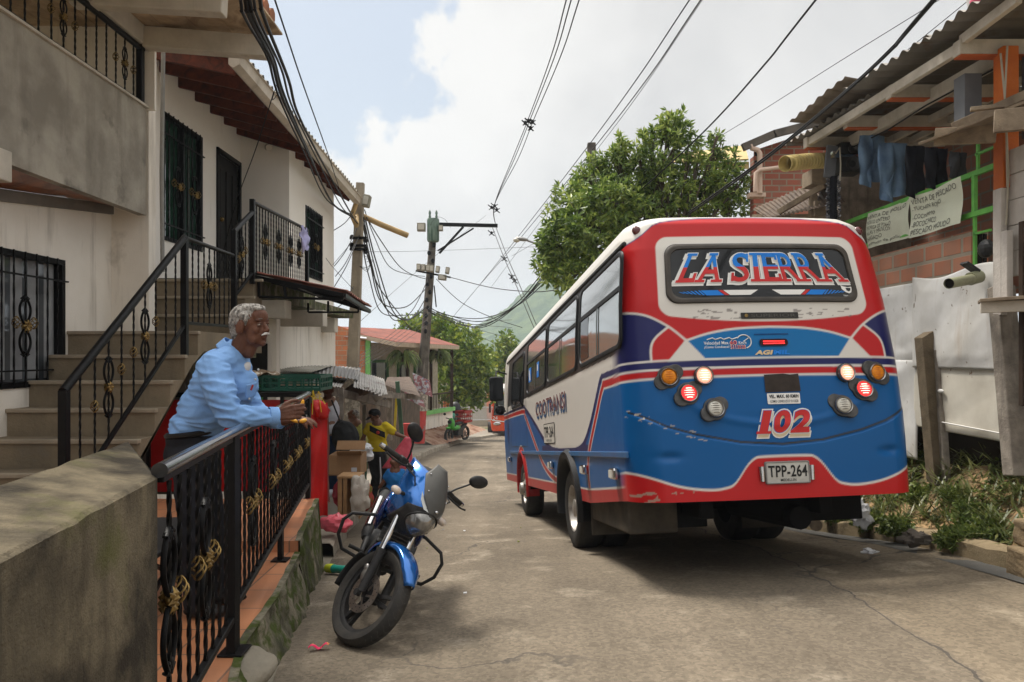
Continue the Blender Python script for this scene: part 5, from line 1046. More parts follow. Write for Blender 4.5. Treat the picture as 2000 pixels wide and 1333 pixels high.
def paint_rear(x, z):
    a = np.abs(x); C = np.tile(np.array(BLU), (len(x), 1)).astype(float)
    up = ss(1.56-z); lay(C, up, RED)
    arc = smooth_pts([(0, 1.795), (.25, 1.785), (.45, 1.755), (.62, 1.705)])
    blu = [(-.01, 1.5)]+arc+[(.47, 1.5)]; lay(C, ss(sdpoly(a, z, blu)), (.0, .125, .34))
    nav = smooth_pts([(1.3, 1.98), (1.05, 1.94), (.88, 1.895), (.73, 1.81), (.62, 1.712)])
    lay(C, ss(sdpoly(a, z, nav+[(.79, 1.5), (1.3, 1.5)])), NVY)
    rs = smooth_pts([(.73, 1.81), (.83, 1.73), (.868, 1.65), (.87, 1.5)])
    lay(C, ss(sdpoly(a, z, rs+[(.80, 1.5), (.62, 1.712)])), RED)
    lay(C, ss(sdpoly(a, z, [(.62, 1.712), (.815, 1.5), (.44, 1.5)])), WHT)
    for L in (arc, nav, rs, [(.62, 1.712), (.44, 1.5)]): lay(C, ss(pseg(a, z, L)-.0075), WHT)
    top = np.interp(a, [0, .4, .60, .70, .76, .80, .84, .90, 1.0, 1.3], [2.655, 2.647, 2.632, 2.615, 2.59, 2.555, 2.52, 2.48, 2.43, 2.41])
    lay(C, ss(top-z-.007), (.02, .02, .12)); lay(C, ss(top-z+.002), WHT)
    hx = np.interp(z, [1.9, 2.5], [.79, .755]); zb = 1.845+.055*(a/.75)**2; cr_ = .09
    dx = a-hx+cr_; dz = np.maximum(z-2.49+cr_, zb-z+cr_*.9)
    lay(C, ss(np.hypot(np.maximum(dx, 0), np.maximum(dz, 0))-cr_+np.minimum(np.maximum(dx, dz), 0)), WHT)
    # chipped paint on the white apron
    ch = np.array([noise.noise((xx*14, zz*34, 1)) for xx, zz in zip(x, z)]) if False else chips(x, z, 16, 60, (z < 1.935) & (z > 1.855) & (a > .2) & (a < .65))
    lay(C, (ch > .30).astype(float)*.7, (.12, .10, .09))
    cv = .012*(1-(a/1.05)**2); zz = z-cv
    for z0, z1, col in ((1.553, 1.568, WHT), (1.505, 1.553, NVY), (1.489, 1.505, WHT), (1.443, 1.489, RED), (1.428, 1.443, WHT)): lay(C, ss(z0-zz, .003)*ss(zz-z1, .003), col)
    sm = seamz(x); lay(C, ss(np.abs(z-sm)-.008, .003)*(a < 1.03), BLK)
    bot = np.interp(a, *zip(*smooth_pts([(0, .888), (.17, .885), (.215, .875), (.27, .83), (.36, .715), (.43, .683), (.55, .675), (.75, .705), (1.05, .80), (1.3, .8)])))
    lay(C, ss(z-bot), RED); lay(C, ss(np.abs(z-bot)-.008), WHT)
    wear = chips(x, z, 22, 45, (np.abs(z-sm+.008) < .028) & (x < -.5)) > .32; lay(C, wear.astype(float)*.8, (.4, .36, .3))
    wear = chips(x, z, 14, 30, (z < .67) & (x < -.65)) > .2; lay(C, wear.astype(float)*.8, (.3, .26, .2))
    return C
bowl = smooth_pts([(-1, 1.553), (.6, 1.553), (.86, 1.54), (1.0, 1.44), (1.25, 1.24), (1.5, 1.08), (1.72, 1.005), (2.1, .972), (3.0, .972), (3.45, 1.01), (3.9, 1.12), (4.7, 1.36), (5.4, 1.54), (5.7, 1.57), (9, 1.57)], 4)
redR = smooth_pts([(-1, 1.466), (.6, 1.466), (.80, 1.45), (1.05, 1.25), (1.35, .99), (1.47, .86), (1.5, .72), (1.48, .6)], 4)
redF = smooth_pts([(9, 1.49), (5.8, 1.49), (5.45, 1.42), (4.9, 1.18), (4.35, .93), (4.0, .78), (3.5, .665), (2.95, .61)], 4)
def paint_side(y, z):
    C = np.tile(np.array(WHT), (len(y), 1)).astype(float)
    P = bowl+[(9, 0), (-1, 0)]; lay(C, ss(sdpoly(y, z, P)), BLU)
    d = pseg(y, z, bowl); under = sdpoly(y, z, P) < 0
    lay(C, (ss(d-.055)*under), NVY); lay(C, ((y > 1.3) & (y < 4.0) & (z < 1.0) & (z > .9) & under).astype(float), NVY)
    for L in (redR, redF): dd = pseg(y, z, L); lay(C, ss(dd-.042, .004), WHT); lay(C, ss(dd-.028, .004), RED)
    zb = np.interp(y, [0, 1.5, 8.2], [.60, .50, .42])
    lay(C, ss(z-zb-.11), RED); lay(C, ss(np.abs(z-zb-.115)-.008), WHT)
    dw = np.abs(np.hypot(y-6.0, z-.38)-.58); lay(C, ss(dw-.05), WHT); lay(C, ss(dw-.035), RED)
    lay(C, (((z > 1.655) & (z < 2.43) & (y > .15) & (y < 7.6))).astype(float), BLK)
    lay(C, ss(np.abs(y-.52)-.003, .003)*(z < 1.6), (.01, .03, .08))
    for yy_ in (5.3, 7.2): lay(C, ((np.abs(y-yy_) < .006) & (z < 1.66) & (z > .98)).astype(float), BLK)
    lay(C, ((np.abs(z-.99) < .006) & (y > 5.3) & (y < 7.2)).astype(float), BLK)
    return C
def build_bus_body():
    zs = np.concatenate([np.linspace(0, 1, 262), ]); top = 2.57
    extra = [2.585, 2.60, 2.612, 2.625, 2.635, 2.645, 2.655, 2.663, 2.67, 2.677, 2.684, 2.69, 2.694, 2.697, 2.70]
    ysL = np.concatenate([np.linspace(8.2, 2.0, 230), np.linspace(1.98, .5, 120)]); nR = 300; ysR = np.linspace(.5, 8.2, 40)
    cols = len(ysL)+nR+len(ysR); rows = len(zs)+len(extra)
    Pm = np.zeros((rows, cols, 3)); Cm = np.zeros((rows, cols, 3))
    uu = np.linspace(-1, 1, nR)
    for r in range(rows):
        if r < len(zs): zt = None; t = zs[r]
        def zz(y): b = np.interp(y, [0, .3, 1.5, 8.2], [.605, .60, .50, .42]); return b+(top-b)*t if r < len(zs) else np.full_like(y, extra[r-len(zs)])
        yb = 8.2-max(0, (extra[r-len(zs)]-2.64)*4 if r >= len(zs) else 0)
        zl = zz(ysL); wl = wz(zl); Pm[r, :len(ysL)] = np.stack([-wl, np.minimum(ysL, yb), zl], 1); Cm[r, :len(ysL)] = paint_side(ysL, zl)
        zr = zz(ysR); Pm[r, -len(ysR):] = np.stack([wz(zr), np.minimum(ysR, yb), zr], 1); Cm[r, -len(ysR):] = paint_side(ysR, zr)
        z0 = float(zz(np.array([.3]))[0]); w = float(wz(z0)); th = np.sin(uu*pi/2)
        xr = th*w; zr_ = np.full(nR, z0); yr = rear_y(xr, zr_)
        k = slice(len(ysL), len(ysL)+nR); Pm[r, k] = np.stack([xr, yr, zr_], 1)
        cr_ = paint_rear(xr, zr_); Cm[r, k] = cr_
        # the paint wraps from the back on to the first half metre of the sides
    me = bpy.data.meshes.new('body'); n = rows*cols; me.vertices.add(n); me.vertices.foreach_set('co', Pm.reshape(-1)); 
    I = np.arange(n).reshape(rows, cols); F = np.stack([I[:-1, :-1], I[:-1, 1:], I[1:, 1:], I[1:, :-1]], -1).reshape(-1, 4)
    Pc = Pm.reshape(-1, 3)[F].mean(1)
    hole = np.zeros(len(F), bool)
    for cy in (2.4, 6.0): hole |= (np.hypot(Pc[:, 1]-cy, Pc[:, 2]-.38) < .50) & (np.abs(Pc[:, 0]) > .9)
    F = F[~hole]; me.loops.add(F.size); me.loops.foreach_set('vertex_index', F.ravel()); me.polygons.add(len(F)); me.polygons.foreach_set('loop_start', np.arange(len(F))*4)
    me.update(calc_edges=True); at_ = me.color_attributes.new('paint', 'FLOAT_COLOR', 'POINT')
    at_.data.foreach_set('color', np.concatenate([Cm.reshape(-1, 3), np.ones((n, 1))], 1).ravel().astype(np.float32))
    me.polygons.foreach_set('use_smooth', [True]*len(F)); me.materials.append(vcmat('bus_livery', .33, .07))
    o = bpy.data.objects.new('body', me); COL.objects.link(o); put(o, bus, True); return o
body = build_bus_body()
buswhite = mat('bus_white', WHT, .4, coat=.3, ns=3, streak=((.3, .27, .22), 5, .5, .75, .5))
busblack = mat('bus_black', (.012, .012, .013), .5, ns=5)
def ploop(x0, x1, z0, z1, r, n=7, k=0):
    P = []
    for cx, cz, a0 in ((x1-r, z1-r, 0), (x0+r, z1-r, pi/2), (x0+r, z0+r, pi), (x1-r, z0+r, 1.5*pi)):
        for i in range(n+1): a = a0+i/n*pi/2; P.append((cx+r*cos(a), cz+r*sin(a)))
    out = []
    for i in range(len(P)):
        p, q = P[i], P[(i+1) % len(P)]; L = math.hypot(q[0]-p[0], q[1]-p[1]); m = max(1, int(L/.1))
        out += [(p[0]+(q[0]-p[0])*j/m, p[1]+(q[1]-p[1])*j/m) for j in range(m)]
    return out
def ring_part(name, L0, f, w, h, m, parent, taper=None):
    cx = sum(p[0] for p in L0)/len(L0); cz = sum(p[1] for p in L0)/len(L0); n = len(L0); rows = []
    ex = max(p[0] for p in L0)-cx; ez = max(p[1] for p in L0)-cz
    for s, o in ((0, -.004), (.15, h*.9), (.5, h), (.85, h*.9), (1, -.004)):
        rows.append([f(cx+(p[0]-cx)*(1-w*s/ex), cz+(p[1]-cz)*(1-w*s/ez), o) for p in L0])
    mb = MB(); mb.add([v for r in rows for v in r], [(i*n+j, i*n+(j+1) % n, (i+1)*n+(j+1) % n, (i+1)*n+j) for i in range(4) for j in range(n)])
    return mb.build(name, m, parent, local=True, smooth=60)
def disc_part(name, L0, f, o, m, parent, rings=8, sc=1):
    cx = sum(p[0] for p in L0)/len(L0); cz = sum(p[1] for p in L0)/len(L0); n = len(L0); vs = [f(cx, cz, o)]
    for k in range(1, rings+1): vs += [f(cx+(p[0]-cx)*k/rings*sc, cz+(p[1]-cz)*k/rings*sc, o) for p in L0]
    fs = [(0, 1+j, 1+(j+1) % n) for j in range(n)]+[(1+(k*n)+j, 1+k*n+(j+1) % n, 1+(k+1)*n+(j+1) % n, 1+(k+1)*n+j)[::-1] for k in range(rings-1) for j in range(n)]
    mb = MB(); mb.add(vs, fs); return mb.build(name, m, parent, local=True, smooth=80)
bglass = mat('bus_glass', (.010, .011, .012), .05, spec=.3, col2=(.016, .017, .018), ns=2)
bglass2 = mat('bus_glass_pale', (.16, .19, .18), .05, spec=1, col2=(.11, .135, .13), ns=.8, coat=1)
bglass3 = mat('bus_glass_mid', (.055, .052, .048), .06, spec=1, col2=(.10, .05, .035), ns=1.3, coat=1, contrast=(.5, .6))
# rear window
rw = ploop(-.70, .70, 1.975, 2.43, .085)
fr = lambda x, z, o: RP(x*(1+(2.43-z)*.1), z, o)
w_ = disc_part('rear_window', rw, fr, .006, bglass, bus)
ring_part('rubber_frame', rw, fr, .045, .02, mat('window_rubber', (.045, .04, .035), .6, col2=(.07, .06, .05), ns=9), w_)
def fit(s, rect, f, name, m, parent, depth=0, bold=.0, wmap=None, split=None, m2=None, grow=0):
    cu = bpy.data.curves.new(name, 'FONT'); cu.body = s; cu.size = 1; cu.offset = bold; cu.resolution_u = 5; cu.space_character = 1.05
    t = bpy.data.objects.new('t', cu); COL.objects.link(t); dg = bpy.context.evaluated_depsgraph_get(); dg.update()
    me = bpy.data.meshes.new_from_object(t.evaluated_get(dg)); bpy.data.objects.remove(t)
    co = np.array([v.co[:] for v in me.vertices]); a, b = co.min(0), co.max(0); u0, u1, v0, v1 = rect
    bm = bmesh.new(); bm.from_mesh(me)
    for v in bm.verts: v.co = (u0-grow+(v.co.x-a[0])/(b[0]-a[0])*(u1-u0+2*grow), v0-grow+(v.co.y-a[1])/(b[1]-a[1])*(v1-v0+2*grow), 0)
    bmesh.ops.triangulate(bm, faces=bm.faces[:])
    if split is not None: bmesh.ops.bisect_plane(bm, geom=bm.verts[:]+bm.edges[:]+bm.faces[:], plane_co=(0, split, 0), plane_no=(0, 1, 0))
    for fc in bm.faces: fc.material_index = 1 if (split is not None and fc.calc_center_median().y < split) else 0
    for v in bm.verts:
        x, z = v.co.x, v.co.y
        if wmap: x, z = wmap(x, z)
        v.co = f(x, z, depth)
    bm.to_mesh(me); bm.free(); me.materials.append(m)
    if m2: me.materials.append(m2)
    me.name = name; o = bpy.data.objects.new(name, me); COL.objects.link(o); put(o, parent, True); return o
def join_into(o, mb):
    me = o.data; bm = bmesh.new(); bm.from_mesh(me)
    vs = [bm.verts.new(p) for p in mb.v]
    for f_, mi in zip(mb.f, mb.m): bm.faces.new([vs[i] for i in f_]).material_index = mi
    bm.to_mesh(me); bm.free()
stk_w = mat('sticker_white', (.74, .73, .70), .5, ns=3, col2=(.68, .67, .64)); stk_r = mat('sticker_red', (.52, .03, .03), .5, col2=(.45, .025, .025)); stk_b = mat('sticker_blue', (.01, .19, .62), .5, col2=(.01, .16, .55))
trap = lambda x, z: (x*(1+(2.13-z)*.75)*1.0, z)
LET = [('L', -.565, .12), ('A', -.405, .165), ('S', -.175, .135), ('I', -.05, .075), ('E', .073, .13), ('R', .217, .145), ('R', .37, .145), ('A', .55, .17)]
def slab_rects(ch, c, w):
    h = w/2; z0, z1 = 2.13, 2.352; s = .019; R = []
    if ch == 'L': R = [(c-h-.01, c-h+.075, z1-s, z1), (c-h-.012, c+h, z0, z0+s), (c+h-.022, c+h, z0, z0+.07)]
    if ch == 'A': R = [(c-h-.015, c-h+.055, z0, z0+s), (c+h-.065, c+h+.015, z0, z0+s), (c-.04, c+.035, z1-s, z1)]
    if ch == 'I': R = [(c-h-.01, c+h+.01, z1-s, z1), (c-h-.01, c+h+.01, z0, z0+s)]
    if ch == 'E': R = [(c-h-.015, c-h+.04, z1-s, z1), (c-h-.015, c-h+.04, z0, z0+s), (c+h-.02, c+h, z0, z0+.06), (c+h-.02, c+h, z1-.055, z1)]
    if ch == 'R': R = [(c-h-.015, c-h+.06, z0, z0+s), (c-h-.015, c-h+.04, z1-s, z1), (c+h-.045, c+h+.02, z0, z0+s)]
    if ch == 'S': R = [(c+h-.02, c+h, z1-.07, z1-.005), (c-h, c-h+.02, z0+.005, z0+.07)]
    return R
for gi, (ch, c, w) in enumerate(LET):
    zs_ = 2.245
    def mk(off, g, m, m2, nm, shift=(0, 0)):
        wm = lambda x, z: trap(x+shift[0], z+shift[1])
        o = fit(ch, (c-w/2, c+w/2, 2.13, 2.352) if ch != 'I' else (c-.02, c+.022, 2.13, 2.352), fr, nm, m, w_, off, .008, wm, zs_ if m2 else None, m2, g)
        mb = MB()
        for k, (a, b, z0, z1) in enumerate(slab_rects(ch, c, w)):
            for (q0, q1, mi) in (((max(z0, zs_)), z1+g, 0), (z0-g, min(z1, zs_), 1)):
                if m2 is None: q0, q1, mi = z0-g, z1+g, 0
                if q1 <= q0 or (m2 is not None and ((mi == 0 and z1 < zs_) or (mi == 1 and z0 > zs_))): continue
                P = [fr(*wm(x, z), off+.0006*(k+1)) for x, z in ((a-g, q0), (b+g, q0), (b+g, q1), (a-g, q1))]
                mb.add(P, [(0, 1, 2, 3)], mi)
                if m2 is None: break
        join_into(o, mb)
    mk(.0085, .013, stk_w, None, 'letter_outline', (-.010, -.012))
    mk(.0125, .007, stk_w, None, 'letter_outline')
    mk(.0165, 0, stk_b, stk_r, 'letter')
def decal(pts, f, o, m, parent, name):
    mb = MB(); mb.add([f(x, z, o) for x, z in pts], [tuple(range(len(pts)))]); return mb.build(name, m, parent, local=True)
for s in (-1, 1):
    decal([(s*.03, 2.07), (s*.27, 2.07), (s*.225, 2.035), (s*.075, 2.035)] if False else [(s*.05, 2.07), (s*.30, 2.07), (s*.255, 2.032), (s*.11, 2.032)], fr, .008, stk_w, w_, 'stripe')
    decal([(s*.305, 2.07), (s*.335, 2.07), (s*.29, 2.032), (s*.26, 2.032)], fr, .008, stk_r, w_, 'stripe')
    decal([(s*.34, 2.07), (s*.46, 2.07), (s*.42, 2.032), (s*.295, 2.032)], fr, .008, stk_b, w_, 'stripe')
    for k in range(6): decal([(s*(.465+.027*k), 2.07-.002*k), (s*(.478+.027*k), 2.07-.002*k), (s*(.445+.027*k), 2.034+.003*k), (s*(.43+.027*k), 2.034+.003*k)], fr, .008, stk_b, w_, 'stripe')
EX = .035
decal([(.575, 2.105), (.60, 2.095), (.63, 2.09), (.66, 2.095), (.685, 2.105), (.68, 2.075), (.655, 2.052), (.63, 2.042), (.605, 2.052), (.58, 2.075)], fr, .009, stk_w, w_, 'emblem')
decal([(.61, 2.085), (.65, 2.085), (.645, 2.065), (.63, 2.057), (.615, 2.065)], fr, .0095, bglass, w_, 'emblem'); 
fit('TRANSPORTE', (.58, .685, 2.018, 2.03), fr, 'emblem_text', stk_w, w_, .009); fit('SIERRA', (.595, .67, 2.003, 2.013), fr, 'emblem_text', stk_w, w_, .009)
rf = lambda x, z, o: RP(x, z, o)
# lamps
amber = mat('amber_lens', (.75, .27, .02), .25, col2=(.6, .18, .01), ns=60); redl = mat('red_lens_lit', (.9, .03, .03), .3, emit=1.3, col2=(.7, .01, .01)); peach = mat('peach_lens_lit', (.95, .42, .28), .3, emit=.75, col2=(.9, .3, .18)); whl = mat('white_lens', (.62, .6, .53), .3, col2=(.5, .48, .42), ns=60)
lpm = mat('lamp_housing', (.09, .085, .08), .4, metal=.3, col2=(.05, .05, .05), ns=20); chrome2 = mat('lamp_ring', (.3, .29, .28), .25, metal=.9)
hot = mat('lit_bars', (1, .75, .6), .3, emit=1.6)
def lamp(x, z, lens, nm, plate=True, ang_=0):
    c = RP(x, z, .0); n = Vn = V((0, -1, 0)); nx = (RP(x+.02, z)-RP(x-.02, z)).normalized(); nz = (RP(x, z+.02)-RP(x, z-.02)).normalized(); nn = nx.cross(nz).normalized()
    if nn.y > 0: nn = -nn
    R = M4((nx, nz, nn)).transposed().to_4x4(); M = M4.Translation(c) @ R
    if plate:
        mb = MB(); P = []
        for k in range(40):
            a = k/40*2*pi; rr = .079+.036*max(0, abs(cos(a-ang_))-.72)/.28; P.append((rr*cos(a), rr*sin(a)))
        mb.prism(P, lambda a, b: M@V((a, b, -.01)), lambda a, b: M@V((a, b, .018))); h = mb.build(nm+'_lamp', lpm, bus, local=True, bevel=.005)
    else:
        mb = MB(); mb.lathe([(.001, -.02), (.066, -.02), (.068, .012), (.001, .012)], 28, M); h = mb.build(nm+'_lamp', lpm, bus, local=True, smooth=40)
    mb = MB(); mb.lathe([(.063, .01), (.067, .03), (.06, .04), (.053, .036), (.051, .018)], 32, M); mb.build('bezel', chrome2, h, local=True, smooth=60)
    mb = MB(); mb.lathe([(.052, .02), (.048, .034), (.03, .041), (.001, .043)], 28, M); mb.build('lens', lens, h, local=True, smooth=60)
    mb = MB()
    for k in range(-2, 3):
        L = sqrt(max(.0001, .042**2-(k*.016)**2)); mb.tube([M@V((-L+.006, k*.016, .037)), M@V((0, k*.016, .045)), M@V((L-.006, k*.016, .037))], .0028, 5)
    mb.build('ribs', hot if lens in (redl,) else (mat('peach_bars', (1, .8, .68), .3, emit=1.0) if lens is peach else chrome2 if lens is whl else mat('amber_ribs', (.55, .16, .01), .4)), h, local=True)
for s in (-1, 1):
    lamp(s*.765, 1.450, amber, 'amber', True, s*-.6); lamp(s*.522, 1.452, peach, 'tail', False); lamp(s*.642, 1.330, redl, 'brake', True, s*-.6); lamp(s*.468, 1.218, whl, 'reversing', True, s*-.6)
    c = RP(s*.872, 2.558); mb = MB(); mb.ell(c+V((0, -.005, 0)), (.034, .02, .036), n=16, m=10); mb.build('marker_lamp', mat('dark_red_lens', (.10, .01, .01), .15, coat=1), bus, local=True, smooth=60)
    mb = MB(); mb.tube([RP(s*.178, .72, .01), RP(s*.18, .82, .01)], [.018, .02], 12); mb.build('plate_lamp', steel, bus, local=True, smooth=50)
P = ploop(-.095, .115, 1.655, 1.705, .02); h = disc_part('high_brake_lamp', P, rf, .012, mat('dark_lamp', (.03, .005, .005), .2), bus, 2)
for z0 in (1.668, 1.684): decal([(-.07, z0), (.09, z0), (.09, z0+.008), (-.07, z0+.008)], rf, .014, redl, h, 'lens')
P = [(-.125, 1.745), (.13, 1.745), (.13, 1.736), (-.125, 1.736)]; decal(P, rf, .004, mat('vent_blue', (.0, .05, .18), .5), bus, 'vent_slot')
P = ploop(-.205, .225, 1.855, 1.90, .004, 2); sp_ = disc_part('name_bar', P, rf, .006, mat('name_bar', (.035, .033, .03), .6), bus, 3)
fit('SUPERIOR', (-.13, .205, 1.866, 1.889), rf, 'lettering', mat('bar_letters', (.09, .085, .075), .5), sp_, .008, .01)
mb = MB(); mb.lathe([(.001, .004), (.013, .004), (.014, 0)], 16, M4.Translation(RP(-.165, 1.878, .006)) @ M4.Rotation(pi/2, 4, 'X')); mb.build('badge', gold, sp_, local=True)
decal([(-.092, 1.325), (.168, 1.33), (.163, 1.453), (.10, 1.448), (.05, 1.455), (-.09, 1.45)], rf, .006, mat('black_tape', (.028, .022, .018), .8, col2=(.045, .035, .03), ns=15), bus, 'black_panel')
P = ploop(-.083, .157, 1.243, 1.318, .006, 2); lb = disc_part('speed_label', P, rf, .006, stk_w, bus, 3)
blk_t = mat('black_lettering', (.015, .015, .015), .6)
fit('VEL. MAX. 60 KM/H', (-.07, .145, 1.284, 1.309), rf, 'lettering', blk_t, lb, .009, .03); fit('COMO CONDUZCO 5113528', (-.065, .14, 1.253, 1.271), rf, 'lettering', blk_t, lb, .009, .01)
fit('Velocidad Max.', (-.495, -.315, 1.672, 1.695), rf, 'speed_sticker', stk_w, bus, .006, .015); fit('Km/h', (-.245, -.19, 1.672, 1.693), rf, 'speed_sticker', stk_w, bus, .006, .015)
fit('60', (-.308, -.26, 1.670, 1.698), rf, 'speed_sticker', stk_w, bus, .006, .04, grow=.003); fit('60', (-.308, -.26, 1.670, 1.698), rf, 'speed_sticker', stk_r, bus, .008, .02)
fit('¿Como Conduzco?', (-.495, -.315, 1.642, 1.664), rf, 'speed_sticker', stk_w, bus, .006, .015); fit('5113528', (-.305, -.20, 1.640, 1.664), rf, 'speed_sticker', stk_w, bus, .006, .04, grow=.003); fit('5113528', (-.305, -.20, 1.640, 1.664), rf, 'speed_sticker', stk_r, bus, .008, .01)
mb = MB(); mb.tube([RP(-.205+.052*cos(a), 1.69+.048*sin(a), .005) for a in np.linspace(2.6, -1.3, 26)], .004, 4); mb.tube([RP(-.21, 1.69, .005), RP(-.17, 1.715, .005)], .003, 4); mb.tube([RP(-.47+i*.02, 1.708+.012*((i*7) % 3)/2, .005) for i in range(12)], .004, 4); mb.build('speed_dial_sticker', stk_w, bus, local=True)
fit('AGI', (-.135, -.01, 1.592, 1.625), lambda x, z, o: rf(x+(z-1.6)*.4, z, o), 'faded_sticker', mat('cream_sticker', (.66, .50, .28), .6), bus, .006, .06); fit('MIL', (.0, .12, 1.592, 1.625), lambda x, z, o: rf(x+(z-1.6)*.3, z, o), 'faded_sticker', stk_b, bus, .006, .06)
ital = lambda x, z, o: rf(x+(z-1.12)*.28, z+x*.03*0, o)
cream = mat('cream_shadow', (.62, .50, .33), .5)
for ch, x0, x1 in (('1', -.145, -.085), ('0', -.055, .065), ('2', .085, .215)):
    fit(ch, (x0, x1, 1.045, 1.20), lambda x, z, o: ital(x+.008, z-.022, o), 'number_shadow', stk_w, bus, .005, .05, grow=.016); fit(ch, (x0, x1, 1.045, 1.20), lambda x, z, o: ital(x+.008, z-.022, o), 'number_shadow', cream, bus, .007, .05, grow=.008)
    fit(ch, (x0, x1, 1.045, 1.20), ital, 'number_outline', stk_w, bus, .009, .05, grow=.011); fit(ch, (x0, x1, 1.045, 1.20), ital, 'number_outline', stk_b, bus, .011, .05, grow=.003); fit(ch, (x0, x1, 1.045, 1.20), ital, 'number', stk_r, bus, .013, .045)
for a, b, z in ((-.165, -.06, 1.04), (.08, .22, 1.042)): decal([(a, z), (b, z), (b, z+.018), (a, z+.018)], ital, .0142, stk_r, bus, 'number')
platem = mat('plate_white', (.5, .49, .45), .5, col2=(.38, .37, .34), ns=8)
P = ploop(-.148, .158, .705, .845, .008, 2); lp = disc_part('licence_plate', P, rf, .014, platem, bus, 3); ring_part('plate_frame', ploop(-.155, .165, .698, .852, .01, 2), rf, .012, .02, mat('plate_frame', (.25, .24, .23), .5, metal=.5), lp)
fit('TPP-264', (-.135, .145, .745, .825), rf, 'lettering', blk_t, lp, .0165, .02); fit('MEDELLIN', (-.05, .06, .716, .734), rf, 'lettering', blk_t, lp, .0165, .01)
# side glazing
LW = [(.20, 1.62), (1.78, 3.42), (3.58, 5.16)]
sf = lambda y, z, o: SP(y, z, o); sfr = lambda y, z, o: SP(y, z, o, 1)
for k, (y0, y1) in enumerate(LW):
    for f_, lab in ((sf, 0), (sfr, 1)):
        if lab and k == 0: y0 += .3
        w1 = disc_part('side_window', ploop(y0, y1, 1.70, 2.385, .07, 5), f_, .006, (bglass2 if k == 0 else bglass3), bus, 4)
        ring_part('rubber_frame', ploop(y0-.02, y1+.02, 1.68, 2.405, .085, 5), f_, .04, .016, busblack, w1)
        decal([(y0+.03, 2.11), (y1-.03, 2.11), (y1-.03, 2.36), (y0+.03, 2.36)], f_, .008, mat('sky_reflection_glass', (.20, .22, .22), .05, spec=1, coat=1), w1, 'upper_pane')  # paler colour stands in for the sky reflected in the upper pane
        P = ploop(y0, y1, 2.10, 2.135, .01, 2); disc_part('window_bar', P, f_, .014, busblack, w1, 1)
        ym = (y0+y1)/2; P = ploop(ym-.022, ym+.022, 1.72, 2.11, .01, 2); disc_part('window_bar', P, f_, .014, mat('bar_green', (.03, .05, .045), .3), w1, 1)
        if k == 0: decal([(y1-.36, 1.74), (y1-.06, 1.74), (y1-.06, 2.09), (y1-.36, 2.09)], f_, .010, bglass, w1, 'open_gap')
        if k == 2 and lab == 0:
            decal([(4.72, 1.84), (4.95, 1.84), (4.95, 2.03), (4.72, 2.03)], f_, .011, stk_b, w1, 'price_card'); decal([(4.04, 1.84), (4.22, 1.84), (4.22, 2.03), (4.04, 2.03)], f_, .011, stk_b, w1, 'price_card')
            decal([(4.76, 1.86), (4.86, 1.86), (4.91, 2.0), (4.84, 2.0)], f_, .013, stk_w, w1, 'price_card'); decal([(4.1, 1.92), (4.18, 1.92), (4.18, 2.0), (4.1, 2.0)], f_, .013, stk_w, w1, 'price_card')
for k in range(22): 
    z0 = 1.72+k*.031; decal([(5.24, z0), (5.40, z0), (5.40, z0+.018), (5.24, z0+.018)], sf, .012, mat('louvre_grey', (.12, .11, .1), .5), bus, 'louvre') if k % 1 == 0 else None
w1 = disc_part('door_window', ploop(5.55, 6.95, 1.60, 2.34, .1, 5), sf, .006, bglass, bus, 4); ring_part('rubber_frame', ploop(5.52, 6.98, 1.58, 2.36, .1, 5), sf, .05, .018, busblack, w1)
w1 = disc_part('door_window', ploop(5.55, 6.95, 1.60, 2.34, .1, 5), sfr, .006, bglass, bus, 4); ring_part('rubber_frame', ploop(5.52, 6.98, 1.58, 2.36, .1, 5), sfr, .05, .018, busblack, w1)
mb = MB(); mb.tube([SP(.17, 2.43, .0), SP(3, 2.435, .01), SP(7.9, 2.43, .0)], .018, 6); mb.build('rain_gutter', busblack, bus, local=True)
mb = MB(); mb.tube([SP(5.46, 1.55, .02), SP(5.46, 1.65, .06), SP(5.46, 1.95, .06), SP(5.46, 2.05, .02)], .018, 8); mb.build('grab_handle', busblack, bus, local=True, smooth=60)
# COOTRANSI + side plate
sidef = lambda u, v, o: SP(-u, v, o)
cm = mat('letter_maroon', (.16, .03, .035), .5); cb_ = mat('letter_shadow_blue', (.04, .10, .22), .5)
fit('COOTRANSI', (-4.36, -2.36, 1.355, 1.53), lambda u, v, o: sidef(u+.03, v-.025, o), 'lettering_shadow', cb_, bus, .004, .01, grow=.006); fit('COOTRANSI', (-4.36, -2.36, 1.37, 1.54), sidef, 'lettering_outline', stk_w, bus, .006, .004, grow=.007); fit('COOTRANSI', (-4.36, -2.36, 1.37, 1.54), sidef, 'lettering', cm, bus, .008, .0)
P = ploop(-3.80, -3.05, 1.02, 1.25, .02, 3); lp2 = disc_part('side_plate', [(p[0], p[1]) for p in P], lambda u, v, o: sidef(u, v, o), .004, blk_t, bus, 2); disc_part('plate_face', ploop(-3.78, -3.07, 1.03, 1.24, .02, 3), sidef, .006, mat('side_plate_paint', (.55, .52, .46), .6), lp2, 2)
fit('TPP-264', (-3.74, -3.11, 1.09, 1.215), sidef, 'lettering', blk_t, lp2, .008, .015); fit('MEDELLIN', (-3.6, -3.25, 1.045, 1.07), sidef, 'lettering', blk_t, lp2, .008, .0)
mb = MB(); mb.beam(SP(.16, .925, .006), SP(7.4, .90, .006), .02, .045); mb.build('side_moulding', mat('moulding_blue', (.02, .12, .28), .4, col2=(.05, .1, .2), ns=3, coat=.2), bus, local=True, bevel=.006)
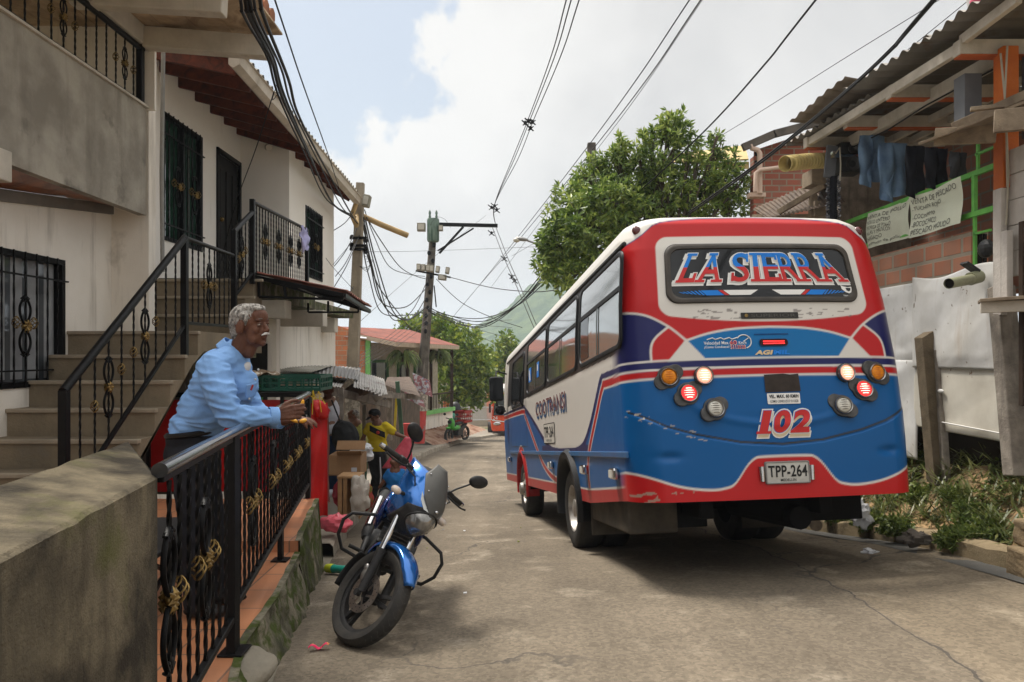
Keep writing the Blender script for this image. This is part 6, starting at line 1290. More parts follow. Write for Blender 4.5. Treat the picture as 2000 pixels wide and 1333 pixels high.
for y in (.50, 1.55, 3.30, 7.35):
    mb = MB(); mb.box(SP(y, .785, .025), (.05, .14, .085)); c_ = mb.build('side_lamp', steel, bus, local=True, bevel=.018); mb = MB(); mb.box(SP(y, .785, .052), (.008, .10, .055)); mb.build('lens', whl, c_, local=True)
# wheels, arches, underbody
for s in (-1, 1):
    for cy, dual in ((2.4, 1), (6.0, 0)):
        M = M4.Translation((s*1.01, cy, .385)) @ M4.Rotation(s*pi/2, 4, 'Y')
        w0 = thing; mb = MB(); prof = [(.215, .0), (.25, .012), (.33, .02), (.365, .005), (.385, -.03), (.387, -.11), (.385, -.19), (.36, -.225), (.25, -.235), (.2, -.22)]
        mb.lathe([(r, z) for r, z in prof], 44, M)
        if dual: mb.lathe([(r, z-.26) for r, z in prof], 44, M)
        ty = mb.build('wheel', rubber, bus, local=True, smooth=35)
        mb = MB(); mb.lathe([(.222, -.004), (.226, .006), (.212, .0), (.2, -.03), (.185, -.075 if dual else -.02), (.12, -.09 if dual else .0), (.09, -.085 if dual else .03), (.085, -.01 if dual else .07), (.05, .0 if dual else .08), (.001, .0 if dual else .085)], 40, M)
        rimm = mat('wheel_rim', (.42, .40, .37), .4, metal=.6, col2=(.25, .22, .19), ns=9)
        mb.build('rim', rimm, ty, local=True, smooth=30)
        mb = MB()
        for k in range(6):
            a = k*pi/3; mb.lathe([(.016, -.09 if dual else 0), (.016, -.06 if dual else .03), (.001, -.055 if dual else .035)], 6, M @ M4.Translation((.105*cos(a), .105*sin(a), 0)))
        for k in range(8):
            a = k*pi/4+.3; mb.ell(M@V((.155*cos(a), .155*sin(a), -.084 if dual else -.008)), (.004, .026, .026), n=8, m=6, mi=1)
        mb.build('wheel_nuts', [steel, blackplastic], ty, local=True)
        mb = MB(); n = 26; rows = []
        R1, R2, bul = (.47, .565, .045) if dual else (.49, .545, .03)
        for i in range(n+1):
            a = R_(-22)+(pi+R_(44))*i/n
            for r, o in ((R1, -.16), (R1, bul*.5), (R1+.02, bul), (R2-.03, bul), (R2, .0)): rows.append(SP(cy+r*cos(a), max(.3, .40+r*sin(a)), o, s))
        mb.add(rows, [(i*5+j, i*5+j+1, (i+1)*5+j+1, (i+1)*5+j) for i in range(n) for j in range(4)]); mb.build('wheel_arch', busblack if dual else mat('arch_red', (.36, .02, .02), .4), bus, local=True, smooth=50)
        mb = MB(); rows = []
        for i in range(17):
            a = pi*i/16
            for xo in (.2, 1.0): rows.append((s*xo, cy+.5*cos(a), .4+.5*sin(a)))
        mb.add(rows, [(i*2, i*2+1, i*2+3, i*2+2) for i in range(16)]); mb.build('wheel_well', mat('underbody_black', (.008, .008, .008), .9), bus, local=True)
under = mat('underbody_black', (.008, .008, .008)); 
mb = MB(); mb.bb((-.99, .22, .60), (.99, 8.1, .66)); mb.build('floor', under, bus, local=True)
mb = MB()
for x in (-.45, .45): mb.bb((x-.05, .3, .45), (x+.05, 8, .6))
mb.bb((-.9, 2.3, .33), (.9, 2.5, .45)); mb.bb((-.9, 5.95, .33), (.9, 6.05, .42)); mb.ell((0, 2.4, .38), (.2, .22, .18)); mb.tube([(.3, .4, .42), (.3, 1.6, .42)], .09, 12); mb.bb((-.85, .7, .35), (-.3, 1.5, .58)); mb.bb((.2, .5, .38), (.85, 1.3, .6)); mb.build('chassis', under, bus, local=True, bevel=.01)
flapm = mat('mud_flap', (.05, .042, .033), .9, col2=(.09, .075, .055), ns=5)
for s in (-1, 1):
    mb = MB(); mb.bb((s*.98-(.0 if s > 0 else 0), 1.72, .2), (s*.42, 1.74, .6)); mb.build('mud_flap', flapm, bus, local=True)
mb = MB(); mb.bb((-.98, .5, .34), (-.6, 1.70, .60)); mb.build('side_box', mat('mud_flap', (.05, .042, .033)), bus, local=True, bevel=.02)
mb = MB(); L = ploop(-1.0, 1.0, .5, 2.55, .2, 5); mb.add([(x, 8.2, z) for x, z in L], [tuple(range(len(L)))]); mb.build('front_panel', mat('bus_red', RED, .3, coat=.4), bus, local=True)
mb = MB(); L = ploop(-.93, .93, 1.35, 2.4, .15, 5); mb.add([(x, 8.215, z) for x, z in L], [tuple(range(len(L)))]); mb.build('windscreen', bglass, bus, local=True)
for s in (-1, 1):
    mb = MB(); mb.box((s*1.22, 7.75, 1.98), (.24, .10, .42)); mi_ = mb.build('mirror', busblack, bus, local=True, bevel=.04); mb = MB(); mb.tube([(s*1.0, 7.95, 2.25), (s*1.2, 7.9, 2.3), (s*1.22, 7.78, 2.15)], .016, 6); mb.tube([(s*1.0, 7.95, 1.6), (s*1.2, 7.85, 1.62), (s*1.22, 7.78, 1.8)], .016, 6); mb.build('mirror_arm', busblack, mi_, local=True)
    mb = MB(); mb.ell((s*1.16, 7.8, 1.62), (.09, .05, .09)); mb.build('round_mirror', busblack, mi_, local=True, smooth=60)
    mb = MB(); mb.add([(s*1.11, 7.695, 1.80), (s*1.33, 7.695, 1.80), (s*1.33, 7.695, 2.16), (s*1.11, 7.695, 2.16)], [(0, 1, 2, 3)]); mb.build('mirror_glass', bglass, mi_, local=True)
# ================================================================ RIGHT SIDE
enamel = mat('white_enamel_tin', (.74, .73, .71), .45, col2=(.55, .53, .49), ns=1.5, bump=.3, bs=6, streak=((.38, .28, .18), 4, .56, .74, .6), stain=((.17, .12, .08), 9, .66, .70))
fence = thing('tin_fence', 'fence of dented white sheet metal panels on the earth bank under the bricks', 'fence', (4.0, 7.2, .9))
def panel(y0, y1, z0, z1, o, seed, m=enamel, bul=.05, top=None):
    mb = MB()
    def f(u, v):
        y = y0+(y1-y0)*u; z = z0+(z1-z0+(top(u) if top else 0))*v
        cr_ = .035*abs(noise.noise((u*1.6+seed, v*1.2, seed)))+.012*abs(noise.noise((u*3, v*3+u*2, seed+4)))+.045*abs(((u*1.1+v*.9+seed*.37) % 1)-.5)
        e = min(u, 1-u, v, 1-v)*6; return (4.0-o-cr_*bul/.05*min(1, e+.2), y, z)
    mb.grid(f, 50, 40); return mb.build('panel', m, fence, smooth=25, solid=.004)
panel(5.95, 7.35, 1.46, 2.33, .03, 1, bul=.06, top=lambda u: .03*sin(u*7)); panel(7.1, 9.2, 1.5, 2.30, .0, 2); panel(7.3, 9.6, .55, 1.53, .01, 5); panel(5.9, 7.36, .88, 1.47, .012, 7, mat('old_fridge_panel', (.70, .66, .57), .4, col2=(.54, .5, .42), ns=2, bump=.1, streak=((.36, .2, .09), 8, .62, .72, .7), stain=((.2, .11, .05), 10, .68, .72)), .015)
mb = MB(); mb.ell((3.955, 6.85, 1.25), (.012, .05, .02)); mb.tube([(3.96, 6.0, .95), (3.96, 7.2, .97)], .006, 5); mb.tube([(3.955, 7.0, 1.0), (3.95, 7.0, 1.3)], .005, 5); mb.build('door_handle', enamel, fence, smooth=60)
mb = MB(); mb.bb((4.15, 5.8, .2), (4.3, 9.8, .95)); mb.build('dark_gap', mat('gap_shade', (.03, .022, .015), .95), fence)  # near-black slab that paints in the shade of the gap under the panels
shk = thing('shack', 'makeshift shack with a brick plinth, green railing and a flat corrugated roof on white beams', 'shack', (4.4, 7, 2.3))
brk = brickmat('hollow_bricks', (.42, .17, .095), (.34, .13, .07), (.30, .25, .185), .30, .165, 'y', .02, .85, .8)
mb = MB(); mb.bb((4.0, 6.47, 2.15), (4.15, 9.6, 2.67)); mb.build('brick_plinth', brk, shk)
mb = MB()
for k in range(2):
    for j in range(3): mb.bb((4.02+j*.04, 6.455, 2.36+.16*k), (4.05+j*.04, 6.468, 2.48+.16*k))
mb.build('brick_holes', mat('dark_opening', (.012, .011, .01)), shk)
brk2 = brickmat('hollow_bricks_back', (.30, .115, .065), (.22, .085, .05), (.2, .17, .13), .33, .15, 'y', .012)
mb = MB(); mb.bb((5.0, 6.0, 2.2), (5.1, 9.6, 4.0)); mb.build('back_wall', brk2, shk)
mb = MB(); mb.bb((4.1, 9.3, 2.2), (5.0, 9.4, 4.0)); mb.bb((3.7, 8.9, 2.0), (4.2, 8.95, 2.9)); mb.build('plank_wall', greywood, shk)
lgreen = mat('green_railing_paint', (.13, .42, .07), .5, col2=(.09, .3, .05), ns=9)
mb = MB()
for z in (3.15, 2.80): mb.beam((4.0, 5.98, z), (4.0, 9.3, z+.01), .035, .045)
for y in (6.12, 6.42, 7.4, 8.3, 9.2): mb.bb((3.985, y-.02, 2.80), (4.015, y+.02, 3.15))
mb.bb((3.99, 6.4, 2.3), (4.01, 6.43, 2.8)); mb.bb((3.99, 6.08, 2.5), (4.01, 6.1, 3.6)); mb.bb((3.99, 6.2, 2.62), (4.01, 6.42, 2.64)); mb.bb((3.99, 6.36, 3.15), (4.01, 6.385, 3.6)); mb.bb((3.99, 6.1, 3.3), (4.01, 6.4, 3.32)); mb.build('green_railing', lgreen, shk)
mb = MB(); mb.ell((3.99, 6.25, 2.48), (.05, .09, .08)); mb.build('wall_bracket', blackplastic, shk)
tinu = mat('rusty_roof_tin', (.17, .155, .135), .6, metal=.3, col2=(.10, .09, .075), ns=1.5, stain=((.10, .055, .03), 2, .56, .66))
corr((3.28, 9.05, 4.12), (3.56, 7.3, 4.16), (6.8, 9.4, 4.3), (6.8, 7.3, 4.3), 13, .022, 12).build('roof_sheet', tinu, shk, smooth=80, solid=.003)
corr((3.30, 7.42, 4.22), (3.50, 6.15, 4.26), (6.8, 7.42, 4.36), (6.8, 6.15, 4.36), 9, .022, 12).build('roof_sheet', tinu, shk, smooth=80, solid=.003)
corr((3.42, 6.2, 4.20), (3.50, 4.9, 4.24), (6.8, 6.2, 4.34), (6.8, 4.9, 4.34), 9, .022, 12).build('roof_sheet', tinu, shk, smooth=80, solid=.003)
corr((3.12, 8.35, 4.20), (3.34, 7.45, 4.38), (3.7, 8.4, 4.18), (3.9, 7.5, 4.30), 6, .016, 6).build('bent_sheet', mat('brown_tin', (.19, .155, .12), .6, metal=.3, ns=3), shk, smooth=80, solid=.003)
wb = mat('whitewashed_beam', (.50, .45, .38), .85, col2=(.37, .33, .27), ns=5, bump=.4, streak=((.24, .19, .14), 6, .55, .75, .5)); 
orb = mat('orange_underside', (.42, .10, .03), .8)
for (p, q, w, h) in (((3.45, 8.6, 4.05), (3.60, 5.95, 4.05), .05, .09), ((3.60, 5.94, 4.10), (3.62, 5.3, 4.14), .05, .08), ((3.84, 8.7, 4.0), (3.97, 6.0, 4.0), .08, .12), ((4.35, 8.6, 4.05), (4.45, 6.9, 4.06), .05, .08), ((4.6, 8.6, 4.05), (4.6, 6.3, 4.06), .05, .07)):
    mb = MB(); mb.beam(p, q, w, h); mb.build('purlin', wb, shk, bevel=.006)
for y, x0, x1 in ((5.95, 3.56, 5.2), (6.95, 3.52, 4.5), (7.85, 3.52, 4.9), (8.62, 3.4, 5.0)):
    mb = MB(); mb.bb((x0, y-.05, 3.98), (x1, y+.05, 4.10)); o = mb.build('cross_beam', wb, shk, bevel=.006); mb = MB(); mb.bb((x0+.01, y-.048, 3.968), (x1-.01, y+.048, 3.979)); mb.build('painted_edge', orb, o, local=True)
mb = MB(); mb.bb((3.86, 5.83, 2.9), (3.985, 5.96, 4.02)); mb.build('orange_post', mat('orange_post_paint', (.50, .13, .02), .65, col2=(.4, .09, .015), ns=5, bump=.3), shk, bevel=.01)
mb = MB(); mb.bb((3.72, 6.1, 3.35), (3.86, 6.25, 3.9)); mb.bb((4.05, 5.8, 3.3), (4.14, 5.9, 3.95)); mb.build('grey_board', mat('blue_grey_board', (.14, .145, .155), .8), shk)
mb = MB(); mb.tube([(3.87, 5.8, 4.0), (3.85, 5.8, 3.6), (3.88, 5.8, 3.0), (3.86, 5.8, 2.6)], .008, 6); mb.tube([(3.83, 5.82, 3.95), (3.86, 5.8, 3.5), (3.87, 5.8, 2.9)], .008, 6); mb.build('wires', mat('cream_cable', (.4, .36, .28), .6), shk)
mb = MB()
mb.tube([V((3.84, 8.55, 3.93)), V((3.87, 7.6, 3.90)), V((3.90, 7.0, 3.935)), V((3.95, 6.1, 3.93))], .008, 5); mb.build('beam_cable', cabm, shk)
# lean-to of old boards over the door
lt = thing('board_canopy', 'small sagging canopy of old grey boards and plywood beside the orange post', 'canopy', (4.0, 5.6, 3.3))
a1, a2, a3, a4 = at(1793, 281, 5.9), at(2020, 192, 5.2), at(2060, 225, 5.9), at(1850, 262, 6.4)
mb = MB(); mb.grid(lambda u, v: (a1.lerp(a2, u)).lerp(a4.lerp(a3, u), v)+V((0, 0, .02*noise.noise((u*5, v*3, 1)))), 20, 6); mb.build('plywood', wood, lt, solid=.02)
for p, q, h in ((at(1825, 268, 5.9), at(1946, 262, 5.7), .13), (at(1941, 238, 5.35), at(2050, 228, 5.2), .16), (at(1895, 214, 5.8), at(1962, 207, 5.7), .03), (at(1860, 250, 6.0), at(2050, 165, 5.6), .07)):
    mb = MB(); mb.beam(p, q, .05, h); mb.build('plank', wood, lt, bevel=.004)
# plank wall at the right edge
pw = thing('plank_wall', 'white washed plank wall at the right edge of the frame', 'wall', (3.95, 5.5, 1.5))
ww = mat('whitewashed_planks', (.55, .51, .46), .85, col2=(.42, .38, .34), ns=3, bump=.6, bs=30, streak=((.25, .22, .19), 7, .55, .72, .6))
for k in range(5):
    z0 = 2.2+k*.2; zt = min(z0+.195, 3.2)
    mb = MB(); mb.bb((3.905+.004*(k % 2), 4.7, z0), (3.935+.004*(k % 2), 5.97, zt)); mb.build('plank', ww, pw, bevel=.004)
for (y, x, w, z0, z1, m) in ((5.93, 3.86, .10, 1.9, 2.9, ww), (5.80, 3.84, .07, 2.0, 2.55, ww), (5.66, 3.88, .05, 1.2, 2.6, mat('dark_brown_wood', (.07, .045, .03))), (5.58, 3.87, .06, 1.0, 2.35, ww)):
    mb = MB(); mb.bb((x-.02, y-w, z0), (x+.03, y, z1)); mb.build('upright', m, pw, bevel=.004)
mb = MB(); mb.bb((4.0, 4.4, .6), (4.1, 5.7, 2.3)); mb.build('inner_wall', mat('grey_inner_wall', (.3, .29, .27), .9), pw)
mb = MB(); mb.beam(at(1987, 930, 5.72), at(1955, 560, 5.95), .15, .13, (0, 1, 0)); tag(mb.build('weathered_post', greywood, bevel=.01), 'tall grey weathered timber post leaning slightly, holding up the corner of the planked shack', 'post')
sfm = thing('wooden_shelf', 'wooden shelf board on a white beam sticking out of the plank wall', 'shelf', (3.8, 5.5, 2.0))
mb = MB(); mb.beam(at(1912, 589, 5.7), at(2040, 580, 5.5), .3, .025); mb.build('board', wood, sfm, bevel=.004)
mb = MB(); mb.beam(at(1915, 601, 5.62), at(2040, 596, 5.45), .05, .085); mb.build('beam', wb, sfm, bevel=.005)
for (p, q, w, lab, m) in ((at(1833, 912, 6.9), at(1808, 655, 7.05), .145, 'thick brown timber post with a slanted top standing in the weeds by the tin fence', mat('brown_post', (.17, .13, .085), .9, col2=(.09, .07, .045), ns=6, bump=.6)), (at(1848, 905, 6.8), at(1831, 675, 6.95), .06, 'thin pale batten beside the thick brown post', greywood)):
    d = (q-p).normalized(); mb = MB(); M_ = [(-w/2, -w/2), (w/2, -w/2), (w/2, w/2), (-w/2, w/2)]
    vs = [p+V((a, b, -.15)) for a, b in M_]+[q+V((a, b, (a/w)*.09+(0 if w < .1 else .02))) for a, b in M_]; mb.add(vs, [(0, 1, 2, 3), (4, 5, 6, 7), (0, 1, 5, 4), (1, 2, 6, 5), (2, 3, 7, 6), (3, 0, 4, 7)]); tag(mb.build('timber_post', m, bevel=.006), lab, 'post')
pp = thing('drain_pipe', 'short greenish plastic pipe poking out of the white sheet metal', 'pipe', (3.95, 6.3, 2.2)); mb = MB()
mb.tube([at(1912, 540, 6.2), at(1895, 545, 6.15)], .055, 14); mb.tube([at(1900, 545, 6.15), at(1853, 554, 5.95)], .042, 16, cap=False); mb.build('pipe', mat('grey_green_pvc', (.30, .31, .2), .5, col2=(.22, .22, .14), ns=6), pp, smooth=50)
mb = MB(); mb.tube([at(1854, 554, 5.955), at(1860, 553, 5.97)], .036, 16); mb.build('bore', mat('dark_opening', (.012, .011, .01)), pp); mb = MB(); mb.box(at(1895, 522, 6.2), (.13, .1, .02), Euler((0, .6, 0)).to_matrix()); mb.build('strap', blackplastic, pp)
# posters
def poster(y0, y1, z0, z1, name, label, lines, seed):
    mb = MB(); f = lambda y, z, o=0: V((3.955-o-.02*sin((y-y0)*6+seed)-.012*sin(z*14+seed), y, z-.03*(1-abs((y-(y0+y1)/2)*2/(y1-y0)))*(z > (z0+z1)/2)*.6))
    mb.grid(lambda u, v: f(y0+(y1-y0)*u, z0+(z1-z0)*v), 24, 12); o = mb.build(name, mat('poster_paper', (.58, .60, .47), .7, col2=(.52, .53, .42), ns=2), None, smooth=80); tag(o, label, 'poster')
    ink = mat('marker_ink', (.09, .09, .085), .7)
    for i, (s, wd) in enumerate(lines):
        h = (z1-z0)/len(lines)*.82; zt = z1-.02-(i+1)*(z1-z0-.03)/len(lines)
        me = fit(s, (-(y1-.03), -(y1-.03)+wd*(y1-y0-.06), zt+h*.16, zt+h*.92), lambda u, v, d: f(-u, v+(.006*sin(u*30)), d), 'handwriting', ink, None, .004, -.004); me.parent = o
poster(6.50, 7.38, 2.74, 3.15, 'fish_poster', 'handwritten poster VENTA DE PESCADO tied to the green railing', [('VENTA DE PESCADO', .95), ('-TUCHIN ROJO', .6), ('-COCHAMO', .45), ('-BOCOCHICO', .5), ('PESCADO MOLIDO', .85)], 1)
poster(7.42, 8.25, 2.76, 3.15, 'chicken_poster', 'more faded handwritten poster VENTA DE POLLO on the green railing', [('VENTA DE POLLO', .95), ('POLLO ENTERO', .6), ('PECHUGA DE POLLO', .62), ('ALAS Y MUSLOS', .6), ('HIGADO', .4), ('menudo de pollo', .8)], 4)
# laundry
denim = mat('blue_denim', (.17, .26, .38), .9, col2=(.09, .15, .25), ns=5, bump=.3, bs=90); dark = mat('black_cloth', (.012, .013, .018), .9, col2=(.02, .02, .026), ns=6)
def trousers(px0, px1, y0, y1, d, m, lab, sp=.5, grp=None):
    mb = MB(); c = at((px0+px1)/2, y0, d); w = (px1-px0)/1450*d*1.12; h = (y1-y0)/1450*d
    for s in (-1, 1):
        def f(u, v): a = u*2*pi; hw = w*.27*(1-.22*v+.10*sin(v*8+s)); q = noise.noise((u*5, v*3, px0*.1+s)); return c+V((s*w*.24*(.9+sp*v*.4)+hw*cos(a)+.03*q, (.022+.012*sin(v*7+s))*sin(a)+.02*s+.05*q+.03*v*noise.noise((v*3, px0, s)), -h*v*(1-.06*s)-.05*h*(u > .5)*v+.02*sin(u*6+s)*v))
        mb.grid(f, 20, 14)
    tag(mb.build('trousers', m, smooth=80), lab, 'trousers', grp)
trousers(1678, 1726, 266, 354, 8.0, denim, 'shorter pair of light blue jeans hanging nearest the loudspeaker')
trousers(1716, 1770, 280, 382, 7.6, denim, 'longer pair of light blue jeans hanging right of the shorter pair', .2)
trousers(1768, 1806, 286, 376, 7.3, dark, 'black trousers hanging right next to the blue jeans'); trousers(1806, 1850, 290, 362, 7.0, dark, 'black trousers hanging in the middle of the green railing'); trousers(1853, 1888, 298, 346, 6.8, mat('charcoal_cloth', (.045, .047, .052), .9), 'charcoal trousers hanging at the right end of the washing line')
spk = thing('loudspeaker', 'black and silver loudspeaker with a white socket hanging under the shack roof corner', 'loudspeaker', at(1648, 312, 8.5)); mb = MB(); c = at(1655, 312, 8.5); mb.box(c, (.26, .25, .34)); mb.build('cabinet', blackplastic, spk, bevel=.015)
for dz, r in ((-.08, .075), (.09, .05)):
    mb = MB(); mb.lathe([(r, 0), (r*1.1, .02), (r*.85, .015), (r*.2, -.02), (.001, 0)], 20, M4.Translation(c+V((0, -.128, dz))) @ M4.Rotation(pi/2, 4, 'X')); mb.build('speaker_cone', lpm, spk, smooth=50)
mb = MB(); mb.bb(c+V((-.15, -.14, .0)), c+V((.1, -.13, .025))); mb.box(at(1632, 303, 8.3), (.09, .06, .07)); mb.build('silver_trim', steel, spk)
mb = MB(); mb.box(at(1622, 316, 8.4), (.12, .03, .36), Euler((0, .1, 0)).to_matrix()); mb.build('grey_panel', mat('blue_grey_board', (.14, .145, .155)), spk); mb = MB(); mb.tube([at(1632, 300, 8.2), at(1640, 288, 8.2), at(1642, 320, 8.2), at(1641, 353, 8.2)], .008, 6); mb.build('cord', mat('cream_cable', (.4, .36, .28)), spk)
mb = MB(); P = []; r_ = []; a, b = at(1533, 320, 8.3), at(1618, 314, 8.7)
for i in range(61): t = i/60; P.append(a.lerp(b, t)+V((0, 0, .01*sin(t*3)))); r_.append(.078+.011*(1 if (i % 4) < 2 else -1)*(i > 6)+(.01 if i < 4 else 0))
mb.tube(P, r_, 20, cap=False); tb_ = mb.build('corrugated_duct', mat('yellow_duct', (.55, .44, .17), .5, col2=(.4, .3, .12), ns=4), smooth=40, solid=.004); tag(tb_, 'yellow corrugated plastic duct poking out left of the loudspeaker', 'duct')
mb = MB(); c0, c1 = at(1628, 345, 8.4), at(1627, 470, 8.4); mb.tube([c0, c1], .04, 10); ti = thing('tinsel_post', 'post wound with silver and black tinsel below the loudspeaker', 'post', c1); mb.build('post', dark, ti)
mb = MB(); rr = random.Random(3)
for k in range(900): t = rr.random(); a = rr.uniform(0, 6.3); r = rr.uniform(.05, .085); p = c0.lerp(c1, t)+V((cos(a)*r*.6, sin(a)*r*.6, 0)); q = p+V((cos(a)*.035, sin(a)*.035, rr.uniform(-.03, .03))); mb.add([p, q, q+V((0, 0, .006)), p+V((0, 0, .006))], [(0, 1, 2, 3)])
mb.build('tinsel', mat('tinsel_silver', (.35, .35, .36), .25, metal=1, col2=(.05, .05, .06), ns=40, contrast=(.45, .55)), ti)
mb = MB(); mb.box(at(1600, 350, 9.0), (.3, .3, .18)); mb.beam(at(1588, 380, 9.0), at(1588, 425, 9.0), .08, .08, (0, 1, 0)); mb.beam(at(1520, 415, 9.2), at(1610, 362, 8.9), .05, .07); mb.box(at(1605, 410, 9.0), (.25, .2, .18)); tag(mb.build('wooden_props', wood, bevel=.005), 'rough brown wooden props and blocks left of the tinsel post', 'props')
corr(at(1478, 412, 11.5), at(1612, 352, 9.4), at(1640, 420, 11.5), at(1700, 380, 9.4), 14, .02).build('t', tinu) if False else None
lr2 = thing('low_tin_roof', 'low rusty corrugated roof leaning between the brick house and the shack', 'roof', at(1560, 400, 10))
corr(at(1470, 408, 11), at(1618, 345, 9.1), at(1500, 428, 9.2), at(1650, 395, 8.6), 18, .008).build('roof_sheet', mat('dark_brown_tin', (.11, .075, .05), .7, metal=.1, col2=(.06, .042, .03), ns=3), lr2, smooth=80, solid=.003)
mb = MB(); mb.beam(at(1480, 414, 10.9), at(1616, 350, 9.1), .04, .06); mb.beam(at(1470, 428, 10), at(1640, 428, 8.8), .05, .12); mb.build('frame', wood, lr2)
# brick house behind
bh = thing('brick_house', 'unplastered red brick house with a dark sheet roof between the tree and the shack', 'house', (5.5, 13, 2))
rb = brickmat('red_bricks', (.36, .095, .055), (.28, .075, .045), (.30, .24, .18), .26, .108, 'x', .013, .85, .8)
A0, A1 = at(1472, 300, 13), at(1640, 300, 13)
mb = MB(); mb.bb((A0.x, 13, -1), (7.5, 13.2, 5.05)); mb.add([(A0.x, 13, 5.05), (7.5, 13, 5.05), (7.5, 13, 5.9), (A0.x+1.2, 13, 5.55), (A0.x, 13, 5.15)], [(0, 1, 2, 3, 4)]); mb.bb((3.75, 13.6, -1), (A0.x, 13.8, 4.05)); mb.build('brick_wall', rb, bh)
mb = MB()
for z in (4.35, 4.6, 4.85, 5.05): mb.bb((A0.x+.02, 12.98, z), (A0.x+.12, 12.995, z+.12))
mb.bb((A0.x+.3, 12.98, 3.72), (A0.x+.65, 12.995, 3.87)); mb.build('brick_holes', mat('dark_opening', (.012, .011, .01)), bh)
mb = MB(); r0, r1, r2, r3 = at(1452, 288, 12.6), at(1512, 262, 12.6), at(1650, 226, 12.6), at(1650, 214, 15); mb.add([r0, r1, r2, r3, at(1480, 270, 15)], [(0, 1, 2, 3, 4)]); mb.beam(r0, r1, .06, .1); mb.beam(r1, r2, .06, .1); mb.build('roof', mat('dark_sheet_roof', (.13, .11, .09), .7, col2=(.07, .06, .05), ns=3), bh, solid=.04)
pvc = mat('cream_pvc', (.60, .45, .36), .5, col2=(.5, .36, .28), ns=5); mb = MB()
mb.tube([at(1466, 283, 12.6), at(1469, 290, 12.6), at(1480, 293, 12.6), at(1484, 300, 12.6), at(1484, 378, 12.6)], .045, 10); mb.tube([at(1533, 326, 12.5), at(1484, 332, 12.5), at(1476, 338, 12.5), at(1475, 375, 12.5)], .035, 10); mb.bb(at(1465, 384, 12.6), V(at(1496, 376, 12.6))+V((0, .2, 0))); mb.build('drain_pipe', pvc, bh, smooth=50)
mb = MB(); mb.add([at(1300, 318, 16), at(1462, 312, 15), at(1455, 285, 17), at(1335, 300, 18)], [(0, 1, 2, 3)]); mb.add([at(1380, 330, 15.9), at(1462, 330, 15), at(1462, 316, 15), at(1380, 318, 15.9)], [(0, 1, 2, 3)])
tag(mb.build('yellow_sheet_roof', mat('yellowish_sheet', (.45, .33, .14), .7, ns=3), solid=.03), 'yellowish sheet roof glimpsed through the upper right of the leafy tree', 'roof')
# roof top bits
mb = MB(); mb.lathe([(.001, 0), (.17, 0), (.2, .2), (.19, .4), (.001, .4)], 18, M4.Translation(at(1938, 8, 6.0))); tag(mb.build('white_bucket', mat('white_bucket', (.6, .58, .55), .4), smooth=40), 'white bucket on top of the shack roof at the top right corner', 'bucket')
mb = MB(); mb.ell(at(1919, 1, 5.9), (.09, .09, .05)); tag(mb.build('pink_cloth', mat('pink_cloth', (.7, .12, .2), .8), smooth=60), 'pink cloth lump beside the bucket on the shack roof', 'cloth')
mb = MB(); c = at(1885, 38, 6.3); mb.grid(lambda u, v: c+V(((u-.5)*.05*(1+v), .01*sin(u*9), .05-.14*v)), 6, 6); tag(mb.build('blue_rag', mat('blue_rag', (.02, .04, .3), .8), solid=.004), 'tiny blue rag pegged on the clothes line above the roof', 'cloth')
# concrete steps lower right
st2 = thing('garden_steps', 'short flight of rough ochre concrete steps climbing the bank at the right edge', 'steps', (3.6, 4.9, .1))
ocm = mat('ochre_concrete', (.30, .22, .13), .95, col2=(.19, .14, .08), ns=3, bump=.9, bs=30, stain=((.08, .06, .04), 4, .55, .7))
for (x0, y0, y1, z0, z1) in ((3.40, 4.3, 5.12, -.1, .28), (3.47, 4.32, 5.15, .28, .46), (3.62, 4.3, 5.2, .40, .62), (3.85, 4.4, 5.25, .5, .80)):
    mb = MB(); mb.bb((x0, y0, z0), (4.6, y1, z1)); o = mb.build('step', ocm, st2, bevel=.02)
    o.modifiers[0].segments = 3; s_ = o.modifiers.new('s', 'SUBSURF'); s_.subdivision_type = 'SIMPLE'; s_.levels = 4; s_.render_levels = 4; d = o.modifiers.new('d', 'DISPLACE'); t_ = bpy.data.textures.get('rough') or bpy.data.textures.new('rough', 'CLOUDS'); t_.noise_scale = .09; d.texture = t_; d.strength = .03
# weeds on the bank
rg = random.Random(5); mb = MB(); wz_ = []
def weedpatch(n, xr, yr, hh, L, wd, name, label, stuff=True, seed=1, dens=None):
    rg = random.Random(seed); vs = []; fs = []
    for _ in range(n):
        y = rg.uniform(*yr); t = rg.uniform(*xr); x = rx(y)+.2+t
        if noise.noise((x*2.2, y*2.2, seed)) < (-.12 if dens is None else dens): continue
        z = bz(x, y); st = rg.uniform(.3, 1)*hh
        for k in range(rg.randint(4, 8)):
            a = rg.uniform(0, 6.28); l = L*rg.uniform(.6, 1.3); b = V((x, y, z+st*rg.random())); d = V((cos(a), sin(a), rg.uniform(-.2, 1.2))).normalized(); s = V((-sin(a), cos(a), 0))*l*wd
            i = len(vs); vs += [b, b+d*l*.5+s, b+d*l, b+d*l*.5-s]; fs += [(i, i+1, i+2, i+3)]
    m = MB(); m.add(vs, fs); return m
m_ = weedpatch(5200, (.10, 1.25), (4.9, 12), .08, .042, .35, '', '', dens=.0); tag(m_.build('weeds', leafC), 'low green weeds covering the earth bank', 'weeds', kind='stuff')
m_ = weedpatch(1500, (.0, 1.0), (5.2, 12), .16, .17, .05, '', '', seed=4, dens=-.3); tag(m_.build('grass', leafmat('leaf_grass', (.05, .07, .02), (.10, .12, .035), (.2, .19, .07), 2)), 'tufts of longer grass on the earth bank', 'grass', kind='stuff')
